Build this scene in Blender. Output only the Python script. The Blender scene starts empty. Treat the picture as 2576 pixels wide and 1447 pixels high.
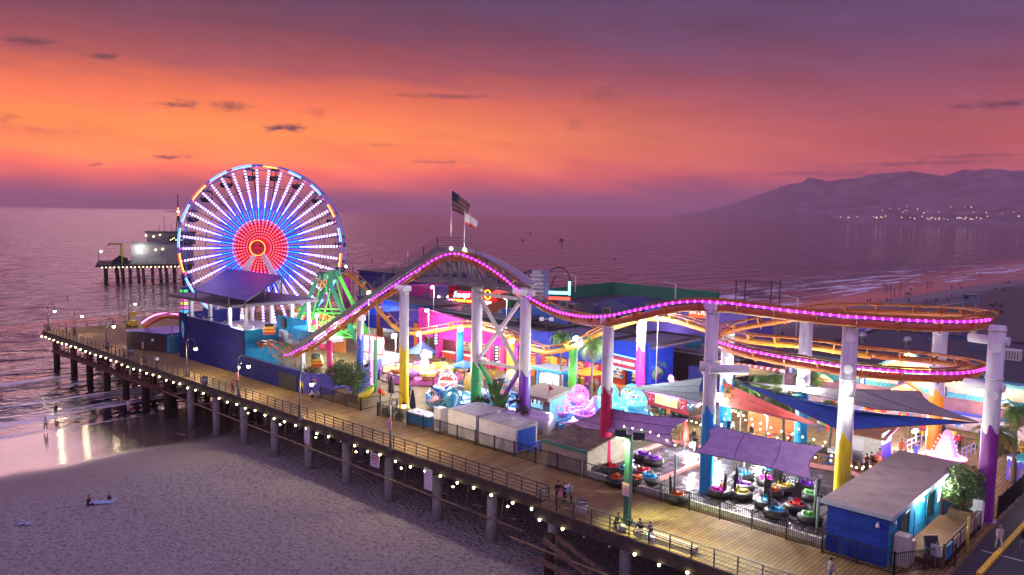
import bpy,bmesh,math,random
from mathutils import Vector,Matrix,Quaternion
random.seed(7)
PI = math.pi
SC = bpy.context.scene
COL = SC.collection

# ------------------------------------------------------------------ camera
# world frame: X runs along the pier towards the shore, Y across the pier away from the camera, deck top at z = 0
F,CX,CY,HC = 2004.0,1288.0,723.5,22.0
PITCH = math.atan(185.5 / F)
ROLL = 0.01566
CAM = Vector((38.598,-45.774,HC))
YAW = math.radians(43.0106)
cam_d = bpy.data.cameras.new('camera')
cam = bpy.data.objects.new('camera',cam_d)
COL.objects.link(cam)
cam_d.sensor_width = 36.0
cam_d.lens = 36.0 * F / 2576.0
cam_d.clip_start = 0.5
cam_d.clip_end = 200000
cam.matrix_world = (Matrix.Translation(CAM) @ Matrix.Rotation(YAW,4,'Z') @ Matrix.Rotation(PI / 2 - PITCH,4,'X')
     @ Matrix.Rotation(ROLL,4,'Z'))
SC.camera = cam
_M3 = cam.matrix_world.to_3x3()

def ray(px,py):
 return _M3 @ Vector(((px - CX) / F,-(py - CY) / F,-1.0))

def G(px,py,z=0.0):                       # survey helper: where a sight line meets the height z
 d = ray(px,py)
 return CAM + d * ((z - HC) / d.z)

def R(px,py,r):                           # ... at ground distance r
 d = ray(px,py)
 return CAM + d * (r / math.hypot(d.x,d.y))

def Dp(px,py,y):                          # ... in the upright plane Y = y
 d = ray(px,py)
 return CAM + d * ((y - CAM.y) / d.y)

def Sp(px,py,x):                          # ... in the upright plane X = x
 d = ray(px,py)
 return CAM + d * ((x - CAM.x) / d.x)

def Zat(px,py,p):
 d = ray(px,py)
 r = math.hypot(p[0] - CAM.x,p[1] - CAM.y)
 return (CAM + d * (r / math.hypot(d.x,d.y))).z

def rng(p):
 return math.hypot(p[0] - CAM.x,p[1] - CAM.y)

# ------------------------------------------------------------------ world (dusk sky)
def lin(c):
 return tuple(((v / 255.0) / 12.92 if v <= 10 else ((v / 255.0 + 0.055) / 1.055) ** 2.4) for v in c)

W = bpy.data.worlds.new("World")
SC.world = W
W.use_nodes = True
nt = W.node_tree
nt.nodes.clear()

class NT:
 def __init__(s,tree):
  s.t = tree

 def n(s,typ,**kw):
  nd = s.t.nodes.new(typ)
  for k,v in kw.items():
   setattr(nd,k,v)
  return nd

 def l(s,a,b):
  s.t.links.new(a,b)

 def math(s,op,a,b=None,c=None,clamp=False):
  nd = s.n('ShaderNodeMath',operation=op,use_clamp=clamp)
  for i,v in enumerate((a,b,c)):
   if v is None:
    continue
   if hasattr(v,'is_linked') or hasattr(v,'links'):
    s.l(v,nd.inputs[i])
   else:
    nd.inputs[i].default_value = v
  return nd.outputs[0]

 def ramp(s,fac,stops,interp='LINEAR'):
  nd = s.n('ShaderNodeValToRGB')
  nd.color_ramp.interpolation = interp
  e = nd.color_ramp.elements
  while len(e) < len(stops):
   e.new(0.5)
  for el,(p,c) in zip(e,stops):
   el.position = p
   el.color = (c[0],c[1],c[2],1)
  s.l(fac,nd.inputs[0])
  return nd.outputs[0]

 def mix(s,fac,a,b,blend='MIX'):
  nd = s.n('ShaderNodeMix',data_type='RGBA',blend_type=blend)
  for i,v in ((0,fac),(6,a),(7,b)):
   if hasattr(v,'links'):
    s.l(v,nd.inputs[i])
   elif i == 0:
    nd.inputs[0].default_value = v
   else:
    nd.inputs[i].default_value = (v[0],v[1],v[2],1)
  return nd.outputs[2]

def azel(px,py):
 d = ray(px,py).normalized()
 return math.atan2(d.y,d.x),math.asin(d.z)

AZ0 = azel(1288,538)[0]
w = NT(nt)
tc = w.n('ShaderNodeTexCoord')
sep = w.n('ShaderNodeSeparateXYZ')
w.l(tc.outputs['Generated'],sep.inputs[0])
el = w.math('ARCSINE',sep.outputs[2])
# azimuth to the right of the view's middle, in radians
ca,sa = math.cos(AZ0),math.sin(AZ0)
fwd = w.math('ADD',w.math('MULTIPLY',sep.outputs[0],ca),w.math('MULTIPLY',sep.outputs[1],sa))
rgt = w.math('ADD',w.math('MULTIPLY',sep.outputs[0],sa),w.math('MULTIPLY',sep.outputs[1],-ca))
az = w.math('ARCTAN2',rgt,fwd)
deg = PI / 180
# soft, stretched cloud texture moves the gradient about
comb = w.n('ShaderNodeCombineXYZ')
w.l(w.math('MULTIPLY',az,5.0),comb.inputs[0])
w.l(w.math('ADD',w.math('MULTIPLY',el,26.0),w.math('MULTIPLY',az,2.6)),comb.inputs[1])
nz = w.n('ShaderNodeTexNoise')
w.l(comb.outputs[0],nz.inputs['Vector'])
nz.inputs['Scale'].default_value = 1.0
nz.inputs['Detail'].default_value = 6
nz.inputs['Roughness'].default_value = 0.55
streak = w.math('SUBTRACT',nz.outputs[0],0.5)
comb2 = w.n('ShaderNodeCombineXYZ')
w.l(w.math('MULTIPLY',az,14.0),comb2.inputs[0])
w.l(w.math('ADD',w.math('MULTIPLY',el,90.0),w.math('MULTIPLY',az,5.0)),comb2.inputs[1])
nz2 = w.n('ShaderNodeTexNoise')
w.l(comb2.outputs[0],nz2.inputs['Vector'])
nz2.inputs['Scale'].default_value = 1.0
nz2.inputs['Detail'].default_value = 5
nz2.inputs['Roughness'].default_value = 0.6
fine = w.math('SUBTRACT',nz2.outputs[0],0.5)
el2 = w.math('ADD',el,w.math('ADD',w.math('MULTIPLY',streak,0.075),w.math('MULTIPLY',fine,0.022)))
fac = w.math('DIVIDE',w.math('ADD',el2,2 * deg),40 * deg,clamp=True)

def st(e,c,k=1.0):
 l = lin(c)
 return ((e + 2) / 40.0,(l[0] * k,l[1] * k,l[2] * k))

rampL = w.ramp(fac,[st(-2,(150,66,70),1.5),st(0.5,(182,72,66),1.7),st(1.5,(208,78,48),2.0),st(2.5,(230,88,36),2.4),st(3.8,(247,120,22),2.1),st(5.2,(249,130,28),1.75),
    st(7.4,(236,108,48),1.4),st(9.6,(176,78,74),1.05),st(12,(122,62,84),.95),st(15,(80,56,90),.9),st(20,(84,62,104),1.1),st(38,(120,100,160),1.8)])
rampR = w.ramp(fac,[st(-2,(98,62,96)),st(0.5,(116,68,100),1.2),st(1.5,(140,74,100),1.5),st(2.5,(180,78,82),1.6),st(3.8,(204,90,78),1.25),st(5.2,(202,92,82),1.1),
    st(7.4,(172,82,92),1.0),st(9.6,(138,74,100),.98),st(12,(106,70,108),.95),st(15,(88,70,112)),st(20,(86,72,124),1.1),st(38,(120,100,160),1.8)])
side = w.n('ShaderNodeMapRange',interpolation_type='SMOOTHSTEP')
w.l(az,side.inputs[0])
side.inputs[1].default_value = -0.3
side.inputs[2].default_value = 0.45
sky = w.mix(side.outputs[0],rampL,rampR)
# away from the sunset, behind the camera, the sky is a plain lavender
back = w.n('ShaderNodeMapRange',interpolation_type='SMOOTHSTEP')
w.l(w.math('ABSOLUTE',az),back.inputs[0])
back.inputs[1].default_value = 0.9
back.inputs[2].default_value = 2.2
SKY_BACK = (0.60,0.42,0.84)
sky = w.mix(back.outputs[0],sky,SKY_BACK)
# bright and dark veils
veil = w.n('ShaderNodeMapRange')
w.l(streak,veil.inputs[0])
veil.inputs[1].default_value = -0.2
veil.inputs[2].default_value = 0.2
veil.inputs[3].default_value = 0.74
veil.inputs[4].default_value = 1.2
vc = w.n('ShaderNodeVectorMath',operation='SCALE')
w.l(sky,vc.inputs[0])
w.l(veil.outputs[0],vc.inputs['Scale'])
sky = vc.outputs[0]
# the small dark clouds
comb3 = w.n('ShaderNodeCombineXYZ')
w.l(w.math('MULTIPLY',az,70.0),comb3.inputs[0])
w.l(w.math('MULTIPLY',el,160.0),comb3.inputs[1])
nz3 = w.n('ShaderNodeTexNoise')
w.l(comb3.outputs[0],nz3.inputs['Vector'])
nz3.inputs['Scale'].default_value = 1.0
nz3.inputs['Detail'].default_value = 7
nz3.inputs['Roughness'].default_value = 0.62
puff = w.math('MULTIPLY',w.math('SUBTRACT',nz3.outputs[0],0.5),3.2)
mask = None
for (px,py,hw,hh,amp) in [(72,103,62,13,.75),(258,141,44,13,.85),(442,262,64,12,.75),(580,268,62,16,.7),(722,321,66,13,1.0),(428,396,46,7,1.0),
    (240,414,18,5,.9),(795,283,50,14,.35),(1520,235,80,26,.3),(1120,242,150,8,.5),(1445,318,26,22,.3),(2520,262,110,11,.75),(2300,412,190,7,.6),
    (2460,392,150,6,.5),(2050,436,160,7,.45),(20,296,40,14,.45),(120,326,150,12,.3),(1100,408,110,5,.5),(950,365,80,5,.4),(2130,440,130,6,.5)]:
 a,e = azel(px,py)
 a = -(a - AZ0)
 dx = w.math('DIVIDE',w.math('SUBTRACT',az,a),hw / F)
 dy = w.math('DIVIDE',w.math('SUBTRACT',el,w.math('ADD',e,w.math('MULTIPLY',dx,0.0012))),hh / F)
 rr = w.math('SQRT',w.math('ADD',w.math('MULTIPLY',dx,dx),w.math('MULTIPLY',dy,dy)))
 m = w.math('MULTIPLY',w.math('SUBTRACT',w.math('ADD',1.0,puff),rr,clamp=True),amp)
 mask = m if mask is None else w.math('MAXIMUM',mask,m)
front = w.math('GREATER_THAN',fwd,0.0)
mask = w.math('MULTIPLY',w.math('MULTIPLY',mask,front),1.0,clamp=True)
sky = w.mix(mask,sky,lin((70,40,56)))
# a thin share of the physical sky model, sun just on the horizon out to sea
nish = w.n('ShaderNodeTexSky',sky_type='NISHITA',sun_disc=False)
nish.sun_elevation = math.radians(1.0)
SUN_AZ = azel(430,430)[0]
nish.sun_rotation = PI / 2 - SUN_AZ
bg = w.n('ShaderNodeBackground')
w.l(sky,bg.inputs[0])
bg.inputs[1].default_value = 1.0
bg2 = w.n('ShaderNodeBackground')
w.l(nish.outputs[0],bg2.inputs[0])
bg2.inputs[1].default_value = 0.008
add = w.n('ShaderNodeAddShader')
w.l(bg.outputs[0],add.inputs[0])
w.l(bg2.outputs[0],add.inputs[1])
out = w.n('ShaderNodeOutputWorld')
w.l(add.outputs[0],out.inputs[0])

# one soft sun: the afterglow from the sea side
sd = bpy.data.lights.new('sun','SUN')
sd.energy = 0.34
sd.angle = math.radians(24)
sd.color = (1.0,0.60,0.68)
so = bpy.data.objects.new('sun',sd)
COL.objects.link(so)
SUN_EL = math.radians(14)
_sv = Vector((math.cos(SUN_AZ) * math.cos(SUN_EL),math.sin(SUN_AZ) * math.cos(SUN_EL),math.sin(SUN_EL)))
so.rotation_euler = _sv.to_track_quat('Z','Y').to_euler()

LAMP_GAIN = 1.35
HAZE_D = 0.000078
SC.view_settings.view_transform = 'Standard'
SC.view_settings.look = 'None'
SC.view_settings.exposure = 0.0
SC.view_settings.gamma = 1.0
SC.cycles.use_denoising = True
SC.cycles.max_bounces = 6
SC.cycles.diffuse_bounces = 2
SC.cycles.glossy_bounces = 3
SC.cycles.transmission_bounces = 3
SC.cycles.transparent_max_bounces = 6
SC.cycles.volume_bounces = 3
SC.cycles.sample_clamp_indirect = 4.0
SC.cycles.caustics_reflective = False
SC.cycles.caustics_refractive = False

# ------------------------------------------------------------------ materials
_mats = {}

def M(name,rgb,rough=0.6,metal=0.0,es=0.0,emit=None,var=0.12,bump=0.0,scale=3.0,alpha=1.0,spec=0.5,trans=0.0,streak=0.0):
 """rgb in 0..1 linear; es > 0 makes it a lamp"""
 if name in _mats:
  return _mats[name]
 m = bpy.data.materials.new(name)
 m.use_nodes = True
 t = NT(m.node_tree)
 b = m.node_tree.nodes['Principled BSDF']
 b.inputs['Roughness'].default_value = rough
 b.inputs['Metallic'].default_value = metal
 b.inputs['Specular IOR Level'].default_value = spec
 if es > 0:
  e = emit or rgb
  b.inputs['Emission Color'].default_value = (e[0],e[1],e[2],1)
  b.inputs['Emission Strength'].default_value = es
  b.inputs['Base Color'].default_value = (rgb[0] * .6,rgb[1] * .6,rgb[2] * .6,1)
 elif var > 0:
  tcn = t.n('ShaderNodeTexCoord')
  n1 = t.n('ShaderNodeTexNoise')
  n1.inputs['Scale'].default_value = scale
  n1.inputs['Detail'].default_value = 8
  n1.inputs['Roughness'].default_value = 0.65
  t.l(tcn.outputs['Object'],n1.inputs['Vector'])
  if streak > 0:      # runs of rust and dirt down the paint
   mp = t.n('ShaderNodeMapping')
   mp.inputs['Scale'].default_value = (1,1,streak)
   t.l(tcn.outputs['Object'],mp.inputs[0])
   t.l(mp.outputs[0],n1.inputs['Vector'])
  lo = tuple(max(0,c * (1 - 2.2 * var)) for c in rgb)
  hi = tuple(min(1,c * (1 + 1.2 * var)) for c in rgb)
  c = t.ramp(n1.outputs[0],[(0.3,lo),(0.5,rgb),(0.72,hi)])
  t.l(c,b.inputs['Base Color'])
  if bump > 0:
   bp = t.n('ShaderNodeBump')
   bp.inputs['Strength'].default_value = bump
   bp.inputs['Distance'].default_value = 0.05
   t.l(n1.outputs[0],bp.inputs['Height'])
   t.l(bp.outputs[0],b.inputs['Normal'])
 else:
  b.inputs['Base Color'].default_value = (rgb[0],rgb[1],rgb[2],1)
 b.inputs['Alpha'].default_value = alpha
 b.inputs['Transmission Weight'].default_value = trans
 _mats[name] = m
 return m

def boards(name,c1,c2,gap,width=0.25,length=5.0,rough=0.75,axis='Y',bump=0.4,space='Object',seam=0.012):
 """planks, siding or panels: long boards running along an axis, each board its own tone"""
 if name in _mats:
  return _mats[name]
 m = bpy.data.materials.new(name)
 m.use_nodes = True
 t = NT(m.node_tree)
 b = m.node_tree.nodes['Principled BSDF']
 b.inputs['Roughness'].default_value = rough
 b.inputs['Specular IOR Level'].default_value = .15
 tcn = t.n('ShaderNodeTexCoord')
 mp = t.n('ShaderNodeMapping')
 t.l(tcn.outputs[space],mp.inputs[0])
 sx = {'X': (0,0,0),'Y': (0,0,PI / 2),'Z': (PI / 2,0,0),'ZX': (0,PI / 2,0),'V': (PI / 2,PI / 2,0)}[axis]
 mp.inputs['Rotation'].default_value = sx
 br = t.n('ShaderNodeTexBrick')
 t.l(mp.outputs[0],br.inputs['Vector'])
 br.inputs['Scale'].default_value = 1.0
 br.inputs['Brick Width'].default_value = length
 br.inputs['Row Height'].default_value = width
 br.inputs['Mortar Size'].default_value = seam
 br.inputs['Mortar Smooth'].default_value = 0.2
 br.inputs['Color1'].default_value = (*c1,1)
 br.inputs['Color2'].default_value = (*c2,1)
 br.inputs['Mortar'].default_value = (*gap,1)
 n1 = t.n('ShaderNodeTexNoise')
 n1.inputs['Scale'].default_value = 0.7
 n1.inputs['Detail'].default_value = 9
 n1.inputs['Roughness'].default_value = 0.7
 t.l(tcn.outputs[space],n1.inputs['Vector'])
 dirt = t.ramp(n1.outputs[0],[(0.32,(.5,.48,.46)),(0.6,(1,1,1)),(0.8,(1.15,1.12,1.08))])
 t.l(t.mix(0.8,br.outputs[0],dirt,'MULTIPLY'),b.inputs['Base Color'])
 bp = t.n('ShaderNodeBump')
 bp.inputs['Strength'].default_value = bump
 bp.inputs['Distance'].default_value = 0.03
 t.l(t.math('SUBTRACT',1.0,br.outputs[1]),bp.inputs['Height'])
 t.l(bp.outputs[0],b.inputs['Normal'])
 _mats[name] = m
 return m

# ------------------------------------------------------------------ mesh building
class MB:
 def __init__(s):
  s.v,s.f,s.m,s.sm = [],[],[],[]

 def add(s,vs,fs,mi=0,smooth=False):
  o = len(s.v)
  s.v += [tuple(p) for p in vs]
  for f in fs:
   s.f.append(tuple(i + o for i in f))
   s.m.append(mi)
   s.sm.append(smooth)
  return s

 def box(s,c,size,rz=0.0,mi=0,rot=None,top=1.0):
  hx,hy,hz = size[0] / 2,size[1] / 2,size[2] / 2
  mt = rot if rot is not None else Matrix.Rotation(rz,3,'Z')
  vs = []
  for z,k in ((-hz,1),(hz,top)):
   for x,y in ((-hx,-hy),(hx,-hy),(hx,hy),(-hx,hy)):
    vs.append(Vector(c) + mt @ Vector((x * k,y * k,z)))
  s.add(vs,[(3,2,1,0),(4,5,6,7),(0,1,5,4),(1,2,6,5),(2,3,7,6),(3,0,4,7)],mi)
  return s

 def span(s,lo,hi,mi=0):
  return s.box([(a + b) / 2 for a,b in zip(lo,hi)],[b - a for a,b in zip(lo,hi)],mi=mi)

 def bar(s,p,q,wd,h=None,mi=0,up=(0,0,1)):
  p,q = Vector(p),Vector(q)
  h = h or wd
  d = q - p
  L = d.length
  if L < 1e-6:
   return s
  d /= L
  upv = Vector(up)
  if abs(d.dot(upv)) > 0.98:
   upv = Vector((1,0,0))
  x = d.cross(upv).normalized()
  z = x.cross(d)
  return s.box((p + q) / 2,(wd,L,h),mi=mi,rot=Matrix((x,d,z)).transposed())

 def cyl(s,p,q,r,r2=None,n=10,mi=0,caps=True):
  return s.tube([p,q],[r,r if r2 is None else r2],n,mi,caps=caps)

 def tube(s,path,r,n=8,mi=0,closed=False,caps=True):
  P = [Vector(a) for a in path]
  N = len(P)
  rr = r if isinstance(r,(list,tuple)) else [r] * N
  ref = None
  vs = []
  for i in range(N):
   if closed:
    d = P[(i + 1) % N] - P[i - 1]
   else:
    d = P[min(i + 1,N - 1)] - P[max(i - 1,0)]
   d.normalize()
   if ref is None:
    ref = Vector((0,0,1)) if abs(d.z) < 0.9 else Vector((1,0,0))
   x = d.cross(ref)
   if x.length < 1e-4:
    x = d.orthogonal()
   x.normalize()
   y = x.cross(d)
   ref = y if abs(d.z) >= 0.9 else ref
   for k in range(n):
    a = 2 * PI * k / n
    vs.append(P[i] + (x * math.cos(a) + y * math.sin(a)) * rr[i])
  fs = []
  for i in range(N if closed else N - 1):
   j = (i + 1) % N
   for k in range(n):
    k2 = (k + 1) % n
    fs.append((i * n + k,i * n + k2,j * n + k2,j * n + k))
  s.add(vs,fs,mi,True)
  if caps and not closed:
   o = len(s.v) - N * n
   s.f.append(tuple(o + k for k in range(n - 1,-1,-1)))
   s.f.append(tuple(o + (N - 1) * n + k for k in range(n)))
   s.m += [mi,mi]
   s.sm += [False,False]
  return s

 def lathe(s,c,prof,n=16,mi=0,smooth=True,a0=0.0,a1=2 * PI,sx=1.0,sy=1.0,rot=None):
  c = Vector(c)
  full = abs(a1 - a0 - 2 * PI) < 1e-6
  k = n if full else n + 1
  vs = []
  for r,z in prof:
   for i in range(k):
    a = a0 + (a1 - a0) * i / n
    q = Vector((r * math.cos(a) * sx,r * math.sin(a) * sy,z))
    vs.append(c + (rot @ q if rot is not None else q))
  fs = []
  for j in range(len(prof) - 1):
   for i in range(n):
    i2 = (i + 1) % k
    fs.append((j * k + i,j * k + i2,(j + 1) * k + i2,(j + 1) * k + i))
  return s.add(vs,fs,mi,smooth)

 def ball(s,c,r,n=10,mi=0,sc=(1,1,1),rot=None):
  m = max(4,n // 2)
  prof = [(max(1e-4,r * math.sin(PI * j / m)) ,-r * math.cos(PI * j / m) * sc[2]) for j in range(m + 1)]
  return s.lathe(c,prof,n,mi,True,sx=sc[0],sy=sc[1],rot=rot)

 def prism(s,poly,lo,hi,axis='Z',mi=0):
  """extrude a 2-D outline between lo and hi along an axis (Z: xy outline, Y: xz outline, X: yz outline)"""
  def P(a,b,t):
   return {'Z': (a,b,t),'Y': (a,t,b),'X': (t,a,b)}[axis]
  n = len(poly)
  vs = [P(a,b,lo) for a,b in poly] + [P(a,b,hi) for a,b in poly]
  fs = [tuple(range(n - 1,-1,-1)),tuple(range(n,2 * n))] + [(i,(i + 1) % n,n + (i + 1) % n,n + i) for i in range(n)]
  return s.add(vs,fs,mi)

 def slab(s,quad,t,mi=0):
  """a flat sheet given by its corners, thickened by t along its normal"""
  q = [Vector(a) for a in quad]
  nrm = (q[1] - q[0]).cross(q[2] - q[0]).normalized()
  n = len(q)
  vs = q + [a - nrm * t for a in q]
  fs = [tuple(range(n)),tuple(range(2 * n - 1,n - 1,-1))] + [(i,n + i,n + (i + 1) % n,(i + 1) % n) for i in range(n)]
  return s.add(vs,fs,mi)

 def build(s,name,mats,parent=None,off=None):
  me = bpy.data.meshes.new(name)
  o = Vector(off) if off is not None else (parent_origin(parent) if parent else Vector((0,0,0)))
  me.from_pydata([(x - o.x,y - o.y,z - o.z) for x,y,z in s.v],[],s.f)
  if not isinstance(mats,(list,tuple)):
   mats = [mats]
  for m in mats:
   me.materials.append(m)
  me.polygons.foreach_set('material_index',s.m)
  me.polygons.foreach_set('use_smooth',s.sm)
  me.update()
  bm = bmesh.new()
  bm.from_mesh(me)
  bmesh.ops.recalc_face_normals(bm,faces=bm.faces)
  bm.to_mesh(me)
  bm.free()
  ob = bpy.data.objects.new(name,me)
  COL.objects.link(ob)
  if parent:
   ob.parent = parent
  elif off is not None:
   ob.location = o
  return ob

def parent_origin(p):
 o = Vector((0,0,0))
 while p is not None:
  o += Vector(p.location)
  p = p.parent
 return o

def tag(o,label=None,cat=None,group=None,kind=None):
 if label:
  o['label'] = label
 if cat:
  o['category'] = cat
 if group:
  o['group'] = group
 if kind:
  o['kind'] = kind
 return o

def thing(name,label,cat,loc=(0,0,0),rz=0.0,group=None,kind=None):
 o = bpy.data.objects.new(name,None)
 o.empty_display_size = 0.5
 COL.objects.link(o)
 o.location = loc
 o.rotation_euler = (0,0,rz)
 return tag(o,label,cat,group,kind)

def part(name,mb,mats,parent,label=None):
 o = mb.build(name,mats,parent)
 if label:
  o['label'] = label
 return o

def copy_tree(o,parent=None,mats=None):
 c = o.copy()
 COL.objects.link(c)
 c.parent = parent
 for ch in list(o.children):
  copy_tree(ch,c)
 return c

def dup(root,loc,rz=None,label=None,group=None,scale=None):
 c = copy_tree(root)
 c.location = loc
 if rz is not None:
  c.rotation_euler = (0,0,rz)
 if label:
  c['label'] = label
 if group:
  c['group'] = group
 if scale:
  c.scale = (scale,) * 3 if not isinstance(scale,(tuple,list)) else scale
 return c

def recolor(o,slot,mat):
 o.material_slots[slot].link = 'OBJECT'
 o.material_slots[slot].material = mat

def child(root,name):
 for c in root.children:
  if c.name.split('.')[0] == name:
   return c

def lamp(kind,loc,power,color=(1,1,1),size=0.2,parent=None,aim=None,spot=1.4,blend=0.6):
 d = bpy.data.lights.new('lamp_light',kind)
 d.energy = power * LAMP_GAIN
 d.color = color
 if kind == 'SPOT':
  d.spot_size = spot
  d.spot_blend = blend
  d.shadow_soft_size = size
 elif kind == 'POINT':
  d.shadow_soft_size = size
 o = bpy.data.objects.new('lamp_light',d)
 COL.objects.link(o)
 if aim is not None:
  v = Vector(loc) - Vector(aim)
  o.rotation_euler = v.to_track_quat('Z','Y').to_euler()
 o.location = Vector(loc) - (parent_origin(parent) if parent else Vector((0,0,0)))
 if parent:
  o.parent = parent
 return o

def text(name,body,size,mat,parent,loc,rot=(PI / 2,0,0),extrude=0.02,align='CENTER',shear=0.0,sx=1.0):
 cu = bpy.data.curves.new(name,'FONT')
 cu.body = body
 cu.size = size
 cu.extrude = extrude
 cu.align_x = align
 cu.align_y = 'CENTER'
 cu.shear = shear
 cu.resolution_u = 2
 tmp = bpy.data.objects.new(name + '_t',cu)
 COL.objects.link(tmp)
 dg = bpy.context.evaluated_depsgraph_get()
 me = bpy.data.meshes.new_from_object(tmp.evaluated_get(dg))
 bpy.data.objects.remove(tmp)
 me.name = name
 me.materials.clear()
 me.materials.append(mat)
 o = bpy.data.objects.new(name,me)
 COL.objects.link(o)
 o.rotation_euler = rot
 o.scale = (sx,1,1)
 o.location = Vector(loc) - (parent_origin(parent) if parent else Vector((0,0,0)))
 if parent:
  o.parent = parent
 return o

def catmull(pts,n=6,closed=False):
 P = [Vector(p) for p in pts]
 N = len(P)
 res = []
 for i in range(N if closed else N - 1):
  p0 = P[i - 1] if (i > 0 or closed) else P[0] * 2 - P[1]
  p1,p2 = P[i],P[(i + 1) % N]
  p3 = P[(i + 2) % N] if (i + 2 < N or closed) else P[-1] * 2 - P[-2]
  for k in range(n):
   t = k / n
   res.append(0.5 * ((2 * p1) + (p2 - p0) * t + (2 * p0 - 5 * p1 + 4 * p2 - p3) * t * t + (3 * p1 - p0 - 3 * p2 + p3) * t ** 3))
 if not closed:
  res.append(P[-1])
 return res

def resample(path,step):
 out,acc = [path[0].copy()],0.0
 for a,b in zip(path,path[1:]):
  L = (b - a).length
  while L > 1e-9 and acc + L >= step:
   t = (step - acc) / L
   a = a + (b - a) * t
   out.append(a.copy())
   L = (b - a).length
   acc = 0.0
  acc += L
 return out

# common materials
BLACK = M('black_steel',(.012,.012,.014),.5)
DGREY = M('dark_grey',(.04,.04,.045),.6)
STEEL = M('grey_steel',(.22,.22,.24),.45,.3)
WHITE = M('white_paint',(.72,.72,.72),.5,var=.03)
OFFW = M('off_white',(.62,.6,.55),.7)
CYAN = M('cyan_paint',(.02,.33,.62),.5)
BLUE = M('blue_paint',(.015,.07,.42),.5)
NAVY = boards('navy_siding',(.009,.013,.13),(.012,.017,.155),(.004,.006,.06),.2,40,.7,'Z',.5)
RED = M('red_paint',(.55,.02,.02),.45)
YEL = M('yellow_paint',(.72,.5,.02),.45)
GREEN = M('green_paint',(.05,.5,.05),.45)
PURP = M('purple_paint',(.17,.025,.36),.45)
PINK = M('pink_paint',(.72,.03,.25),.5)
MAG = M('magenta_paint',(.62,.02,.38),.5)
ORANGE = M('orange_paint',(.72,.2,.02),.5)
WOOD = M('weathered_wood',(.16,.1,.06),.8,var=.3,bump=.3)
BULB = M('warm_bulb',(1,.86,.5),es=26,emit=(1,.84,.42))
FLOOD = M('white_flood',(1,.97,.92),es=60,emit=(1,.98,.95))
LED = M('magenta_led',(.9,.1,1),es=9,emit=(.75,.06,1))
PINKG = M('pink_glow',(1,.15,.6),es=4,emit=(1,.1,.55))
# ================================================================== SETTING
import numpy as np

def grid_mesh(name,xs,ys,zf,mat,smooth=True):
 nx,ny = len(xs),len(ys)
 vs = [(x,y,zf(x,y)) for y in ys for x in xs]
 fs = [(j * nx + i,j * nx + i + 1,(j + 1) * nx + i + 1,(j + 1) * nx + i) for j in range(ny - 1) for i in range(nx - 1)]
 me = bpy.data.meshes.new(name)
 me.from_pydata(vs,[],fs)
 me.materials.append(mat)
 me.polygons.foreach_set('use_smooth',[smooth] * len(fs))
 o = bpy.data.objects.new(name,me)
 COL.objects.link(o)
 return o

def shore(y):
 return 0.00027 * (y - 200) ** 2 if y > 200 else 0.0

SEA = -7.0

def zbeach(x,y):
 x -= shore(y)
 pts = [(-400,-12),(-110,-8.4),(-76,-7.04),(-61,-6.78),(-49,-6.25),(-30,-6.0),(0,-5.8),(80,-5.5),(600,-4)]
 for (a,za),(b,zb) in zip(pts,pts[1:]):
  if x <= b:
   t = max(0,(x - a) / (b - a))
   return za + (zb - za) * t
 return -4

# --- sand
ms = bpy.data.materials.new('sand')
ms.use_nodes = True
t = NT(ms.node_tree)
b = ms.node_tree.nodes['Principled BSDF']
geo = t.n('ShaderNodeNewGeometry')
sx = t.n('ShaderNodeSeparateXYZ')
t.l(geo.outputs['Position'],sx.inputs[0])
nb = t.n('ShaderNodeTexNoise')
nb.inputs['Scale'].default_value = 0.12
nb.inputs['Detail'].default_value = 7
t.l(geo.outputs['Position'],nb.inputs['Vector'])
zz = t.math('ADD',sx.outputs[2],t.math('MULTIPLY',t.math('SUBTRACT',nb.outputs[0],.5),.16))

def mr(fr,a,b2,lo=0.0,hi=1.0,smooth=True):
 nd = t.n('ShaderNodeMapRange',interpolation_type='SMOOTHSTEP' if smooth else 'LINEAR')
 t.l(fr,nd.inputs[0])
 for i,v in zip((1,2,3,4),(a,b2,lo,hi)):
  nd.inputs[i].default_value = v
 return nd.outputs[0]

wet = mr(zz,-6.66,-6.42,1,0)
dry = mr(zz,-6.28,-6.12)
foot = t.n('ShaderNodeTexNoise')
mpf = t.n('ShaderNodeMapping')
t.l(geo.outputs['Position'],mpf.inputs[0])
mpf.inputs['Scale'].default_value = (1.0,1.0,1.0)
t.l(mpf.outputs[0],foot.inputs['Vector'])
foot.inputs['Scale'].default_value = 2.7
foot.inputs['Detail'].default_value = 5
foot.inputs['Roughness'].default_value = .62
vor = t.n('ShaderNodeTexVoronoi')
vor.inputs['Scale'].default_value = 2.4
t.l(mpf.outputs[0],vor.inputs['Vector'])
rip = t.n('ShaderNodeTexNoise')
mpr = t.n('ShaderNodeMapping')
t.l(geo.outputs['Position'],mpr.inputs[0])
mpr.inputs['Scale'].default_value = (3.0,.35,1)
t.l(mpr.outputs[0],rip.inputs['Vector'])
rip.inputs['Scale'].default_value = 1.0
rip.inputs['Detail'].default_value = 3
hgt = t.math('ADD',t.math('MULTIPLY',t.math('ADD',foot.outputs[0],t.math('MULTIPLY',vor.outputs[0],.55)),t.math('ADD',t.math('MULTIPLY',dry,1.3),0.014)),
    t.math('MULTIPLY',t.math('MULTIPLY',rip.outputs[0],wet),.035))
grain = t.n('ShaderNodeTexNoise')
grain.inputs['Scale'].default_value = 5
grain.inputs['Detail'].default_value = 6
t.l(geo.outputs['Position'],grain.inputs['Vector'])
dryc = t.ramp(grain.outputs[0],[(.3,(.27,.235,.25)),(.5,(.37,.325,.345)),(.7,(.47,.42,.44))])
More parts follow.
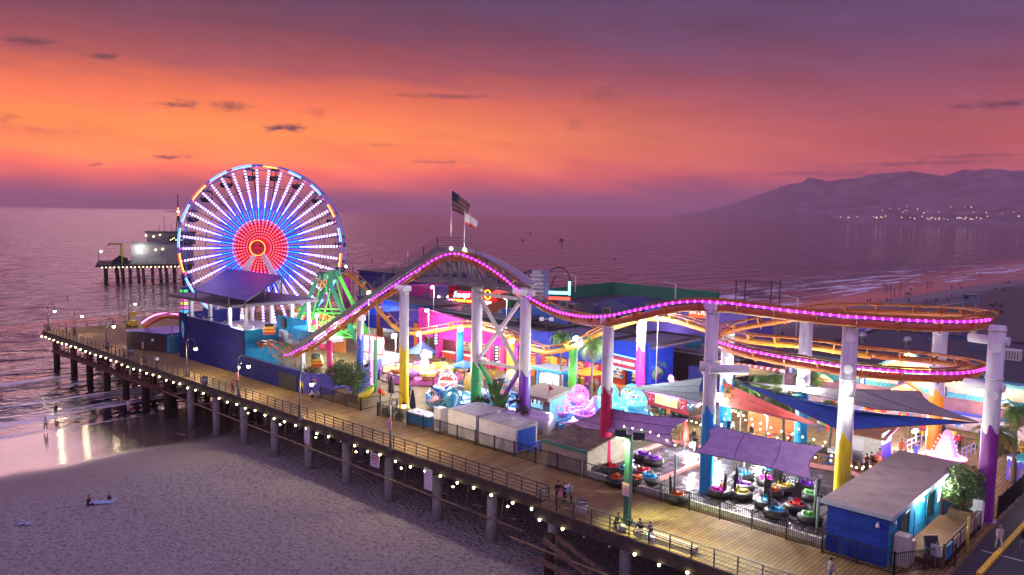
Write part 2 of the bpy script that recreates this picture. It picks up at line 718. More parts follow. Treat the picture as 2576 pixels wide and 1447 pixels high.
wetc = t.ramp(nb.outputs[0],[(.3,(.075,.06,.055)),(.7,(.12,.095,.085))])
weed = t.n('ShaderNodeTexNoise')
mpw = t.n('ShaderNodeMapping')
t.l(geo.outputs['Position'],mpw.inputs[0])
mpw.inputs['Scale'].default_value = (.9,.35,1)
t.l(mpw.outputs[0],weed.inputs['Vector'])
weed.inputs['Scale'].default_value = 1.2
weed.inputs['Detail'].default_value = 9
weed.inputs['Roughness'].default_value = .75
dampc = t.mix(mr(weed.outputs[0],.6,.68),(.20,.165,.15),(.04,.03,.025))
pit_shade = mr(t.math('ADD',foot.outputs[0],t.math('MULTIPLY',vor.outputs[0],.3)),.48,.68)
dryc = t.mix(pit_shade,(.20,.17,.185),dryc)  # shade of the footprint hollows painted into the dry sand colour
far_dim = mr(sx.outputs[1],70,110)
dryc = t.mix(far_dim,dryc,(.13,.10,.095))  # distant sand darkened in its colour to stand for the unlit beach
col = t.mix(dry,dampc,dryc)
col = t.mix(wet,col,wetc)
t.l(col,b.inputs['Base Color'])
t.l(t.math('ADD',t.math('MULTIPLY',wet,-.78),.85),b.inputs['Roughness'])
t.l(t.math('ADD',t.math('MULTIPLY',wet,.5),.5),b.inputs['Specular IOR Level'])
b.inputs['IOR'].default_value = 1.6
bp = t.n('ShaderNodeBump')
bp.inputs['Strength'].default_value = 1.0
bp.inputs['Distance'].default_value = 0.6
t.l(hgt,bp.inputs['Height'])
t.l(bp.outputs[0],b.inputs['Normal'])

def lattice(lo,hi,mid0,mid1,fine,grow=1.35):
 out = list(np.arange(mid0,mid1 + 1e-6,fine))
 s,x = fine,mid1
 while x < hi:
  s *= grow
  x += s
  out.append(min(x,hi))
 s,x = fine,mid0
 while x > lo:
  s *= grow
  x -= s
  out.insert(0,max(x,lo))
 return [float(v) for v in out]

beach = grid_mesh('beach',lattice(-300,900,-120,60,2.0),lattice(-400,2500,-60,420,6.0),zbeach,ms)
tag(beach,'pale trampled sand beach running under the pier','beach',kind='structure')

# --- sea
mw = bpy.data.materials.new('sea_water')
mw.use_nodes = True
t = NT(mw.node_tree)
b = mw.node_tree.nodes['Principled BSDF']
b.inputs['Base Color'].default_value = (.012,.014,.03,1)
b.inputs['Roughness'].default_value = .06
b.inputs['IOR'].default_value = 1.45
b.inputs['Specular IOR Level'].default_value = .7
geo = t.n('ShaderNodeNewGeometry')

def wave(scale,stretch,detail,rough=.55,rot=0.0):
 mp = t.n('ShaderNodeMapping')
 t.l(geo.outputs['Position'],mp.inputs[0])
 mp.inputs['Rotation'].default_value = (0,0,rot)
 mp.inputs['Scale'].default_value = (1,stretch,1)
 nd = t.n('ShaderNodeTexNoise')
 t.l(mp.outputs[0],nd.inputs['Vector'])
 nd.inputs['Scale'].default_value = scale
 nd.inputs['Detail'].default_value = detail
 nd.inputs['Roughness'].default_value = rough
 return nd.outputs[0]

sep = t.n('ShaderNodeSeparateXYZ')
t.l(geo.outputs['Position'],sep.inputs[0])
calm = t.n('ShaderNodeMapRange',interpolation_type='SMOOTHSTEP')      # waves die out in the shallows
t.l(sep.outputs[0],calm.inputs[0])
for i,v in zip((1,2,3,4),(-125,-77,1.0,.16)):
 calm.inputs[i].default_value = v
h = t.math('ADD',t.math('MULTIPLY',wave(.1,.5,3,.5,.35),5.0),t.math('ADD',t.math('ADD',t.math('MULTIPLY',wave(.05,.45,3,.5,.2),3.6),t.math('MULTIPLY',wave(.22,.5,4,.55,.1),2.8)),
    t.math('MULTIPLY',wave(1.1,.6,4,.6,-.15),.36)))
h = t.math('MULTIPLY',h,calm.outputs[0])
bp = t.n('ShaderNodeBump')
bp.inputs['Strength'].default_value = .9
bp.inputs['Distance'].default_value = 1.0
yy_ = t.math('MAXIMUM',t.math('SUBTRACT',sep.outputs[1],200.0),0.0)
q_ = t.math('SUBTRACT',sep.outputs[0],t.math('MULTIPLY',t.math('MULTIPLY',yy_,yy_),.00027))
mpq = t.n('ShaderNodeCombineXYZ')
t.l(t.math('MULTIPLY',q_,.16),mpq.inputs[0])
t.l(t.math('MULTIPLY',sep.outputs[1],.022),mpq.inputs[1])
fn_ = t.n('ShaderNodeTexNoise')
t.l(mpq.outputs[0],fn_.inputs['Vector'])
fn_.inputs['Scale'].default_value = 1.0
fn_.inputs['Detail'].default_value = 6
fn_.inputs['Roughness'].default_value = .7
inb = t.n('ShaderNodeMapRange',interpolation_type='SMOOTHSTEP')
t.l(q_,inb.inputs[0])
for i,v in zip((1,2,3,4),(-150,-92,0,1)):
 inb.inputs[i].default_value = v
fo = t.n('ShaderNodeMapRange',interpolation_type='SMOOTHSTEP')
t.l(fn_.outputs[0],fo.inputs[0])
for i,v in zip((1,2,3,4),(.49,.6,0,.9)):
 fo.inputs[i].default_value = v
foam = t.math('MULTIPLY',fo.outputs[0],inb.outputs[0])
t.l(t.mix(foam,(.012,.014,.03),(.85,.8,.82)),b.inputs['Base Color'])
t.l(t.math('ADD',t.math('MULTIPLY',foam,.6),.06),b.inputs['Roughness'])
t.l(h,bp.inputs['Height'])
t.l(bp.outputs[0],b.inputs['Normal'])

def zsea(x,y):
 q = x - shore(y)
 z = SEA
 for c,wd,a,ph in ((-83,2.2,.16,0),(-97,3.0,.34,1.3),(-118,4.0,.4,2.1),(-146,5.0,.4,.4),(-180,6,.35,4.0)):
  cc = c + 3.5 * math.sin(y * .021 + ph) + 1.6 * math.sin(y * .063 + 2 * ph)
  am = a * (.6 + .4 * math.sin(y * .017 + 3 * ph))
  u = (q - cc) / wd
  z += am * math.exp(-u * u)
 return z

sea = grid_mesh('sea',lattice(-60000,60000,-200,-72,1.25,1.6),lattice(-60000,60000,-60,470,8.0,1.5),zsea,mw)
tag(sea,'dark rippled sea mirroring the pink and orange sunset','sea',kind='structure')

# --- far hills
HB = [(1560,552),(1660,548),(1780,529),(1880,500),(1966,468),(2019,458),(2087,455),(2159,446),(2206,433),(2283,431),(2316,440),(2366,442),(2420,427),
    (2479,425),(2576,431),(2700,418),(2900,400),(3150,420),(3400,470)]

def hb(px):
 for (a,ya),(b2,yb) in zip(HB,HB[1:]):
  if a <= px <= b2:
   tt = (px - a) / (b2 - a)
   return ya + (yb - ya) * tt
 return 550

from mathutils import noise as mnoise
vs,fs = [],[]
pxs = list(range(1560,3400,12))
NV = 16
for px in pxs:
 ridge = max(R(px,hb(px),9000 * (1 + max(0,1990 - px) * .0032)).z + 7,2)
 kf = 1 + max(0,1990 - px) * .0032
 for j in range(NV + 3):
  if j <= NV:
   r = 6200 + (9000 - 6200) * j / NV
   k = (j / NV) ** 1.15
  else:
   r = 9000 + (j - NV) * 1200
   k = 1 - .45 * (j - NV)
  p = R(px,560,r * kf)
  nzv = mnoise.fractal(Vector((p.x,p.y,0)) * .0016,1.0,2.0,5)
  z = -7.5 + ridge * k * (1 + (.35 * nzv if j < NV else 0)) + (ridge * .05 * mnoise.noise(Vector((p.x,p.y,5)) * .009) if 1 < j < NV + 1 else 0)
  vs.append((p.x,p.y,z))
w_ = NV + 3
for i in range(len(pxs) - 1):
 for j in range(w_ - 1):
  fs.append((i * w_ + j,(i + 1) * w_ + j,(i + 1) * w_ + j + 1,i * w_ + j + 1))
mb = MB().add(vs,fs,0,True)
hills = mb.build('hills',M('hillside',(.17,.13,.15),.9,var=.4,scale=.004))
tag(hills,'hazy coastal mountains across the bay','hills',kind='structure')
mb = MB()
for i in range(62):
 if i < 24:
  px,py = random.gauss(2390,60),random.uniform(547,553)
  r,s_ = 6150,random.uniform(3.0,5.0)
 elif i < 36:
  px,py = random.gauss(2190,30),random.uniform(545,549)
  r,s_ = 6150,3.4
 else:
  px,py = random.uniform(2180,2570),random.uniform(520,548)
  r,s_ = 6400,random.uniform(2.2,4.2)
 p = R(px,py,r)
 p.z = max(p.z,-3)
 mb.ball(p,s_,5)
tl = mb.build('town_lights',M('town_light',(1,.75,.45),es=1.6,emit=(1,.78,.5)))
tag(tl,'tiny town lights along the foot of the far hills','lights',kind='stuff')

# ================================================================== PIER
pier = thing('pier_deck','long timber pier deck on round piles above the beach','pier',(0,0,0),kind='structure')
DECK = boards('deck_boards',(.24,.155,.06),(.31,.21,.085),(.035,.022,.014),.30,4.2,.7,'Y',.7,seam=.022)
out_ = [(-118,0),(0,0),(0,-1.45),(75,-1.45),(75,78),(-92,78),(-118,50)]
part('planking',MB().prism(out_,-.14,0),DECK,pier)
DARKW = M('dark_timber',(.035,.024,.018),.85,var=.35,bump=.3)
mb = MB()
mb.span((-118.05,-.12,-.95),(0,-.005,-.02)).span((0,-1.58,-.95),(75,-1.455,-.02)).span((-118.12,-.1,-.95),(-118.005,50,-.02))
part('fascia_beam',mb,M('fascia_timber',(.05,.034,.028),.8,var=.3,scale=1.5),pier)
mb = MB()
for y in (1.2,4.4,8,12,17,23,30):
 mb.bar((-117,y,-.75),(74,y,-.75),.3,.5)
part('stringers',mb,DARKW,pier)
mb = MB()
CONC = M('pile_concrete',(.30,.29,.30),.8,var=.2,bump=.15)
xs_ = [-115.6,-107,-99.8,-92.4,-85,-77.8,-70.5,-63.3,-56.2,-49.2,-42.2,-35.2,-28.2,-21.2,-14.2,-7.2,-.4,6.5,13.5,20.5]
for x in xs_:
 mb.bar((x,.2,-1.25),(x,34,-1.25),.45,.5)
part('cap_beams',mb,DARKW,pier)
for i,x in enumerate(xs_):
 for k,y in enumerate((1.3,8.5,17.5,27.0)):
  if y > 20 and x > -40:
   continue
  zb = min(zbeach(x,y),SEA) - .4 if x < -70 else zbeach(x,y) - .3
  rad = .46 if x > -66 else .52
  part('pile',MB().cyl((x,y,zb),(x,y,-1.5),rad,n=14),CONC if x > -66 else DARKW,pier)
# outboard timber walkway and pipe slung under the edge
mb = MB()
mb.bar((-112,-.35,-2.75),(-70,-.35,-2.75),.35,.3).bar((-112,.5,-2.75),(-70,.5,-2.75),.35,.3)
mb.bar((-112,-.3,-1.7),(-72,-.3,-1.7),.07,.09)
x = -112
while x < -69:
 mb.bar((x,-.3,-3.2),(x,-.3,-1),.13).bar((x,-.7,-2.95),(x,1.4,-2.95),.16)
 x += 1.85
part('service_walkway',mb,M('rusty_timber',(.13,.055,.035),.85,var=.35),pier)
mb = MB().cyl((-68,-.45,-2.6),(-2,-.45,-2.95),.09,n=8).cyl((-2,-1.9,-3),(40,-1.9,-3.1),.09,n=8)
x = -66
while x < -2:
 mb.bar((x,-.45,-2.7),(x,-.2,-1),.04).bar((x + .8,-.45,-2.3),(x + 1.6,-.3,-2.25),.06)
 x += 4.1
part('pipe',mb,M('rusty_pipe',(.17,.11,.065),.7,var=.3),pier)
# broken timber bracing below the jog
TIM = M('old_brace_timber',(.17,.11,.07),.85,var=.35)
mb = MB()
mb.cyl((1.3,-1.2,-6.2),(1.3,-1.2,-2.0),.4,n=12,mi=1).bar((1.3,-1.9,-2.2),(9.5,-1.7,-5.0),.28,.3).bar((2.0,-1.2,-2.0),(10.5,-1.1,-4.7),.28,.3)
mb.bar((1.2,-1.9,-3.9),(14.5,-1.7,-5.3),.3,.32).bar((9.0,-1.9,-4.9),(15.5,-1.2,-3.3),.3,.3).bar((8.6,-2.6,-4.95),(13.2,.8,-4.1),.22,.25)
mb.bar((-.3,-2.4,-4.2),(2.8,-.4,-3.5),.14,.14).bar((5,-2.0,-3.6),(6.2,-1.2,-3.1),.14,.14)
mb.cyl((12.5,-.9,-6.2),(12.5,-.9,-1.5),.4,n=12,mi=1)
part('broken_bracing',mb,[TIM,DARKW],pier)

# --- railing along the seaward edge
IRON = M('railing_iron',(.035,.04,.06),.5,.4)

def railing(label,pts,step=1.62,hgt=1.12,plate=True,group=None):
 r = thing('pier_railing',label,'railing',pts[0],group=group)
 P = [Vector(p) for p in pts]
 rails = MB()
 for a,b2 in zip(P,P[1:]):
  for z in (.22,.5,.8,hgt):
   rails.cyl(a + Vector((0,0,z)),b2 + Vector((0,0,z)),.03 if z < hgt else .042,n=6)
 part('rails',rails,IRON,r)
 n = 0
 for p in resample(P,step):
  mb = MB().bar(p + Vector((0,0,-.02)),p + Vector((0,0,hgt + .03)),.07)
  if plate:
   mb.box(p + Vector((0,-.17,-.3)),(.34,.035,.5),mi=1)
  part('post',mb,[IRON,M('bracket_plate',(.09,.10,.16),.6,.2)],r)
  n += 1
 return r

railing('dark iron railing along the pier edge, from the seaward corner past the blue wall',[(-117.85,.12,0),(-.05,.12,0)])
railing('dark iron railing set further out, beside the sitting couple',[(.12,.02,0),(.12,-1.32,0),(60,-1.32,0)])
railing('dark iron railing across the seaward end of the pier',[(-117.85,.3,0),(-117.85,49.5,0)],step=2.3,plate=False)

# --- bulbs hung under the edge
sl = thing('string_lights','string of warm bulbs slung along the edge of the pier deck','string lights',(0,-.25,-1.0))
cab = MB()
xs_ = [-118 + 2.12 * i + random.uniform(-.15,.15) for i in range(84)]
prev = None
BULB_P = M('pier_bulb',(1,.86,.5),es=20,emit=(1,.83,.42))
for i,x in enumerate(xs_):
 y = -.3 if x < -.5 else -1.75
 zb = -.92 + random.uniform(-.12,.1)
 p = Vector((x,y,zb + .16))
 if prev is not None:
  mid = (prev + p) / 2 - Vector((0,0,.12))
  cab.tube([prev,mid,p],.018,4)
 cab.cyl(p,p - Vector((0,0,.1)),.05,n=6)
 prev = p
 if x < 52:
  part('bulb',MB().ball((x,y,zb),.105,8,sc=(1,1,1.15)),BULB_P if random.random() > .09 else M('bulb_dead',(.3,.28,.25),.3),sl)
part('cable',cab,BLACK,sl)

# signs fixed under the edge
SIGNW = M('sign_white',(.62,.6,.6),.6)
SIGNR = M('sign_red',(.5,.03,.04),.6)
for x,y,wd,ht,red,lab in ((-33,-.34,.95,1.75,False,'tall blank white board hung under the pier edge beside the fourth street lamp'),(-21.3,-.34,1.35,1.3,True,'white warning board with red lettering under the pier edge'),
    (-13.6,-.34,1.05,1.9,False,'tall faded white board under the pier edge below the white containers')):
 sg = thing('edge_sign',lab,'sign',(x,y,-1.6))
 part('panel',MB().box((x,y,-1.6),(wd,.05,ht)),SIGNW,sg)
 mb = MB()
 if red:
  for k,(z,ww) in enumerate(((.45,.9),(.2,1.1),(-.05,1.0),(-.3,.6))):
   mb.box((x,y - .04,-1.6 + z),(ww,.02,.13 if k < 2 else .07))
 else:
  for z in (.6,.4):
   mb.box((x,y - .04,-1.6 + z),(wd * .6,.02,.06))
 part('lettering',mb,SIGNR if red else M('faded_print',(.45,.42,.5),.7),sg)

# --- road at the shore end
asph = M('asphalt',(.045,.045,.05),.85,var=.25,bump=.3,scale=6)
road = tag(MB().span((26.2,-1.4,.004),(75,60,.012)).build('road',asph),'dark asphalt road at the shore end of the pier','road',kind='structure')
mk = MB()
for y in (2.5,9.2,15.9):
 mk.span((28.6,y,.016),(33.5,y + .12,.02))
mk.span((26.6,13.6,.016),(29.0,13.72,.02)).span((28.5,-1,.016),(28.62,9,.02))
tag(mk.build('road_marking',M('road_paint',(.5,.5,.5),.7,var=.3)),'thin white parking bay lines on the asphalt','road marking',kind='structure')
kb = MB().prism([(27.3,9.2),(27.62,9.2),(27.95,22),(27.63,22)],.012,.2)
tag(kb.build('kerb',M('kerb_yellow',(.55,.36,.03),.6,var=.35,scale=5)),'long yellow painted kerb beside the parking bays','kerb',kind='structure')

for x in (-45.5,-38.5,-31.5,-24.5,-17.5,-10.5,-4.0):
 part('underdeck_light',MB().ball((x,-.2,-1.5),.1,6).box((x,-.1,-1.4),(.2,.25,.1),mi=1),[BULB_P,BLACK],pier)
 lamp('SPOT',(x,-.5,-1.5),130,(1,.86,.55),.1,None,aim=(x + 1.2,-4.5,-6.2),spot=1.5,blend=1.0)
# ================================================================== ROLLER COASTER
TRK = [(650,862,112),(673,857,109),(700,868,107),(728,889,105),(755,878,103.6),(798,856,101.5),(867,806,97.8),(925,766,94.5),(981,728,91),(1030,693,89.3),(1069,667,88.6),(1104,646,88),(1131,637,87.5),
    (1150,635,87),(1166,636,86.5),(1205,650,85.3),(1247,673,83.7),(1282,697,82),(1310,720,80.5),(1360,753,78),(1413,778,75),(1471,791,71.5),(1506,793,69.5),
    (1552,789,67.5),(1622,773,65.5),(1692,758,64.3),(1738,753,64),(1781,753,63.8),(1839,757,63.3),(1897,764,63),(1978,774,62.8),(2071,784,62.6),(2140,790,62.6),
    (2245,797,63),(2338,801,64),(2407,802,65.3),(2454,799,67),(2486,792,69.8),(2484,784,73),(2431,776,77.3),(2338,771,80.3),(2222,766,81),(2106,765,80),(2048,770,79.6),
    (1985,786,80),(1909,799,82),(1845,812,82),(1811,827,80),(1803,841,76.6),(1816,853,73.6),(1839,861,71.6),(1886,874,69.3),(1939,885,67.8),(2001,896,66.5),
    (2071,906,65.8),(2110,912,65.6),(2199,921,65.6),(2268,927,66),(2338,930,66.8),(2384,931,67.8),(2431,926,69.5),(2462,917,72.5),(2450,908,75.5),(2407,900,77.8),
    (2338,890,79.8),(2268,883,80.6),(2194,876,81),(2129,868,81),(2071,858,81.2),(2001,850,81.8),(1909,843,84),(1851,833,86),(1770,812,89),(1723,798,91),(1678,788,93),
    (1622,788,94.5),(1553,805,94),(1506,826,93.5),(1471,844,93),(1423,863,93.5),(1374,871,95),(1338,862,97.4),(1305,842,100),(1266,827,103.5),(1208,811,108.5),(1162,808,112),
    (1104,819,115),(1046,828,117),(1011,822,119),(988,808,121.4),(960,777,125),(948,762,126.7),(928,726,131),(909,705,134),(893,692,136),(878,685,138.4),(862,683,141),(830,692,144),(790,716,146)]
SUB = 6
ctrl = [R(*p) for p in TRK]
path = catmull(ctrl,SUB)
i_led1,i_crest = 3 * SUB,13 * SUB
i_led1b = 36 * SUB + 3
i_led2,i_led2b = 48 * SUB,61 * SUB
coaster = thing('roller_coaster','orange steel roller coaster on tall painted columns with magenta lights along its track','roller coaster',(0,0,0))
SPINE = M('coaster_orange',(.40,.115,.018),.5,var=.18,scale=1.0)
SPINE_Y = M('coaster_yellow',(.55,.25,.025),.5,var=.18,scale=1.0)
RAILM = M('coaster_rail',(.36,.12,.02),.4,.1,var=.15)

def frames(P):
 out = []
 for i in range(len(P)):
  d = (P[min(i + 1,len(P) - 1)] - P[max(i - 1,0)]).normalized()
  lat = d.cross(Vector((0,0,1)))
  lat = lat.normalized() if lat.length > .05 else Vector((1,0,0))
  out.append((P[i],d,lat,lat.cross(d)))
 return out

FR = frames(path)
cut = 66 * SUB

def offs(a,b2,lat,up):
 return [p + l * lat + u * up for p,d,l,u in FR[a:b2]]

for lat in (-.55,.55):
 part('rail',MB().tube(offs(0,len(FR),lat,0),.085,6),RAILM,coaster)
lf_ = 12 * SUB
part('spine',MB().tube(offs(0,lf_ + 1,0,-.5),.19,8),SPINE,coaster,'slim track beam of the lift hill')
part('spine',MB().tube(offs(lf_,cut + 1,0,-.68),.28,10),SPINE,coaster)
part('spine',MB().tube(offs(cut,len(FR),0,-.72),.31,10),SPINE_Y,coaster,'yellow track beam of the inner low loop')
# brackets between rails and beam, evenly spaced
cum = [0.0]
for a,b2 in zip(path,path[1:]):
 cum.append(cum[-1] + (b2 - a).length)
nb_ = 98
k = 0
for q in range(nb_):
 s_ = cum[-1] * (q + .5) / nb_
 while cum[k + 1] < s_:
  k += 1
 p,d,l,u = FR[k]
 mb = MB()
 base = p - u * .72
 for sg in (-1,1):
  a,b2,c = p + l * (.62 * sg),base + l * (.36 * sg) - u * .18,base - u * .4
  th = d * .05
  vs = [a + u * .02 + th,a + u * .02 - th,a - u * .14 + th,a - u * .14 - th,c + th,c - th,base + u * .35 + th,base + u * .35 - th]
  mb.add(vs,[(0,2,4,6),(1,7,5,3),(0,1,3,2),(2,3,5,4),(4,5,7,6),(6,7,1,0)])
 part('bracket',mb,SPINE if k < cut else SPINE_Y,coaster)
# magenta lights on the outer side
led_pts = []
for a,b2,stp in ((i_led1,i_led1b,.58),(i_led2,i_led2b,.58)):
 pl = []
 for p,d,l,u in FR[a:b2]:
  toc = Vector((CAM.x - p.x,CAM.y - p.y,0)).normalized()
  side_ = l if l.dot(toc) > 0 else -l
  pl.append(p + side_ * .72 - u * .12)
 part('light_rail',MB().tube(pl,.075,6),M('magenta_tube',(.5,.05,.6),es=1.7,emit=(.5,.01,.75)),coaster)
 led_pts += resample(pl,stp)
led_pts.sort(key=lambda p: (p - CAM).length)
one = None
for p in led_pts[:98]:
 if one is None:
  one = part('light',MB().ball((0,0,0),.115,6),M('magenta_led_bulb',(1,.5,1),es=5,emit=(.72,.06,1)),coaster)
  o = one
 else:
  o = one.copy()
  COL.objects.link(o)
 o.location = p
mb = MB()
for p in led_pts[98:]:
 mb.ball(p,.115,6)
o = part('lights',mb,M('magenta_led_bulb',(1,.5,1)),coaster)
o['kind'] = 'stuff'

COLW = M('column_white',(.70,.69,.68),.45,var=.16,scale=2.2,streak=.12)

def wave_column(x,y,zt,zb,colm,r=.58,base=0.0,upper=COLW):
 mb = MB().cyl((x,y,base),(x,y,zt),r,n=20,mi=0)
 for zf in (zb + (zt - zb) * .5,zt - .35):
  mb.cyl((x,y,zf),(x,y,zf + .12),r + .05,n=20,mi=0)
 n = 36
 vs = []
 for k in range(n):
  a = 2 * PI * k / n
  w2 = ((k * 4 / n) % 1.0)
  h = zb + .55 * (1 - w2) ** 2 * math.sin(PI * min(1,w2 * 1.05 + .25)) * 1.8 - .15
  vs += [(x + math.cos(a) * (r + .015),y + math.sin(a) * (r + .015),base),(x + math.cos(a) * (r + .015),y + math.sin(a) * (r + .015),max(h,base + .3))]
 fs = [(2 * k,2 * ((k + 1) % n),2 * ((k + 1) % n) + 1,2 * k + 1) for k in range(n)]
 mb.add(vs,fs,1,True)
 mb.cyl((x,y,base + .004),(x,y,base + .09),r + .25,n=16,mi=1)
 return mb,[upper,colm]

def col_at(px,pyb,pyt,pyband,colm,label,r=.58):
 p = G(px,pyb)
 zt,zb = Zat(px,pyt,p),Zat(px,pyband,p)
 mb,ms_ = wave_column(p.x,p.y,zt,zb,colm,r)
 part('column',mb,ms_,coaster,label)
 return Vector((p.x,p.y,zt))

CB = M('column_blue',(.02,.30,.66),.35,var=.14,scale=2.2,streak=.15)
CW = {}
for key,a in dict(
  C0=(906,985,803,852,M('column_deep_blue',(.01,.09,.55),.35,var=.14,scale=2.2,streak=.15),'short deep blue column with white top',.4),
  C1=(1016,1025,730,878,M('column_yellow',(.78,.56,.02),.35,var=.14,scale=2.2,streak=.15),'yellow column with white upper half on the left',.52),
  C2=(1197,1037,722,920,M('column_green',(.03,.42,.1),.35,var=.14,scale=2.2,streak=.15),'green column with white upper half',.6),
  C3=(1317,1085,742,942,M('column_purple',(.16,.03,.42),.35,var=.14,scale=2.2,streak=.15),'violet column with white upper half',.56),
  C4=(1521,1174,812,985,M('column_red',(.62,.02,.1),.35,var=.14,scale=2.2,streak=.15),'crimson column with white upper half',.5),
  C5=(1608,1012,800,880,M('column_magenta',(.40,.03,.36),.35,var=.14,scale=2.2,streak=.15),'magenta column with white top and a floodlight',.55),
  C6=(1775,1242,775,1034,CB,'sky blue column with white upper half in the bumper rink',.52),
  C7=(1822,1087,832,964,CB,'sky blue column behind the red shade sail',.62),
  C8=(2013,1130,800,985,CB,'sky blue column among the palms',.6),
  C9=(2114,1290,803,1102,M('column_lemon',(.75,.55,.02),.35,var=.14,scale=2.2,streak=.15),'yellow column beside the blue ticket building',.56),
  C10=(2345,1155,830,990,M('column_gold',(.85,.42,.02),.35,var=.14,scale=2.2,streak=.15),'golden yellow column in front of the arcade',.62),
  C11=(2475,1310,817,1082,M('column_plum',(.22,.03,.25),.35,var=.14,scale=2.2,streak=.15),'plum column at the far end of the loop',.56)).items():
 CW[key] = col_at(*a)
for key,a in dict(
  P0=(830,975,856,M('column_pink',(.75,.04,.2),.35,var=.14,scale=2.2,streak=.15),'plain pink column under the lift hill',.36),
  P1=(1157,925,826,CB,'plain blue column under the inner track',.5),
  P2=(1440,1000,872,M('column_lime',(.10,.62,.06),.35,var=.14,scale=2.2,streak=.15),'plain bright green column',.55),
  P3=(1283,975,842,M('column_yellow',(.78,.56,.02)),'plain yellow column with small round signs',.48),
  P4=(955,845,776,ORANGE,'plain orange column under the inner track',.55),
  P5=(872,800,690,MAG,'plain magenta column behind the green ride',.8),
  P6=(914,790,705,M('column_teal',(.03,.35,.22),.4),'plain teal column behind the lift hill',.6)).items():
 p = G(a[0],a[1])
 part('column',MB().cyl(p,(p.x,p.y,Zat(a[0],a[2],p)),a[5],n=18).cyl((p.x,p.y,.004),(p.x,p.y,.1),a[5] + .2,n=16),a[3],coaster,a[4])
 CW[key] = Vector((p.x,p.y,Zat(a[0],a[2],p)))
# caps, arms
mb = MB()
ax = Vector((.95,-.1,0)).normalized()
for key in ('C0','C1','C3'):
 p = CW[key]
 part('cap',MB().box(p + Vector((-.3,0,.28)),(3.2,.9,.6),rz=-.35),WHITE,coaster)
for key in ('C4','C5','C6','C9'):
 part('cap',MB().box(CW[key] + Vector((0,0,.15)),(.95,.95,.5),top=1.15),WHITE,coaster)
mb.cyl(CW['C11'] + Vector((.75,.1,-1.1)),CW['C11'] + Vector((-1.9,.4,-1.1)),.34,n=14)
mb.bar(CW['C11'] + Vector((-1.7,.5,-1.0)),CW['C11'] + Vector((-1.5,.5,.3)),.5,.35)
part('arm',mb,WHITE,coaster)
mb = MB()
q = Sp(2470,955,CW['C11'].x)
q.z = R(2450,962,68).z
mb.cyl((CW['C11'].x + .7,CW['C11'].y,q.z),(CW['C11'].x - 2.0,CW['C11'].y + .4,q.z),.32,n=14)
part('arm',mb,WHITE,coaster)
mb = MB()
p6,p7 = CW['C6'],CW['C7']
z67 = R(1812,892,70).z
d67 = (Vector((p7.x,p7.y,0)) - Vector((p6.x,p6.y,0))).normalized()
mb.cyl(Vector((p6.x,p6.y,z67)) - d67 * .9,Vector((p6.x,p6.y,z67)) + Vector((2.6,1.1,0)),.36,n=14)
mb.cyl(Vector((p6.x - .75,p6.y - .3,z67)),Vector((p6.x,p6.y,z67)),.42,n=14)
part('arm',mb,WHITE,coaster)
mb = MB()
p10 = CW['C10']
z10 = R(2330,922,79).z
mb.cyl((p10.x - 2.2,p10.y - .8,z10),(p10.x,p10.y,z10),.36,n=14)
part('arm',mb,WHITE,coaster)
for key,dz in (('C9',(-1.3,-3.6)),('C11',(-1.6,-5))):
 for z in dz:
  p = CW[key]
  dd = Vector((CAM.x - p.x,CAM.y - p.y,0)).normalized()
  part('flange',MB().cyl(p + Vector((0,0,z)) + dd * .3,p + Vector((0,0,z)) + dd * .64,.34,n=16),WHITE,coaster)

# lift hill: catwalk, handrail, crest truss
GREYP = M('lift_grey',(.20,.19,.2),.6,.1)
WK = [(735,884,105.4),(800,836,102),(872,786,98.5),(990,703,92.3),(1065,652,89.7),(1100,628,88.9),(1169,629,87.4),(1225,684,85.2),(1268,722,83.4),(1296,724,82.6)]
wk = [R(*a) for a in WK]
mb = MB()
for a,b2 in zip(wk,wk[1:]):
 mb.bar(a,b2,.22,.55)
part('catwalk_beam',mb,GREYP,coaster)
mb = MB()
for a,b2 in zip(wk,wk[1:]):
 for z in (.45,.75,1.05,1.35):
  mb.cyl(a + Vector((0,0,z)),b2 + Vector((0,0,z)),.028,n=5)
 nn = max(1,round((b2 - a).length / 2.0))
 for i in range(nn + 1):
  p = a + (b2 - a) * (i / nn)
  mb.bar(p,p + Vector((0,0,1.38)),.06)
part('handrail',mb,M('handrail_grey',(.1,.1,.11),.5,.3),coaster)
mb = MB()
for i in range(3 * SUB,18 * SUB + 1):
 if i % 1 == 0:
  p,d,l,u = FR[i]
  toc = Vector((CAM.x - p.x,CAM.y - p.y,0)).normalized()
  sg = -1 if l.dot(toc) > 0 else 1
  for tt in (0,.5):
   pp = p + (FR[i + 1][0] - p) * tt
   mb.bar(pp + l * sg * .75 + Vector((0,0,.1)),pp + l * sg * 1.75 + Vector((0,0,.25)),.38,.05)
part('catwalk_steps',mb,M('grating',(.55,.5,.58),.5,.2),coaster)
mb = MB()
tr0,tr1 = [R(1042,702,89.4),R(1115,706,87.9),R(1195,714,85.8),R(1290,727,81.3)],0
offv = Vector((.55,.85,0)) * 2.0
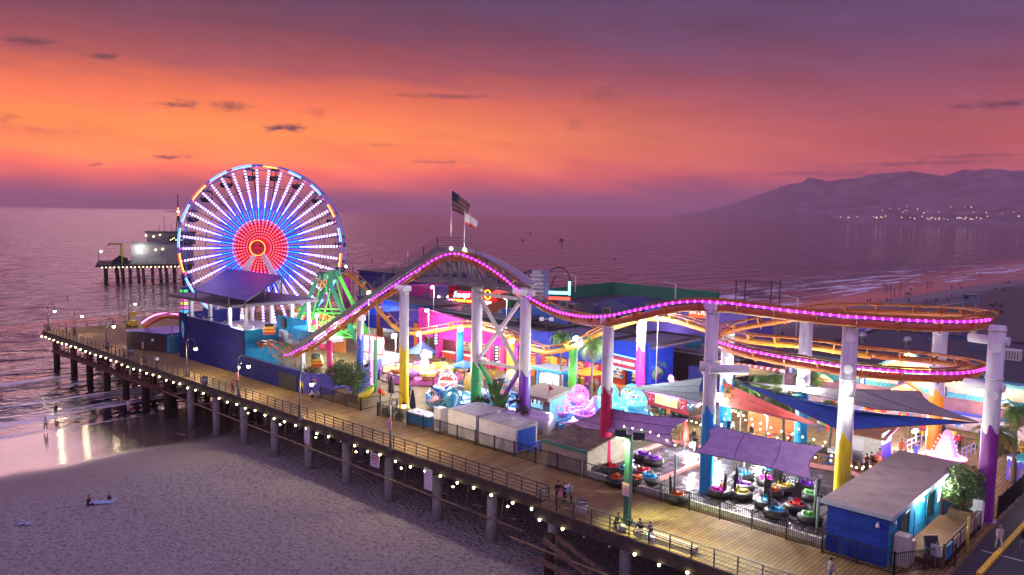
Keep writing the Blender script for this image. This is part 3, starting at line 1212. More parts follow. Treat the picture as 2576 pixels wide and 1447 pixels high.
for dv in (Vector((0,0,0)),offv):
 for a,b2 in zip(tr0,tr0[1:]):
  mb.bar(a + dv,b2 + dv,.34,.62)
 tops = [(1063,671,88.9),(1088,655,88.5),(1113,642,88),(1138,639,87.4),(1163,639,86.8),(1188,645,86),(1222,664,84.6),(1255,684,83.3)]
 prev = None
 for (px,py,r) in tops:
  tp = R(px,py,r) + dv * .8
  f_ = 0
  for a,b2 in zip(tr0,tr0[1:]):
   if min(a.x,b2.x) <= (tp - dv * .8).x <= max(a.x,b2.x):
    f_ = ((tp - dv * .8).x - a.x) / (b2.x - a.x)
    bt = a + (b2 - a) * f_ + dv
    mb.bar(bt,tp,.26,.26)
    if prev is not None:
     mb.bar(prev,bt,.16,.16)
    break
  prev = tp
for i in range(8):
 a = tr0[0] + (tr0[3] - tr0[0]) * (i / 7)
 mb.bar(a,a + offv,.2)
part('crest_truss',mb,M('truss_grey',(.17,.16,.18),.6),coaster)
# X bracing between the green and violet columns
A,B = CW['C2'],CW['C3']

def bt_(px,py,f_):
 return R(px,py,rng(A) + (rng(B) - rng(A)) * f_)

mb = MB()
for a,b2,mi in [((1208,739,.08),(1306,752,.92),0),((1210,752,.08),(1302,919,.92),0),((1306,762,.92),(1203,905,.05),0),((1203,908,.05),(1304,927,.92),0),
    ((1206,915,.08),(1262,1012,.5),1),((1304,937,.92),(1258,1015,.5),2),((1262,1012,.5),(1282,1052,.7),2),((1258,1015,.5),(1240,1040,.35),1)]:
 mb.bar(bt_(*a),bt_(*b2),.3,.34,mi=mi)
part('cross_brace',mb,[OFFW,M('column_green',(.03,.42,.1)),PURP],coaster)
# foot of the lift: chute edge stairs
mb = MB()
a,b2 = R(690,893,103.6),R(752,940,99.5)
for i in range(18):
 p = a + (b2 - a) * (i / 17)
 mb.box(p,(1.3,.32,.06),rz=-.7)
for sg in (-.7,.7):
 o_ = Vector((sg * .75,sg * .65,0))
 for z in (.5,.8,1.1):
  mb.cyl(a + o_ + Vector((0,0,z)),b2 + o_ + Vector((0,0,z)),.03,n=5)
 for i in range(7):
  p = a + (b2 - a) * (i / 6) + o_
  mb.bar(p,p + Vector((0,0,1.1)),.05)
part('stairs',mb,STEEL,coaster)
# the far curl of the same track at the seaward end
cp = [R(365,812,138),R(378,802,139),R(400,791,140.5),R(428,787,143),R(455,790,146)]
cpp = catmull(cp,5)
for lat in (-.5,.5):
 part('rail',MB().tube([p + l * lat for p,d,l,u in frames(cpp)],.1,6),RAILM,coaster)
part('spine',MB().tube([p - Vector((0,0,.7)) for p in cpp],.33,8),SPINE,coaster)
part('light_rail',MB().tube([p + Vector((.2,-.6,0)) for p in cpp],.09,5),M('magenta_tube2',(1,.2,.8),es=7,emit=(1,.15,.75)),coaster)
# flags on the crest
FL_US = M('flag_dark',(.10,.03,.045),.85,var=.35,scale=2.5)

def flag_cloth(p,w_,h_,dirv,drop,n=10,m=8):
 vs,fs = [],[]
 for i in range(n + 1):
  f_ = i / n
  for j in range(m + 1):
   g = j / m
   q = p + Vector((dirv[0],dirv[1],0)) * (w_ * f_ * (.8 + .2 * g)) + Vector((0,0,-h_ * (1 - g) * (1 - .35 * f_) - drop * f_ ** 1.2))
   q += Vector((-dirv[1],dirv[0],0)) * (.16 * math.sin(f_ * 7 + g * 2) * f_)
   vs.append(q)
 for i in range(n):
  for j in range(m):
   fs.append((i * (m + 1) + j,(i + 1) * (m + 1) + j,(i + 1) * (m + 1) + j + 1,i * (m + 1) + j + 1))
 return vs,fs

for px,pyt,pyb,r,kind,lab in ((1134.5,477,632,88.3,0,'tall flagpole with a dark striped flag on the crest of the coaster'),(1168,533,634,87.3,1,'shorter flagpole with a white flag edged red on the crest of the coaster')):
 a,b2 = R(px,pyb,r),R(px,pyt,r)
 b2 = Vector((a.x,a.y,b2.z))
 fp = thing('flagpole',lab,'flagpole',a)
 part('pole',MB().cyl(a,b2,.06,.035,n=8).ball(b2,.09,6),M('pole_white',(.65,.62,.6),.4),fp)
 vs,fs = flag_cloth(b2 - Vector((0,0,.1)),2.1 if kind == 0 else 1.5,2.2 if kind == 0 else 1.3,(.73,.68),1.5 if kind == 0 else .9)
 mb = MB()
 if kind == 0:
  for f in fs:
   r_ = f[0] % 9
   mb.add([vs[i] for i in f],[(0,1,2,3)],2 if r_ >= 4 and f[0] // 9 < 4 else r_ % 2,True)
  part('flag',mb,[M('flag_red',(.12,.02,.025),.9),M('flag_white',(.17,.13,.12),.9),M('flag_blue',(.025,.02,.05),.9)],fp)
 else:
  for f in fs:
   mb.add([vs[i] for i in f],[(0,1,2,3)],0 if f[0] % 9 > 1 else 1,True)
  part('flag',mb,[M('flag_cream',(.66,.62,.58),.9),M('flag_edge',(.6,.05,.03),.9)],fp)
 part('floodlight',MB().ball(a + Vector((.25,-.2,.3)),.16,8),M('flag_flood',(1,.95,.8),es=30,emit=(1,.93,.75)),fp)
 lamp('SPOT',a + Vector((.35,-.5,.4)),500,(1,.92,.75),.1,fp,aim=b2,spot=.5)

# trains
RY = [M('train_yellow',(.75,.5,.02),.3),M('train_red',(.55,.02,.02),.3),BLACK]

def train_car(name,label,loc,rz,ncar=1):
 t_ = thing(name,label,'coaster car',loc)
 for i in range(ncar):
  c,s_ = math.cos(rz),math.sin(rz)

  def W_(x,y,z):
   x += i * 2.4
   return (loc[0] + x * c - y * s_,loc[1] + x * s_ + y * c,loc[2] + z)
  rt = Matrix.Rotation(rz,3,'Z')
  mb = MB().box(W_(0,0,.35),(2.2,1.5,.35),mi=1,rot=rt).box(W_(0,0,.62),(2.3,1.6,.2),mi=0,rot=rt).box(W_(0,0,.82),(2.2,1.52,.2),mi=1,rot=rt,top=.97)
  mb.box(W_(1.0,0,1.05),(.35,1.4,.3),rot=rt,mi=0,top=.8).box(W_(-1.0,0,1.05),(.35,1.4,.3),rot=rt,mi=0,top=.8)
  part('body',mb,RY,t_)
  mb = MB()
  for x in (-.55,.45):
   mb.box(W_(x,0,1.0),(.3,1.25,.75),rot=rt,mi=0,top=.85)
  part('seats',mb,BLACK,t_)
 return t_

train_car('coaster_car','yellow and red coaster car waiting at the open end of the station',R(677,842,109),-.5)
p = G(806,925,0)
train_car('coaster_car','spare yellow and red striped coaster car stored behind the purple fence',(p.x - 1.0,p.y,.5),-.55,2)
# ================================================================== FERRIS WHEEL
wc = R(661,622,135.5)
RW = 13.15
wheel = thing('ferris_wheel','giant ferris wheel lit with white, blue and red light spokes behind the blue station','ferris wheel',wc,math.radians(43))
WST = M('wheel_steel',(.05,.05,.07),.4,.6)
# everything below is local: wheel turns in the XZ plane, front is -Y

class LB(MB):
 def build(s,name,mats,parent=None,off=None):
  return MB.build(s,name,mats,parent,off=(0,0,0)) if parent is None else _loc(MB.build(s,name,mats,None),parent)

def _loc(o,parent):
 o.parent = parent
 return o

L_W = M('wheel_white_led',(1,.9,1),es=2.3,emit=(.80,.62,1))
L_P = M('wheel_pink_led',(1,.1,.4),es=3.2,emit=(1,.1,.38))
L_C = M('wheel_cyan_led',(.05,.7,1),es=1.6,emit=(.02,.42,1))
L_B = M('wheel_blue_glow',(.02,.05,.9),es=1.25,emit=(.015,.04,1))
L_R = M('wheel_red_led',(1,.06,.05),es=5,emit=(1,.07,.10))
L_O = M('wheel_orange_led',(1,.4,.02),es=5,emit=(1,.38,.03))
mb = LB()
yf = -1.25
mb.bar((1.7,yf + .1,0),(RW - .15,yf + .1,0),.16,.1,mi=0)
# inner red field
for i,r in enumerate((1.75,2.2,2.65,3.1,3.55,4.0)):
 mb.box((r,yf - .06,0),(.19 + .012 * i,.05,.11 + .022 * i),mi=4 if i < 5 else 2)
for r in (4.42,):
 mb.box((r,yf - .06,0),(.24,.05,.22),mi=2)
# cyan, then white runs, then separate white lamps
r = 4.55
while r < 7.2:
 mb.box((r,yf - .06,0),(.27,.05,.13),mi=3 if r < 6.4 else 1)
 r += .33
while r < 8.9:
 mb.box((r,yf - .06,0),(.26,.05,.22),mi=1 if int(r * 3) % 2 else 1)
 mb.box((r + .19,yf - .05,0),(.14,.05,.26),mi=2)
 r += .40
while r < RW - .75:
 mb.box((r,yf - .06,0),(.27,.05,.36),mi=1)
 r += .46
mb.box((r + .02,yf - .06,0),(.2,.05,.24),mi=2)
mb.bar((4.5,yf,0),(6.2,yf,0),.02,.6,mi=5).bar((6.2,yf,0),(7.8,yf,0),.02,.72,mi=5).bar((7.8,yf,0),(9.2,yf,0),.02,.5,mi=5).bar((9.2,yf,0),(11.8,yf,0),.02,.42,mi=6)  # emissive strips added to imitate the blue and violet glow between spokes
spoke = mb.build('spoke',[WST,L_W,L_P,L_C,L_R,L_B,M('wheel_violet_glow',(.1,.03,.6),es=.45,emit=(.16,.05,.9))],wheel)
spokes = [spoke]
NS = 40
for i in range(NS):
 o = spoke if i == 0 else spoke.copy()
 if i:
  COL.objects.link(o)
 o.rotation_euler = (0,-(2 * PI * i / NS + .03),0)
rearm = LB()
for i in range(20):
 a = 2 * PI * (i + .5) / 20
 rearm.bar((1.2 * math.cos(a),1.3,1.2 * math.sin(a)),((RW) * math.cos(a),1.3,RW * math.sin(a)),.12)
for rr in (9.8,6.5):
 rearm.tube([(rr * math.cos(2 * PI * i / 40),1.3,rr * math.sin(2 * PI * i / 40)) for i in range(40)],.05,4,closed=True)
rearm.build('rear_spokes',WST,wheel)
for y,r0 in ((-1.3,.13),(1.3,.13)):
 mb = LB()
 mb.tube([(RW * math.cos(2 * PI * i / 80),y,RW * math.sin(2 * PI * i / 80)) for i in range(80)],r0,6,closed=True)
 mb.tube([((RW - .75) * math.cos(2 * PI * i / 80),y,(RW - .75) * math.sin(2 * PI * i / 80)) for i in range(80)],.05,5,closed=True)
 if y < 0:
  for i in range(40):
   a = 2 * PI * (i + .5) / 40
   mb.bar((RW * math.cos(a),-1.3,RW * math.sin(a)),(RW * math.cos(a),1.3,RW * math.sin(a)),.07)
 mb.build('rim',M('rim_steel_glow',(.16,.16,.3),es=.35,emit=(.16,.12,.9)),wheel)  # violet glow round the rim put into the steel as faint emission
cols = [M('rim_blue',(.1,.4,1),es=4,emit=(.08,.22,1)),M('rim_white',(.4,.6,1),es=3,emit=(.25,.45,1)),M('rim_red',(1,.08,.02),es=4,emit=(1,.06,.02)),M('rim_yellow',(1,.6,.05),es=4.5,emit=(1,.5,.04))]
for i in range(20):
 a0 = 2 * PI * (i + .12) / 20 + .05
 full = PI * .45 < a0 % (2 * PI) < PI * 1.35
 sp_ = .24 if full else .17
 mb = LB()
 for rr,mi in ((RW + .02,0),(RW - .22,1)):
  pts = [(rr * math.cos(a0 + sp_ * j / 6),-1.5,rr * math.sin(a0 + sp_ * j / 6)) for j in range(7)]
  mb.tube(pts,.075,5,mi=mi)
 w2 = i % 3 == 1
 mb.build('rim_light',[cols[2],cols[3]] if w2 else [cols[0],cols[1]],wheel)
# gondolas
gt = LB().lathe((0,0,-1.9),[(.02,0),(.55,.02),(.92,.25),(1.0,.7),(.95,.78),(.85,.72),(.8,.35),(.02,.25)],14)
go = gt.build('gondola',M('gondola_dark',(.018,.016,.024),.5),wheel)
cp_ = LB().lathe((0,0,0),[(1.05,-.25),(.75,-.02),(.2,.12),(.02,.14)],14)
for i in range(4):
 a = PI / 4 + PI / 2 * i
 cp_.bar((.9 * math.cos(a),.9 * math.sin(a),-1.2),(.9 * math.cos(a),.9 * math.sin(a),-.2),.05)
cp_.bar((0,-1.2,.1),(0,1.2,.1),.08)
co = cp_.build('canopy',M('gondola_canopy',(.04,.03,.05),.4),go)
gs = [go]
for i in range(20):
 a = 2 * PI * (i + .5) / 20
 o = go if i == 0 else copy_tree(go,wheel)
 o.location = ((RW - .45) * math.cos(a),0,(RW - .45) * math.sin(a))
# hub and name disc
hub = LB().cyl((0,-2.3,0),(0,2.3,0),.75,n=16)
hub.build('hub',WST,wheel)
LB().lathe((0,-1.2,0),[(.8,0),(1.6,.0)],32,rot=Matrix.Rotation(PI / 2,3,'X')).build('hub_glow',M('hub_red',(.9,.02,.05),es=.4,emit=(1,.02,.06)),wheel)
LB().lathe((0,-1.1,0),[(1.6,0),(4.2,.0)],40,rot=Matrix.Rotation(PI / 2,3,'X')).build('hub_glow',M('hub_red_dim',(.5,.02,.08),es=.16,emit=(1,.015,.10)),wheel)
dsc = LB().cyl((0,-2.45,0),(0,-2.62,0),1.28,n=36)
disc = dsc.build('name_disc',M('disc_maroon',(.22,.015,.04),es=.12,emit=(1,.03,.07)),wheel)
mb = LB().tube([(1.2 * math.cos(2 * PI * i / 48),-2.65,1.2 * math.sin(2 * PI * i / 48)) for i in range(48)],.06,6,closed=True)
mb.build('ring_light',M('disc_ring',(1,.5,.05),es=2.6,emit=(1,.42,.04)),disc)
LETR = M('disc_letters',(.05,.005,.01),.6)
for bd,z in (('PACIFIC',.26),('PARK',-.36)):
 o = text('lettering',bd,.62,LETR,None,(0,-2.66,z),sx=.8)
 o.parent = disc
# legs
LEGM = M('wheel_leg',(.5,.5,.56),.5)
for sx_ in (-1,1):
 for y0,y1 in ((-2.1,-3.4),(2.1,3.4)):
  LB().bar((0,y0,0),(sx_ * 9.6,y1,-wc.z + .01),.62,.7).build('leg',LEGM,wheel)
lamp('POINT',wc + Vector((2.2,-2.4,0)),220,(1,.05,.12),1.2)
for (dx,dz) in ((-6,-5),(6,-5),(0,7.5),(8.5,1),(-8.5,1)):
 q = wheel.matrix_basis @ Vector((dx,-2.6,dz))
 lamp('POINT',q,420,(.45,.3,1),1.5)

# ================================================================== STATION BUILDING
st_ = thing('coaster_station','blue walled coaster station with open upper deck and tilted solar roof','station',(-68,6.4,0))
CSIDE = boards('cyan_siding',(.012,.24,.46),(.016,.28,.52),(.008,.12,.26),.18,40,.6,'Z',.5)
WZ = 6.3
mb = MB()
mb.span((-77.6,6.35,.004),(-75.3,6.6,WZ + .35)).span((-75.3,6.42,.004),(-62.02,6.62,WZ)).span((-61.98,6.35,.004),(-58.6,6.6,WZ - .25))
mb.span((-77.6,6.6,.004),(-77.4,16,WZ + .35))
part('wall',mb,NAVY,st_,'tall navy front wall')
part('wall',MB().span((-58.8,6.6,.004),(-58.6,11.6,WZ - .3)),CSIDE,st_,'cyan end wall')
mb = MB().span((-75.3,6.38,WZ),(-62.02,6.66,WZ + .07)).span((-61.98,6.3,WZ - .25),(-58.55,6.66,WZ - .18)).span((-62.0,6.3,.004),(-61.98,6.7,WZ))
part('coping',mb,M('coping_blue',(.05,.07,.3),.6),st_)
mb = MB().span((-77.3,6.7,4.5),(-58.9,18,4.65)).span((-58.6,11.6,4.1),(-52.5,18,4.65))
part('upper_floor',mb,M('platform_floor',(.3,.3,.32),.7,var=.2),st_)
mb = MB()
mb.prism([(-76.6,4.6),(-58.2,4.6),(-57.6,17.4),(-76.6,17.4)],9.2,9.6)
part('roof_slab',mb,M('roof_slab',(.11,.09,.13),.7),st_)
mb = MB()
for x in (-74.6,-68.8,-63.2,-58.9):
 for y in (6.9,16.5):
  mb.box((x,y,6.95),(.42,.42,4.5))
part('roof_posts',mb,M('post_grey',(.42,.42,.45),.6),st_)
# solar roof
a,b2 = Dp(487,731,4.3),Dp(620,757,4.3)
c,d = Dp(712,694,16.6),Dp(573,675,16.6)
quad = [a,b2,c,d]
solar = MB().slab(quad,.12,0)
ux,uy = (b2 - a),(d - a)
nrm = ux.cross(uy).normalized()
if nrm.z < 0:
 nrm = -nrm
for i in range(13):
 for j in range(7):
  def PT(u_,v_):
   return (a * (1 - u_) + b2 * u_) * (1 - v_) + (d * (1 - u_) + c * u_) * v_
  u0,u1,v0,v1 = (i + .05) / 13,(i + .95) / 13,(j + .06) / 7,(j + .94) / 7
  solar.add([PT(u0,v0) + nrm * .03,PT(u1,v0) + nrm * .03,PT(u1,v1) + nrm * .03,PT(u0,v1) + nrm * .03],[(0,1,2,3)],1)
pane = M('solar_cell',(.04,.035,.33),.5,.0,var=.25,scale=.6,spec=.25)
part('solar_roof',solar,[M('solar_frame',(.02,.02,.07),.5),pane],st_)
mb = MB()
for f_ in (.04,.36,.68,.97):
 p,q = a * (1 - f_) + b2 * f_,d * (1 - f_) + c * f_
 mb.bar(p - nrm * .2,q - nrm * .2,.16,.2)
 mb.bar((p.x,p.y,9.6),p - nrm * .2,.16).bar((q.x,q.y,9.6),q - nrm * .2,.16).bar(((p.x + q.x) / 2,(p.y + q.y) / 2,9.6),(p + q) / 2 - nrm * .2,.14)
 mb.bar(((p.x + q.x) / 2,(p.y + q.y) / 2,9.65),q - nrm * .3,.1)
part('roof_frame',mb,DGREY,st_)
# upper blue walls, guard rails, lower cyan balcony
mb = MB().span((-64,14.6,4.66),(-56.5,14.8,6.9)).span((-56.5,12.6,4.66),(-56.3,14.6,6.3)).span((-56.3,12.4,4.3),(-51.5,12.6,6.0))
part('upper_wall',mb,CSIDE,st_)
mb = MB().span((-56.3,12.35,3.9),(-51.4,12.75,4.28)).box((-54.9,13,2.1),(.5,.5,4.1)).box((-62.0,14.5,6.0),(1.0,.5,1.3),mi=1)
part('balcony_edge',mb,[WHITE,DGREY],st_)
mb = MB()
for x0,x1,y in ((-58.5,-56.4,11.7),):
 for z in (5.0,5.7):
  mb.cyl((x0,y,z),(x1,y,z),.03,n=5)
 x = x0
 while x < x1:
  mb.bar((x,y,4.65),(x,y,5.7),.035)
  x += .16
part('guard_rail',mb,WHITE,st_)
# small blue emblem, a plain slanted badge
mb = MB().prism([(-76.75,4.3),(-76.2,3.0),(-75.9,4.6),(-76.4,5.5)],6.27,6.335,'Y',0).prism([(-76.5,4.2),(-76.22,3.5),(-76.05,4.5),(-76.32,4.95)],6.25,6.27,'Y',1)
part('emblem',mb,[M('emblem_cyan',(.12,.5,.85),es=.35),M('emblem_dark',(.02,.05,.3),.5)],st_)
part('floodlight',MB().ball((-60.6,7.6,7.6),.32,8),FLOOD,st_)
lamp('POINT',(-60.4,7.3,7.5),2600,(.9,.95,1),.3)
lamp('POINT',(-70,11,8.2),900,(.95,.8,1),.4)
for x in (-73.5,-70.2,-66.9):
 lamp('SPOT',(x,5.6,7.6),420,(.35,.35,1),.1,None,aim=(x,6.5,1.0),spot=.9,blend=.9)
 part('wall_washer',MB().box((x,6.0,7.0),(.3,.5,.12)),BLACK,st_)
# low wall and purple gate in front of the lift
lw = thing('boundary_wall','low navy wall along the boardwalk below the lift hill','wall',(-52,6.2,0))
part('panels',MB().span((-58.58,6.1,.004),(-44.8,6.3,2.7)),NAVY,lw)
part('coping',MB().span((-58.58,6.06,2.7),(-44.7,6.34,2.78)),M('coping_blue',(.05,.07,.3)),lw)
part('black_panel',MB().span((-49.3,6.04,.05),(-45.3,6.095,2.0)),M('black_panel',(.015,.014,.02),.5),lw)
VIOL = boards('violet_siding',(.10,.10,.48),(.13,.13,.55),(.05,.05,.3),.22,40,.6,'Z',.5)
pf = thing('boundary_wall','violet blue fence with a door, between the low navy wall and the leafy trees','wall',(-42.5,7.5,0))
mb = MB()
vpts = [(-44.6,6.2),(-41.2,8.6),(-41.8,14.0),(-46,19.5)]
for (x0,y0),(x1,y1) in zip(vpts,vpts[1:]):
 mb.bar((x0,y0,1.25),(x1,y1,1.25),.14,2.5)
part('panels',mb,VIOL,pf)
mb = MB().bar((-43.6,6.82,1.05),(-42.3,7.75,1.05),.17,2.05)
dr = part('door',mb,M('door_violet',(.07,.07,.36),.55),pf)
mb = MB().bar((-43.2,6.98,1.75),(-42.75,7.3,1.75),.02,.14,mi=0).bar((-43.15,7.0,1.35),(-42.8,7.26,1.35),.02,.28,mi=1)
part('notice',mb,[M('notice_red',(.6,.15,.1),.6),WHITE],dr)
# lit panel tower at the left of the station
tw = thing('light_tower','slim blue tower of coloured light panels at the seaward side of the station','light tower',(-82,12.5,0))
p = R(464,745,128)
tw.location = (p.x,p.y,0)
mb = MB().box((p.x,p.y,5.2),(.9,.9,10.4))
part('mast',mb,M('tower_blue',(.02,.05,.3),.5),tw)
for i in range(16):
 z = .5 + i * .62
 cc = random.choice([((.9,.7,.05),(1,.75,.05)),((.05,.5,.9),(.04,.5,1)),((.1,.8,.2),(.1,1,.25)),((.8,.1,.4),(1,.1,.4))])
 dd = Vector((CAM.x - p.x,CAM.y - p.y,0)).normalized()
 sd_ = Vector((-dd.y,dd.x,0))
 mt = M('tower_panel_%d' % i,cc[0],es=.9,emit=cc[1])
 part('panel',MB().box((p.x + .0,p.y - .47,z),(.6,.04,.42)).box((p.x + .47,p.y,z),(.04,.6,.42)),mt,tw)

# dark shed at the left of the station
ds = thing('storage_shed','dark timber shed with a blue flat roof beside the seaward deck','shed',(-86,8,0))
DSID = boards('dark_shed_boards',(.05,.033,.035),(.065,.045,.045),(.015,.01,.01),.28,40,.8,'V',.5)
mb = MB().prism([(-89.6,3.4),(-82.1,6.4),(-82.1,10.8),(-89.6,10.8)],.004,2.75)
part('walls',mb,DSID,ds)
part('roof',MB().prism([(-89.8,3.2),(-81.9,6.2),(-81.9,11),(-89.8,11)],2.76,2.95),M('shed_roof_blue',(.035,.06,.30),.5,var=.3,scale=.8),ds)
part('end_wall',MB().span((-82.09,6.42,.01),(-81.0,10.8,2.7)),CSIDE,ds)
mb = MB().cyl((-80.6,6.6,.004),(-80.6,6.6,4.6),.1,n=8)
for i in range(10):
 mb.box((-79.8 + i * .26,8.2,.3 + i * .42),(.3,1.2,.06))
for z in (.5,1.0):
 mb.cyl((-79.8,7.6,.3 + z),(-77.4,7.6,4.2 + z),.03,n=5)
part('stairs',mb,STEEL,ds)

# ================================================================== GREEN A-FRAME SWING RIDE
sw = thing('swing_ship_ride','green A-frame swing ride with a lime dragon boat','swing ride',G(848,892))
GD = M('ride_green_dark',(.012,.16,.08),.45)
GL = M('ride_green_lime',(.09,.62,.06),.45)
rb = rng(sw.location)
na,fa = R(812,697,rb - 1.2),R(842,690,rb + 2.0)
mb = MB().bar(na + Vector((-.9,0,.1)),na + Vector((.9,0,.1)),1.0,.9).bar(fa + Vector((-.9,0,.1)),fa + Vector((.9,0,.1)),1.0,.9).bar(na,fa,.9,1.5)
part('head_beam',mb,GD,sw)
px_ = Vector((.731,.682,0))  # across the view

def leg(top,side_,spread,mat,name='leg',w=.5,fwd_=0):
 foot = Vector((top.x,top.y,.004)) + px_ * spread * side_ + Vector((.682,-.731,0)) * fwd_
 return part(name,MB().bar(top + px_ * .6 * side_,foot,w,.55),mat,sw),foot

legs = []
for tp,fw in ((na,.6),(fa,-.6)):
 for s_ in (-1,1):
  _,f = leg(tp,s_,6.4,GD if (s_ > 0) == (tp is na) or tp is na else GL,fwd_=fw)
  legs.append((tp + px_ * .6 * s_,f))
mb = MB()
for (tp,f),(tp2,f2) in ((legs[0],legs[1]),(legs[2],legs[3])):
 for k in (.45,.75):
  mb.bar(tp + (f - tp) * k,tp2 + (f2 - tp2) * k,.2)
 mb.bar(tp + (f - tp) * .45,tp2 + (f2 - tp2) * .75,.14).bar(tp2 + (f2 - tp2) * .45,tp + (f - tp) * .75,.14)
part('cross_ties',mb,GL,sw)
# lamp motif below the head beam: rings
mb = MB()
fd = Vector((.682,-.731,0))
for k in (-.6,0,.6):
 c0 = na + fd * .55 + px_ * k
 mb.tube([c0 + px_ * (.26 * math.cos(2 * PI * i / 12)) + Vector((0,0,.26 * math.sin(2 * PI * i / 12))) for i in range(12)],.045,4,closed=True,mi=0)
for k,z in ((-.4,-.75),(.4,-.75),(0,-1.3)):
 c0 = na + fd * .45 + px_ * k + Vector((0,0,z))
 mb.tube([c0 + px_ * (.3 * math.cos(2 * PI * i / 12)) + Vector((0,0,.35 * math.sin(2 * PI * i / 12))) for i in range(12)],.045,4,closed=True,mi=1)
part('ring_lights',mb,[M('ring_grey',(.5,.5,.55),es=.6),M('ring_red',(.9,.1,.1),es=1.2)],sw)
# boat
mid = (na + fa) / 2
bc = Vector((mid.x,mid.y,2.6))
mb = MB()
n = 16
vs,fs = [],[]
for i in range(n + 1):
 f_ = (i / n - .5) * 2
 cx = bc + px_ * (4.3 * f_) + Vector((0,0,1.9 * f_ * f_))
 wd = 1.35 * (1 - abs(f_) ** 3) + .18
 for (yy,zz) in ((-wd,.75),(-wd * .8,-.1),(0,-.45),(wd * .8,-.1),(wd,.75),(wd * .8,.62),(0,.1),(-wd * .8,.62)):
  vs.append(cx + fd * -yy + Vector((0,0,zz)))
for i in range(n):
 for j in range(8):
  fs.append((i * 8 + j,i * 8 + (j + 1) % 8,(i + 1) * 8 + (j + 1) % 8,(i + 1) * 8 + j))
mb.add(vs,fs,0,True)
part('boat',mb,M('boat_green',(.10,.42,.10),.4),sw)
mb = MB()
for k in (-.75,-.4,-.05,.3,.65):
 mb.box(bc + px_ * (4 * k) + Vector((0,0,1.9 * k * k + .55)),(.5,2.0,.7),rz=.75)
part('benches',mb,M('bench_brown',(.18,.07,.03),.6),sw)
mb = MB()
for s_ in (-1,1):
 b0 = bc + px_ * (4.2 * s_) + Vector((0,0,2.1))
 mb.tube([b0,b0 + px_ * .5 * s_ + Vector((0,0,1.0)),b0 + px_ * .3 * s_ + Vector((0,0,1.8)),b0 + px_ * .9 * s_ + Vector((0,0,2.1))],[.45,.35,.32,.2],8,mi=0)
 mb.ball(b0 + px_ * .75 * s_ + Vector((0,0,2.05)),.42,8,mi=1).ball(b0 + px_ * .45 * s_ + Vector((0,0,2.4)),.35,8,mi=2)
part('dragon_head',mb,[M('dragon_yellow',(.7,.6,.05),.4),ORANGE,GL],sw)
mb = MB()
for tp in (na,fa):
 for s_ in (-1,1):
  mb.bar(tp,Vector((tp.x,tp.y,0)) + px_ * (2.4 * s_) + Vector((0,0,3.2)),.16)
part('hanger',mb,GL,sw)
lamp('POINT',bc + fd * 3.5 + Vector((0,0,1.0)),1100,(.75,1,.75),.4)
for px,py,r in ((797,794,rb - 8),(843,812,rb - 12),(928,738,100)):
 p = R(px,py,r)
 fl = thing('floodlight',{797: 'white floodlight on a thin pole left of the green ride',843: 'white floodlight on a thin pole in front of the green ride',928: 'white floodlight on a thin pole behind the lift hill catwalk'}[px],'floodlight',(p.x,p.y,0),group='floodlights on thin poles')
 part('pole',MB().cyl((p.x,p.y,0),(p.x,p.y,p.z),.06,n=6),STEEL,fl)
 part('lamp',MB().ball(p,.26,8),FLOOD,fl)
 lamp('POINT',p + Vector((.3,-.4,0)),1300,(.92,1,.95),.25)
# ================================================================== BUILDINGS OF THE PARK
rnd = random.Random(11)
GOODS = [M('goods_%d' % i,c,.6,var=0) for i,c in enumerate([(.8,.05,.05),(.9,.55,.03),(.05,.3,.8),(.85,.1,.5),(.1,.6,.15),(.8,.78,.7),(.35,.06,.5),(.9,.3,.05),(.02,.02,.02),(.1,.6,.7)])]

def shelf_goods(parent,x0,x1,y,z0,z1,rows=5,pal=None,name='prize_shelves',dens=.9):
 """open shelves crowded with small prizes"""
 mb = MB()
 pal = pal or list(range(len(GOODS)))
 for r_ in range(rows):
  z = z0 + (z1 - z0) * r_ / rows
  mb.span((x0,y - .45,z - .05),(x1,y,z - .01),mi=5)
  x = x0 + .1
  while x < x1 - .2:
   w_ = rnd.uniform(.14,.38)
   h_ = rnd.uniform(.3,.9) * (z1 - z0) / rows
   if rnd.random() < dens:
    mb.span((x,y - .4 + rnd.uniform(0,.1),z),(x + w_ * .85,y - .1,z + h_),mi=rnd.choice(pal))
   x += w_
 o = part(name,mb,GOODS,parent)
 o['kind'] = 'stuff'
 return o

def flat_roof(mb,x0,y0,x1,y1,z,t=.3,mi=0,par=.35,mip=1):
 mb.span((x0,y0,z - t),(x1,y1,z),mi)
 for a,b2 in (((x0,y0),(x1,y0 + .2)),((x0,y1 - .2),(x1,y1)),((x0,y0 + .2),(x0 + .2,y1 - .2)),((x1 - .2,y0 + .2),(x1,y1 - .2))):
  mb.span((a[0],a[1],z + .003),(b2[0],b2[1],z + par),mip)

PINKR = boards('pink_ribbed_roof',(.62,.03,.32),(.68,.04,.36),(.32,.015,.16),.35,40,.5,'V',.6)
PURPR = boards('purple_ribbed_wall',(.09,.06,.42),(.11,.075,.48),(.05,.03,.25),.4,40,.5,'V',.5)
BLUER = boards('blue_ribbed_roof',(.05,.075,.5),(.06,.09,.56),(.03,.04,.3),.35,40,.5,'V',.6)
ROYAL = boards('royal_blue_panels',(.012,.05,.42),(.014,.058,.46),(.008,.03,.28),2.4,40,.5,'V',.2)
ROOFG = M('grey_roof',(.16,.15,.2),.8,var=.2,scale=.6)
ROOFL = boards('lavender_roof_sheets',(.17,.16,.23),(.20,.19,.27),(.09,.08,.12),2.2,9,.7,'V',.3)
ROOFB = boards('corrugated_brown_roof',(.13,.10,.10),(.17,.13,.13),(.06,.045,.045),.45,30,.7,'X',.6)
DKIN = M('dark_interior',(.03,.025,.03),.8)

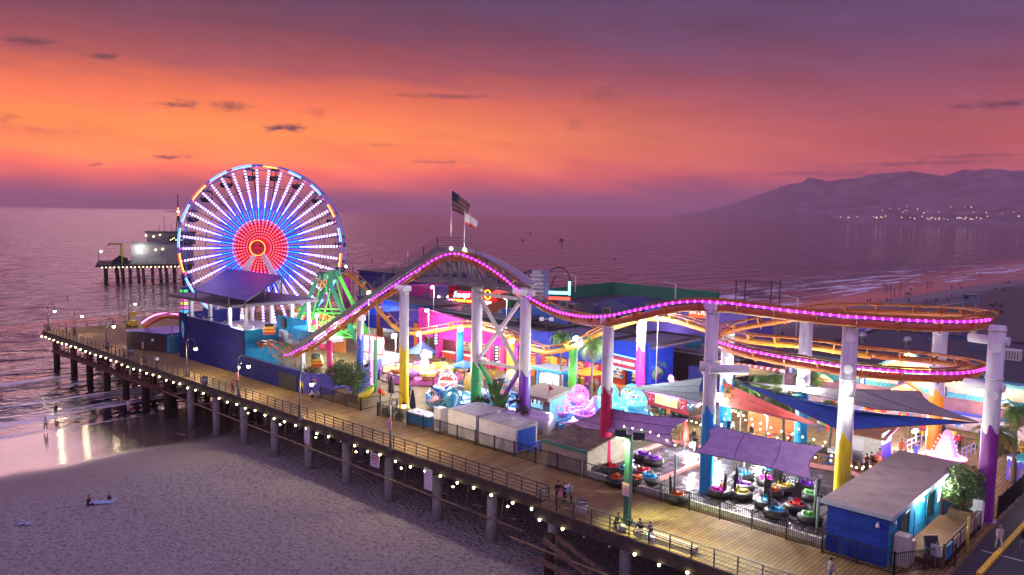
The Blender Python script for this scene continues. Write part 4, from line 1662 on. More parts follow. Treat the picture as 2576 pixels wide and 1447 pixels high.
# --- purple shop with the slanted front
sp = thing('purple_shop','purple slant-fronted shop with an orange end pillar, at the seaward end of the shop row','shop',(-60,35,0))
mb = MB().prism([(-66,5.6),(-55.9,6.75),(-57.3,.01),(-59,.01),(-58.6,3.0),(-66,3.0)],34.6,35.0,'Y')
part('front',mb,PURPR,sp)
part('back_wall',MB().span((-66,39.5,.01),(-56.5,39.8,5.2)),M('warm_plaster',(.5,.3,.2),.8),sp)
part('roof',MB().span((-66,35.01,5.2),(-56.2,42,5.5)),ROOFG,sp)
part('pillar',MB().span((-56.9,34.2,.01),(-55.9,35.2,4.7)),ORANGE,sp)
shelf_goods(sp,-65.5,-59.5,39.4,.9,3.0,4)
# --- pink shop
pk = thing('pink_shop','long magenta shop with a big raked pink roof and open lit counters','shop',(-46,35,0))
vs = [(-56.0,34.4,7.2),(-46.5,34.7,6.35),(-34.6,35.2,4.9),(-34.6,34.0,3.75),(-40.3,33.7,3.5),(-51,33.7,3.0),(-55.3,33.8,3.1)]
back_ = [(x,y + (.9 if z > 4 else 2.0),z - .05) for x,y,z in vs]
n = len(vs)
mb = MB().add(vs + back_,[tuple(range(n)),tuple(range(2 * n - 1,n - 1,-1))] + [(i,n + i,n + (i + 1) % n,(i + 1) % n) for i in range(n)])
part('raked_roof',mb,PINKR,pk)
mb = MB()
flat_roof(mb,-55.8,36.2,-34.8,44,4.6,par=.3)
part('flat_roof',mb,[ROOFG,DGREY],pk)
part('back_wall',MB().span((-55.8,39.0,.01),(-34.8,39.3,4.25)),M('pink_plaster',(.55,.12,.2),.8),pk)
for i,(x,c) in enumerate(((-55.5,MAG),(-51.3,MAG),(-46.8,MAG),(-43.6,ORANGE),(-40.3,PINK),(-37.6,PINK),(-35.0,MAG))):
 part('pillar',MB().span((x - .38,34.1,.01),(x + .38,34.9,3.6)),c,pk)
SGN = M('shop_sign_dark',(.02,.02,.08),.5)
LET = M('letter_white',(.9,.92,1),es=1.6,emit=(.85,.9,1))
for x,c in ((-49.3,[5,1,0,9]),(-45.4,[0,5,1,7]),(-41.8,[1,1,7,4]),(-38.9,[4,9,1,5,2]),(-36.3,[0,7,1])):
 shelf_goods(pk,x - 1.4,x + 1.3,38.9,.9,3.1,5,c)
 part('counter',MB().span((x - 1.5,34.6,.01),(x + 1.4,35.3,1.0)).span((x - 1.55,34.5,1.0),(x + 1.45,35.4,1.08),mi=1),[M('counter_red',(.55,.05,.04),.5),WHITE],pk)
 lamp('POINT',(x,36.3,2.9),170,(1,.8,.55),.3)
mb = MB().box((-50.6,33.2,3.4),(.12,.9,2.6))
sgn = part('blade_sign',mb,SGN,pk)
mb = MB()
for i in range(6):
 mb.box((-50.52,33.2,4.4 - i * .4),(.03,.5,.2)).box((-50.68,33.2,4.4 - i * .4),(.03,.5,.2))
part('lettering',mb,LET,sgn)
mb = MB().box((-37.8,33.1,2.6),(.12,.8,2.3))
sgn = part('blade_sign',mb,SGN,pk)
mb = MB()
for i in range(5):
 mb.box((-37.7,33.1,3.5 - i * .42),(.03,.45,.22)).box((-37.9,33.1,3.5 - i * .42),(.03,.45,.22))
part('lettering',mb,LET,sgn)
# --- violet roofed game shop
vr = thing('game_stalls','violet blue roofed game stalls with red and yellow lit bays','shop',(-27,35,0))
vs = [(-34.4,35.6,6.0),(-27,35.9,6.3),(-20.2,36.0,6.3),(-20.2,33.8,3.5),(-27,33.8,3.5),(-34.4,33.8,3.5)]
mb = MB().add(vs + [(x,y + .6,z - .3) for x,y,z in vs],[(0,1,4,5),(1,2,3,4),(6,11,10,7),(7,10,9,8),(0,5,11,6),(2,8,9,3),(0,6,7,1),(1,7,8,2),(5,4,10,11),(4,3,9,10)])
part('raked_roof',mb,BLUER,vr)
mb = MB()
flat_roof(mb,-34.4,36.2,-20.2,47,5.4,par=.3)
part('flat_roof',mb,[ROOFL,DGREY],vr)
part('back_wall',MB().span((-34.4,39,.01),(-20.2,39.3,5.0)),M('stall_red',(.6,.06,.04),.7),vr)
for x,c in ((-34.0,YEL),(-31.0,PURP),(-28.4,YEL),(-25.6,PURP),(-22.6,MAG),(-20.5,RED)):
 part('pillar',MB().span((x - .3,34.0,.01),(x + .3,34.7,3.5)),c,vr)
for x,c in ((-32.5,[0,0,4,1,7]),(-29.7,[0,7,0,1]),(-27.0,[3,0,1,2]),(-24.1,[1,2,3]),(-21.5,[5,5,2,5])):
 shelf_goods(vr,x - 1.15,x + 1.15,38.9,1.0,3.3,5,c)
 part('counter',MB().span((x - 1.15,34.5,.01),(x + 1.15,35.2,1.0)),YEL if x > -29 else ORANGE,vr)
 lamp('POINT',(x,36.2,3.0),190,(1,.72,.42),.3)
# --- royal blue games building
gm = thing('games_building','royal blue games building with a glowing red signboard over its prize counter','shop',(-17,35,0))
mb = MB().prism([(-20.0,6.5),(-13.6,6.9),(-12.9,.01),(-13.6,.01),(-14.0,3.4),(-20.0,3.3)],34.2,34.5,'Y')
part('front',mb,ROYAL,gm)
mb = MB().span((-20.0,39.3,.01),(-13.4,39.6,6.2)).span((-13.6,34.5,.01),(-13.3,39.3,6.2))
part('walls',mb,ROYAL,gm)
mb = MB()
flat_roof(mb,-20,34.51,-13.3,46,6.3,par=.3)
part('roof',mb,[ROOFG,DGREY],gm)
part('pillar',MB().span((-19.9,34.0,.01),(-19.1,34.9,3.3)),YEL,gm)
part('counter',MB().span((-19,34.6,.01),(-14.1,35.4,.9)),ORANGE,gm)
shelf_goods(gm,-18.8,-14.2,38.9,1.0,3.2,5,[5,5,4,1,7,0])
lamp('POINT',(-16.6,36.4,3.0),380,(1,.85,.62),.3)
mb = MB().prism([(-18.9,3.55),(-15.2,3.35),(-15.0,4.55),(-18.7,4.8)],33.9,34.1,'Y')
sgn = part('signboard',mb,M('sign_maroon',(.42,.03,.05),.5),gm)
gl = [(-19.05,3.4),(-15.05,3.2),(-14.85,4.7),(-18.85,4.95)]
part('sign_glow',MB().tube([(x,34.1,z) for x,z in gl],.08,6,closed=True),M('sign_blue_glow',(.2,.5,1),es=5,emit=(.12,.35,1)),sgn)
text('lettering',"GAMES N PRIZES",.55,LET,sgn,(-16.95,33.86,4.07),(PI / 2,.05,0),.03,sx=.82)

# --- buildings further back on the pier
BLUEW = boards('dusty_blue_cladding',(.045,.06,.26),(.055,.07,.3),(.03,.035,.17),.5,40,.7,'V',.4)
bb = thing('cladded_hall','dusty blue cladded hall with pale doors behind the lift hill','building',(-95,60,0))
part('walls',MB().prism([(-106.6,60),(-86,60),(-86,74),(-106.6,74)],.004,8.9),BLUEW,bb)
part('roof',MB().prism([(-106.9,59.7),(-85.7,59.7),(-85.7,74.3),(-106.9,74.3)],8.91,9.1),DGREY,bb)
for x in (-93.6,-90.6):
 part('door',MB().span((x,59.93,3.9),(x + 1.3,60.0,6.4)),M('door_pale',(.36,.32,.42),.7),bb)
part('mast',MB().cyl((-97,66,9.1),(-97,66,13.5),.12,n=8),M('mast_cream',(.7,.65,.5),.5),bb)
b2_ = thing('flood_lit_store','bright blue flood lit store under the lift hill','building',(-78,46,0))
part('walls',MB().span((-88,46,.004),(-66,54,5.6)),ROYAL,b2_)
part('roof',MB().span((-88.2,45.8,5.61),(-65.8,54.2,5.8)),DGREY,b2_)
part('ice_cabinet',MB().span((-78.5,44.8,.01),(-75,45.9,3.4)),OFFW,b2_)
lamp('POINT',(-79,43.5,3.5),1400,(.55,.7,1),.4)
mg = thing('magenta_hall','magenta hall with a blue grey wave painted on it, behind the crest','building',(-75,55,0))
x0,x1 = Dp(1020,740,55).x,Dp(1083,740,55).x
part('walls',MB().span((x0,55,.004),(x1,62,7.6)),M('hall_magenta',(.55,.03,.25),.6),mg)
wv = [(x0 + 5.2,5.6)] + [(x0 + 5.2 + (x1 - x0 - 5.4) * i / 8,5.2 - 1.6 * math.sin(i / 8 * 2.2) + .5 * math.sin(i * 1.2)) for i in range(9)] + [(x1 - .1,6.6),(x0 + 7,6.9)]
part('wave_panel',MB().prism(wv,54.88,54.99,'Y'),M('wave_bluegrey',(.11,.14,.32),.6),mg)
x2 = Dp(1128,740,55).x
vh = thing('violet_hall','grey violet hall with two small wall lights, left of the red hall','building',((x1 + x2) / 2,55.6,0))
part('walls',MB().span((x1 + .05,55.6,.004),(x2 - .05,63,7.9)),M('hall_violet',(.13,.11,.32),.6),vh)
for px in (1103,1126):
 part('wall_light',MB().ball(Dp(px,747,55.4),.16,6),BULB,vh)
x3 = Dp(1190,740,55).x
rh = thing('red_hall','glowing red hall with an arched window and a blue neon script sign','building',((x2 + x3) / 2,55,0))
REDW = boards('red_cladding',(.6,.02,.02),(.66,.025,.025),(.3,.01,.01),.5,40,.6,'V',.4)
part('walls',MB().span((x2,55,.004),(x3,63,8.4)),REDW,rh)
c_ = Dp(1170,723,54.9)
arch = [(c_.x + 2.4 * math.cos(PI * i / 10),c_.z - .6 + 2.3 * math.sin(PI * i / 10)) for i in range(11)]
part('arch_window',MB().prism(arch,54.85,54.99,'Y'),M('arch_glass',(.015,.01,.02),.15),rh)
part('canopy',MB().prism([(c_.x - 2.9,c_.z - 1.8),(c_.x + 3.0,c_.z - 1.4),(c_.x + 2.6,c_.z - .62),(c_.x - 2.2,c_.z - .62)],54.3,54.98,'Y'),M('canopy_red',(.55,.02,.1),.5),rh)
NB_ = M('neon_blue',(.2,.6,1),es=7,emit=(.12,.5,1))
p = Dp(1160,742,54.2)
text('neon_script','Scoops',1.5,NB_,rh,p,(PI / 2,-.06,0),.05,shear=.35)
p = Dp(1164,757,54.2)
text('neon_letters','ICE CREAM & TREATS',.58,M('neon_orange',(1,.4,.03),es=6,emit=(1,.34,.03)),rh,p,(PI / 2,-.03,0),.04)
p = Dp(1133,760,54.2)
mb = MB().tube([(p.x + .55 * math.cos(2 * PI * i / 14),54.2,p.z + .55 * math.sin(2 * PI * i / 14)) for i in range(14)],.1,5,closed=True)
part('neon_ring',mb,M('neon_pink',(1,.2,.8),es=6,emit=(1,.15,.8)),rh)
lamp('POINT',Dp(1160,750,52.5),800,(1,.15,.12),.8)
x4,x5 = Dp(1212,740,56).x,Dp(1247,740,56).x
r2 = thing('red_hall','smaller red hall with a curved roof and a round neon sign, under the coaster crest','building',((x4 + x5) / 2,56,0))
cx_ = (x4 + x5) / 2
hw_ = (x5 - x4) / 2 + 1
part('walls',MB().prism([(cx_ - hw_,.01),(cx_ + hw_,.01),(cx_ + hw_,5)] + [(cx_ + hw_ * math.cos(PI * i / 10),5 + 2.6 * math.sin(PI * i / 10)) for i in range(1,10)] + [(cx_ - hw_,5)],56,62,'Y'),REDW,r2)
p = Dp(1227,722,55.8)
part('neon_ring',MB().tube([(p.x + .8 * math.cos(2 * PI * i / 16),55.8,p.z - 1.4 + .8 * math.sin(2 * PI * i / 16)) for i in range(16)],.12,5,closed=True),M('neon_orange',(1,.4,.03)),r2)
p = Dp(1227,764,55.8)
part('lit_menu',MB().box((p.x,55.8,p.z),(1.8,.1,.9)),LET,r2)
lamp('POINT',(p.x,53.5,p.z),500,(1,.2,.12),.6)
# lit truss gateway
gt_ = thing('truss_gateway','curved truss gateway with a white lit sign, right of the red halls','gateway',Dp(1265,780,57))
mb = MB()
a,c_ = Dp(1240,746,57),Dp(1312,752,54)
pts = [a + (c_ - a) * (i / 12) + Vector((0,0,.9 * math.sin(PI * i / 12))) for i in range(13)]
for dz in (0,.8):
 mb.tube([p + Vector((0,0,dz)) for p in pts],.1,5)
for i,p in enumerate(pts):
 mb.bar(p,p + Vector((0,0,.8)),.07)
 if i:
  mb.bar(pts[i - 1] + Vector((0,0,.8 * (i % 2))),p + Vector((0,0,.8 * ((i + 1) % 2))),.07)
for p in (pts[0],pts[-1]):
 mb.bar((p.x,p.y,.01),p,.25)
part('truss',mb,M('truss_glow',(.7,.5,.45),.5),gt_)
p = Dp(1277,724,56)
part('sign',MB().box(p,(4.2,.15,1.0)).box(p + Vector((0,0,.9)),(3.4,.15,.5)),M('gate_sign',(.8,.8,.95),es=1.2,emit=(.8,.85,1)),gt_)
part('red_tube',MB().tube([q + Vector((0,-.2,.4)) for q in pts],.07,5),M('neon_red',(1,.06,.03),es=4,emit=(1,.05,.03)),gt_)
# orange slanted wall and low blue walls
ow = thing('slanted_wall','orange brown slanted wall in front of the truss gateway','wall',Dp(1250,780,48))
a,b2 = Dp(1222,778,46),Dp(1272,790,50)
part('panel',MB().add([(a.x,a.y,.01),(b2.x,b2.y,.01),(b2.x,b2.y,Dp(1268,752,50).z),(a.x,a.y,Dp(1228,768,46).z),(a.x,a.y + .4,.01),(b2.x,b2.y + .4,.01),(b2.x,b2.y + .4,Dp(1268,752,50).z),(a.x,a.y + .4,Dp(1228,768,46).z)],
    [(0,1,2,3),(7,6,5,4),(3,2,6,7),(1,5,6,2),(0,3,7,4)]),M('wall_terracotta',(.42,.13,.04),.7),ow)
for (pl,pr,pyt,y,lab) in ((1262,1306,778,47.5,'low blue wall below the truss gateway'),(1332,1432,770,50,'long blue parapet wall right of the violet column')):
 lb = thing('boundary_wall',lab,'wall',Dp((pl + pr) / 2,800,y))
 xa,xb = Dp(pl,pyt,y).x,Dp(pr,pyt,y).x
 part('panels',MB().span((xa,y,.004),(xb,y + .4,Dp((pl + pr) / 2,pyt,y).z)),M('wall_dusty_blue',(.02,.09,.32),.7),lb)
# long low roofs behind the shop row
for (xa,xb,ya,yb,z,mtl,lab) in ((-64,-44.5,44.5,53,5.6,ROOFG,'dark grey flat roofed shed behind the pink shop'),(-44,-20.5,47.5,60,5.0,ROOFB,'low shed with a corrugated brown roof behind the game stalls'),
    (-19.5,-8,46.5,52,4.2,ROOFG,'grey flat roofed store behind the games building')):
 lr = thing('low_shed',lab,'shed',((xa + xb) / 2,ya,0))
 part('walls',MB().span((xa + .3,ya + .3,.004),(xb - .3,yb - .3,z - .31)),DKIN,lr)
 mb = MB()
 flat_roof(mb,xa,ya,xb,yb,z,par=.18)
 part('roof',mb,[mtl,DGREY],lr)
 mb = MB()
 for i in range(3):
  ux_ = rnd.uniform(xa + 2,xb - 2)
  uy_ = rnd.uniform(ya + 2,yb - 2)
  mb.box((ux_,uy_,z + .4),(1.2,.9,.7))
  part('roof_unit',mb,M('hvac_grey',(.2,.2,.22),.6),lr)
  mb = MB()
sk = thing('skylight_strip','pale green skylight strip on the dark roof behind the pink shop','skylight',(-54,49,5.62))
part('glazing',MB().box((-54,48.5,5.75),(11,2.0,.12)),boards('skylight_panes',(.25,.26,.17),(.3,.3,.2),(.1,.1,.08),.8,2,.4,'V',.3),sk)
# green parapet building
gb = thing('green_parapet_hall','dark hall with a tall sloping green parapet, biggest building at the back of the pier','building',(-44,70,0))
p0,p1,p2_ = G(1541,711,8.6),G(1421,750,8.6),G(1689,743,8.6)
GRN = M('parapet_green',(.006,.16,.07),.6)
part('walls',MB().span((p0.x + .2,p1.y + .5,.004),(p2_.x,p0.y - .2,6.2)),DKIN,gb)
part('roof',MB().span((p0.x + .1,p1.y + .4,6.21),(p2_.x + .1,p0.y - .1,6.4)),M('hall_roof_dark',(.035,.03,.045),.8),gb)
mb = MB().add([(p0.x,p0.y,8.7),(p0.x,p1.y,8.5),(p0.x - .5,p1.y,6.0),(p0.x - .5,p0.y,6.0),(p0.x + .3,p0.y,8.7),(p0.x + .3,p1.y,8.5),(p0.x + .9,p1.y,6.0),(p0.x + .9,p0.y,6.0)],
    [(0,1,2,3),(7,6,5,4),(0,4,5,1),(1,5,6,2),(0,3,7,4)])
mb.add([(p0.x,p0.y,8.7),(p2_.x + 2,p0.y,8.5),(p2_.x + 2,p0.y - 1.4,6.2),(p0.x,p0.y - 1.4,6.2),(p0.x,p0.y + .3,8.7),(p2_.x + 2,p0.y + .3,8.5),(p2_.x + 2,p0.y + .3,6.0),(p0.x,p0.y + .3,6.0)],
    [(0,1,2,3),(4,7,6,5),(0,4,5,1),(1,5,6,2),(0,3,7,4)])
part('parapet',mb,GRN,gb)
for i in range(5):
 q = (p0.x + 5 + i * 3.6,p1.y + 3 + (i % 2) * 2.4,6.95)
 part('roof_unit',MB().box(q,(1.7,1.3,1.1)).box((q[0],q[1] - .67,q[2]),(1.2,.03,.7),mi=1),[M('hvac_tan',(.22,.19,.17),.6),DGREY],gb)
vb = thing('vaulted_store','navy vaulted store in front of the green parapet hall','building',Dp(1530,790,56))
xa,xb = Dp(1492,790,56).x,Dp(1590,790,56).x
zc = Dp(1535,752,56).z
part('walls',MB().prism([(xa,.01),(xb,.01),(xb,zc - 1.6)] + [(xa + (xb - xa) * (1 - i / 8),zc - 1.6 + 1.6 * math.sin(PI * i / 8)) for i in range(1,8)] + [(xa,zc - 1.6)],56,64,'Y'),M('vault_navy',(.02,.03,.14),.6),vb)
for i in range(3):
 part('roof_unit',MB().box((xa + 2 + i * 2.4,54.9,5.2),(1.6,1.2,1.0)),M('hvac_tan',(.22,.19,.17)),vb)
# purple eatery with its orange sign
ep = thing('purple_eatery','purple blue eatery with an orange signboard behind the blue column','building',(-18,52,0))
EPW = M('eatery_purple',(.14,.10,.42),.7,var=.15)
part('walls',MB().span((-26,52,.004),(-10,60,9.2)),EPW,ep)
part('roof',MB().span((-26.3,51.7,9.21),(-9.7,60.3,9.4)),DGREY,ep)
a = Dp(1762,787,51.7)
sgn = part('signboard',MB().box(a,(3.6,.16,1.45)),M('sign_orange',(.85,.16,.02),es=.8,emit=(1,.16,.02)),ep)
text('lettering','EAT & PLAY',.82,LET,sgn,a + Vector((0,-.1,0)),(PI / 2,0,0),.03,sx=.75)
lamp('POINT',(-21,50,5),420,(.8,.7,1),.3)
# grey utility box, tarps, navy low walls
ub = thing('utility_block','grey concrete utility block with a window, behind the palms','building',G(1690,890))
p = G(1640,905)
part('walls',MB().span((p.x,52.5,.004),(p.x + 9,57,3.4)),M('block_grey',(.26,.25,.27),.8,var=.2),ub)
part('roof_unit',MB().box((p.x + 6,54.5,3.9),(1.8,1.2,.9)),OFFW,ub)
part('window',MB().span((p.x + 7.2,52.4,1.6),(p.x + 8.1,52.49,2.6)),DGREY,ub)
nw = thing('boundary_wall','navy wall with rounded top behind the small palm','wall',(-20,47,0))
part('panels',MB().span((-13.2,43.0,.004),(-6.6,43.3,3.1)).span((-6.9,36.5,.004),(-6.6,43.0,3.1)),M('navy_low',(.025,.035,.2),.7),nw)
for (pts,lab) in (([(1618,832),(1656,838),(1656,868),(1622,862)],'teal tarpaulin screen hung beside the utility block'),([(1724,862),(1766,848),(1766,905),(1716,905)],'large dark blue tarpaulin left of the sky blue column')):
 q = [Dp(px,py,49 + (i in (1,2)) * 1.0) for i,(px,py) in enumerate(pts)]
 tp = thing('tarpaulin',lab,'tarpaulin',(q[3].x,q[3].y,0))
 mb = MB().slab(q,.06)
 part('sheet',mb,M('tarp_teal',(.01,.16,.26),.7,var=.2),tp)
 mb = MB()
 for v in q:
  mb.cyl((v.x,v.y + .1,.01),(v.x,v.y + .1,v.z),.05,n=6)
 part('poles',mb,DGREY,tp)

# ================================================================== ARCADE ON THE RIGHT
ar = thing('arcade','long cream arcade with teal lattice band, gabled light signs and a dark flat roof','arcade',(20,45,0))
CREAM = M('arcade_cream',(.62,.48,.42),.7,var=.1)
TEAL = M('arcade_teal',(.03,.32,.36),.55)
ABLUE = M('arcade_blue',(.02,.08,.4),.55)
AX0,AX1 = -1.0,46.0
part('walls',MB().span((AX0,45.2,3.0),(AX1,45.6,5.55)).span((AX0,47,.01),(AX1,47.3,3.0)),CREAM,ar)
mb = MB().span((AX0 - .3,44.6,5.56),(AX1,45.9,5.8)).span((AX0 - .3,44.4,5.8),(AX1,46.2,6.0))
part('cornice',mb,M('cornice_teal',(.12,.42,.46),.55),ar)
gravel = M('roof_gravel',(.07,.062,.075),.9,var=.35,scale=9,bump=.4)
mb = MB()
flat_roof(mb,AX0,45.9,AX1,76,5.95,par=.25)
part('roof',mb,[gravel,DGREY],ar)
part('walls',MB().span((AX0,47.3,.01),(AX0 + .3,75.8,5.6)),M('arcade_side',(.3,.22,.32),.7),ar,'plain side wall')
LATT = M('lattice_teal',(.04,.36,.42),.5)
mb = MB().span((AX0,44.95,3.68),(AX1,45.05,4.25))
lat_ = part('lattice_band',mb,LATT,ar)
mb = MB()
x = AX0
while x < AX1 - .4:
 mb.bar((x,44.93,3.7),(x + .4,44.93,4.23),.05).bar((x + .4,44.92,3.7),(x,44.92,4.23),.05)
 x += .4
part('lattice',mb,M('lattice_light',(.15,.5,.55),.5),lat_)
awn = boards('awning_boards',(.24,.12,.22),(.28,.15,.26),(.12,.06,.12),.9,9,.7,'V',.3)
mb = MB().slab([(AX0,44.9,3.66),(AX1,44.9,3.66),(AX1,43.0,2.75),(AX0,43.0,2.75)],.1)
part('awning',mb,awn,ar)
part('awning_edge',MB().span((AX0,42.9,2.5),(AX1,43.0,2.74)),ABLUE,ar)
for i in range(12):
 x = AX0 + .4 + i * 4.1
 part('pillar',MB().span((x,43.2,.01),(x + .35,43.5,2.6)),CREAM if i % 2 else M('pillar_violet',(.36,.30,.5),.6),ar)
 part('pilaster',MB().box((x,44.85,4.15),(.7,.14,.95)).prism([(x - .35,4.63),(x + .35,4.63),(x,5.0)],44.78,44.92,'Y').box((x,44.76,4.1),(.36,.04,.55),mi=1),[ABLUE,M('pilaster_pale',(.5,.48,.6),.6)],ar)
for i in range(8):
 x = 2.6 + i * 4.1
 shelf_goods(ar,x,x + 2.9,46.9,.5,2.3,3,[0,7,1,5,2],'arcade_machines',.8)
 lamp('POINT',(x + 1.4,44.6,2.3),240,(1,.8,.7) if i % 2 else (.9,.75,1),.3)
YL = M('cornice_bulb',(1,.8,.3),es=34,emit=(1,.74,.25))
mb = MB()
x = AX0 + .3
rows = 0
while x < AX1 and rows < 88:
 part('cornice_light',MB().ball((x,44.5,5.42),.09,6),YL,ar)
 x += .5
 rows += 1
for x in range(2,44,6):
 lamp('POINT',(x,43.9,5.0),330,(1,.68,.28),.5)

def gable(x0,x1,zb,ze,zt,y,mats,label,txt=None):
 g = part('gable_sign',MB().prism([(x0,zb),(x1,zb),(x1,ze),((x0 + x1) / 2,zt),(x0,ze)],y - .3,y,'Y'),mats[0],ar,label)
 cx_,w_ = (x0 + x1) / 2,(x1 - x0)
 part('light_face',MB().prism([(x0 + .15,zb + .1),(x1 - .15,zb + .1),(x1 - .15,ze - .05),(cx_,zt - .18),(x0 + .15,ze - .05)],y - .36,y - .31,'Y'),mats[1],g)
 part('lettering',MB().box((cx_,y - .38,zb + .38),(w_ * .72,.03,.3)).box((cx_,y - .38,zb + .75),(w_ * .5,.03,.2)),mats[2],g)
 return g

gable(2.3,4.7,2.95,3.75,4.5,44.7,[TEAL,M('gable_face_a',(1,.8,.45),es=1.3,emit=(1,.78,.42)),M('gable_txt_a',(1,.3,.03),es=1.0,emit=(1,.3,.03))],'gable sign with orange lettering in a teal frame')
gable(10.7,13.9,3.3,3.85,4.75,44.65,[M('gable_red',(.8,.1,.03),.5),M('gable_face_b',(1,.75,.4),es=1.8,emit=(1,.7,.34)),M('gable_txt_b',(1,.5,.1),es=1.4,emit=(1,.45,.08))],'gable sign with a glowing orange frame')
gable(20.3,23.0,3.0,3.75,4.55,44.65,[TEAL,M('gable_face_c',(.75,1,.95),es=1.5,emit=(.8,1,.95)),M('gable_txt_c',(1,.75,.1),es=1.4,emit=(1,.7,.06))],'pale gable sign with yellow lettering')
# large lit gable above the roof edge
mb = MB().prism([(9.2,5.85),(15.2,5.85),(12.2,7.9)],45.3,45.9,'Y')
lg = part('large_gable',mb,M('gable_glow_wall',(.75,.45,.22),.6),ar)
mb = MB().bar((8.8,45.2,5.9),(12.2,45.2,8.05),.5,.16).bar((12.2,45.2,8.05),(15.6,45.2,5.9),.5,.16)
part('barge_boards',mb,M('cornice_teal',(.12,.42,.46)),lg)
for i in range(11):
 f_ = i / 10
 part('bulb',MB().ball((9.4 + 2.8 * f_,45.0,5.95 + 1.8 * f_),.09,6),YL,lg)
for i in range(11):
 f_ = i / 10
 part('bulb',MB().ball((12.2 + 2.8 * f_,45.0,7.75 - 1.8 * f_),.09,6),YL,lg)
lamp('POINT',(12.2,44.2,6.4),380,(1,.66,.25),.5)
part('neon_letters',MB().box((12.3,44.9,5.35),(4.2,.12,.55)),M('neon_red',(1,.06,.03)),lg)
# pink building end at the far right
pe = thing('pink_tower','pink balcony tower with blue neon letters at the right end of the arcade','building',(29,40,0))
p = G(2576,1090)
part('walls',MB().span((26.3,43.6,.01),(34,44.3,6.5)).span((26.3,40.5,4.8),(26.7,43.6,6.5)),M('tower_pink',(.5,.3,.45),.7),pe)
for i in range(6):
 part('balcony_rail',MB().cyl((26.3,42.0,.8 + i * .7),(33,42.0,.8 + i * .7),.04,n=5),OFFW,pe)
# roof gear: blue frames, vents
for px,py,lab in ((2325,855,'small blue pipe frame on the arcade roof beside the tall white column'),(2380,832,'small blue pipe frame far back on the arcade roof'),(2440,880,'blue pipe frame on the open dark arcade roof')):
 p = G(px,py,6.0)
 if py == 832:
  p = G(px,850,6.0)
 fr = thing('pipe_frame',lab,'frame',p,group='blue pipe frames on the arcade roof')
 mb = MB()
 for dx in (0,2.0):
  for dy in (0,1.2):
   mb.bar(p + Vector((dx,dy,0)),p + Vector((dx,dy,1.8)),.16)
 mb.bar(p + Vector((0,0,1.7)),p + Vector((2,0,1.7)),.16).bar(p + Vector((0,1.2,1.7)),p + Vector((2,1.2,1.7)),.16).bar(p + Vector((0,0,.2)),p + Vector((2,0,.2)),.16).bar(p + Vector((0,0,1.7)),p + Vector((0,1.2,1.7)),.14)
 part('frame',mb,M('frame_blue',(.06,.12,.3),.5),fr)
for px,py,lab in ((2170,850,'silver roof vent cap left on the flat roof'),(2282,862,'silver roof vent cap nearer the tall white column')):
 p = G(px,py + 14,6.0)
 v_ = thing('roof_vent',lab,'vent',p)
 part('cap',MB().lathe(p,[(.3,0),(.3,.6),(.5,.75),(.5,1.2),(.3,1.45),(.02,1.5)],10),M('vent_silver',(.4,.38,.4),.4,.6),v_)
for px,py in ((2545,905),(2460,945)):
 p = G(px,py,6.0)
 v_ = thing('roof_unit','white louvred roof unit at the right edge of the arcade roof' if px == 2545 else 'tan roof box behind the plum column','roof unit',p)
 part('casing',MB().box(p + Vector((0,0,.6)),(1.8,1.4,1.2)),OFFW if px == 2545 else M('hvac_tan',(.22,.19,.17)),v_)
 mb = MB()
 for i in range(6):
  mb.box(p + Vector((-.7 + i * .28,-.72,.6)),(.08,.04,.9))
 part('louvres',mb,DGREY,v_)
# ================================================================== RIDES, STALLS AND EQUIPMENT
def ring_fence(parent,c,r,n,h,mat,name='fence',a0=0.0,gap=(),rails=(1.0,),pick=False):
 for i in range(n):
  if i in gap:
   continue
  a,b2 = a0 + 2 * PI * i / n,a0 + 2 * PI * (i + 1) / n
  p,q = Vector((c[0] + r * math.cos(a),c[1] + r * math.sin(a),c[2])),Vector((c[0] + r * math.cos(b2),c[1] + r * math.sin(b2),c[2]))
  mb = MB().bar(p,p + Vector((0,0,h)),.14)
  for k in rails:
   mb.bar(p + Vector((0,0,h * k)),q + Vector((0,0,h * k)),.12)
  if pick:
   m = int((q - p).length / .22)
   for j in range(1,m):
    s_ = p + (q - p) * (j / m)
    mb.bar(s_,s_ + Vector((0,0,h)),.035)
  part(name,mb,mat,parent)

# --- spinning cup ride
cu = thing('cup_ride','spinning cup ride with bright cups round a glowing centre, inside a brown rail','cup ride',(-41.5,23.2,0))
c0 = cu.location
part('platform',MB().lathe(c0,[(.02,.32),(5.0,.3),(5.1,.02)],40),M('cup_platform',(.42,.08,.28),.4,var=.3,scale=.8),cu)
BRN = M('rail_brown',(.16,.04,.03),.5)
ring_fence(cu,c0,6.0,12,1.25,BRN,rails=(1.0,.1),gap=(3,))
mb = MB().lathe(c0,[(.02,2.6),(.5,2.3),(.6,1.4),(1.1,1.1),(1.3,.9),(1.1,.35)],16)
part('centre_post',mb,M('cup_centre',(.7,.3,.65),.4),cu)
part('ring_light',MB().tube([c0 + Vector((1.35 * math.cos(2 * PI * i / 24),1.35 * math.sin(2 * PI * i / 24),1.35)) for i in range(24)],.16,6,closed=True),M('cup_ring',(1,.35,.05),es=6,emit=(1,.25,.04)),cu)
part('finial',MB().ball(c0 + Vector((0,0,2.9)),.55,10).ball(c0 + Vector((0,0,3.5)),.35,8),M('finial_white',(.8,.7,.75),es=.6),cu)
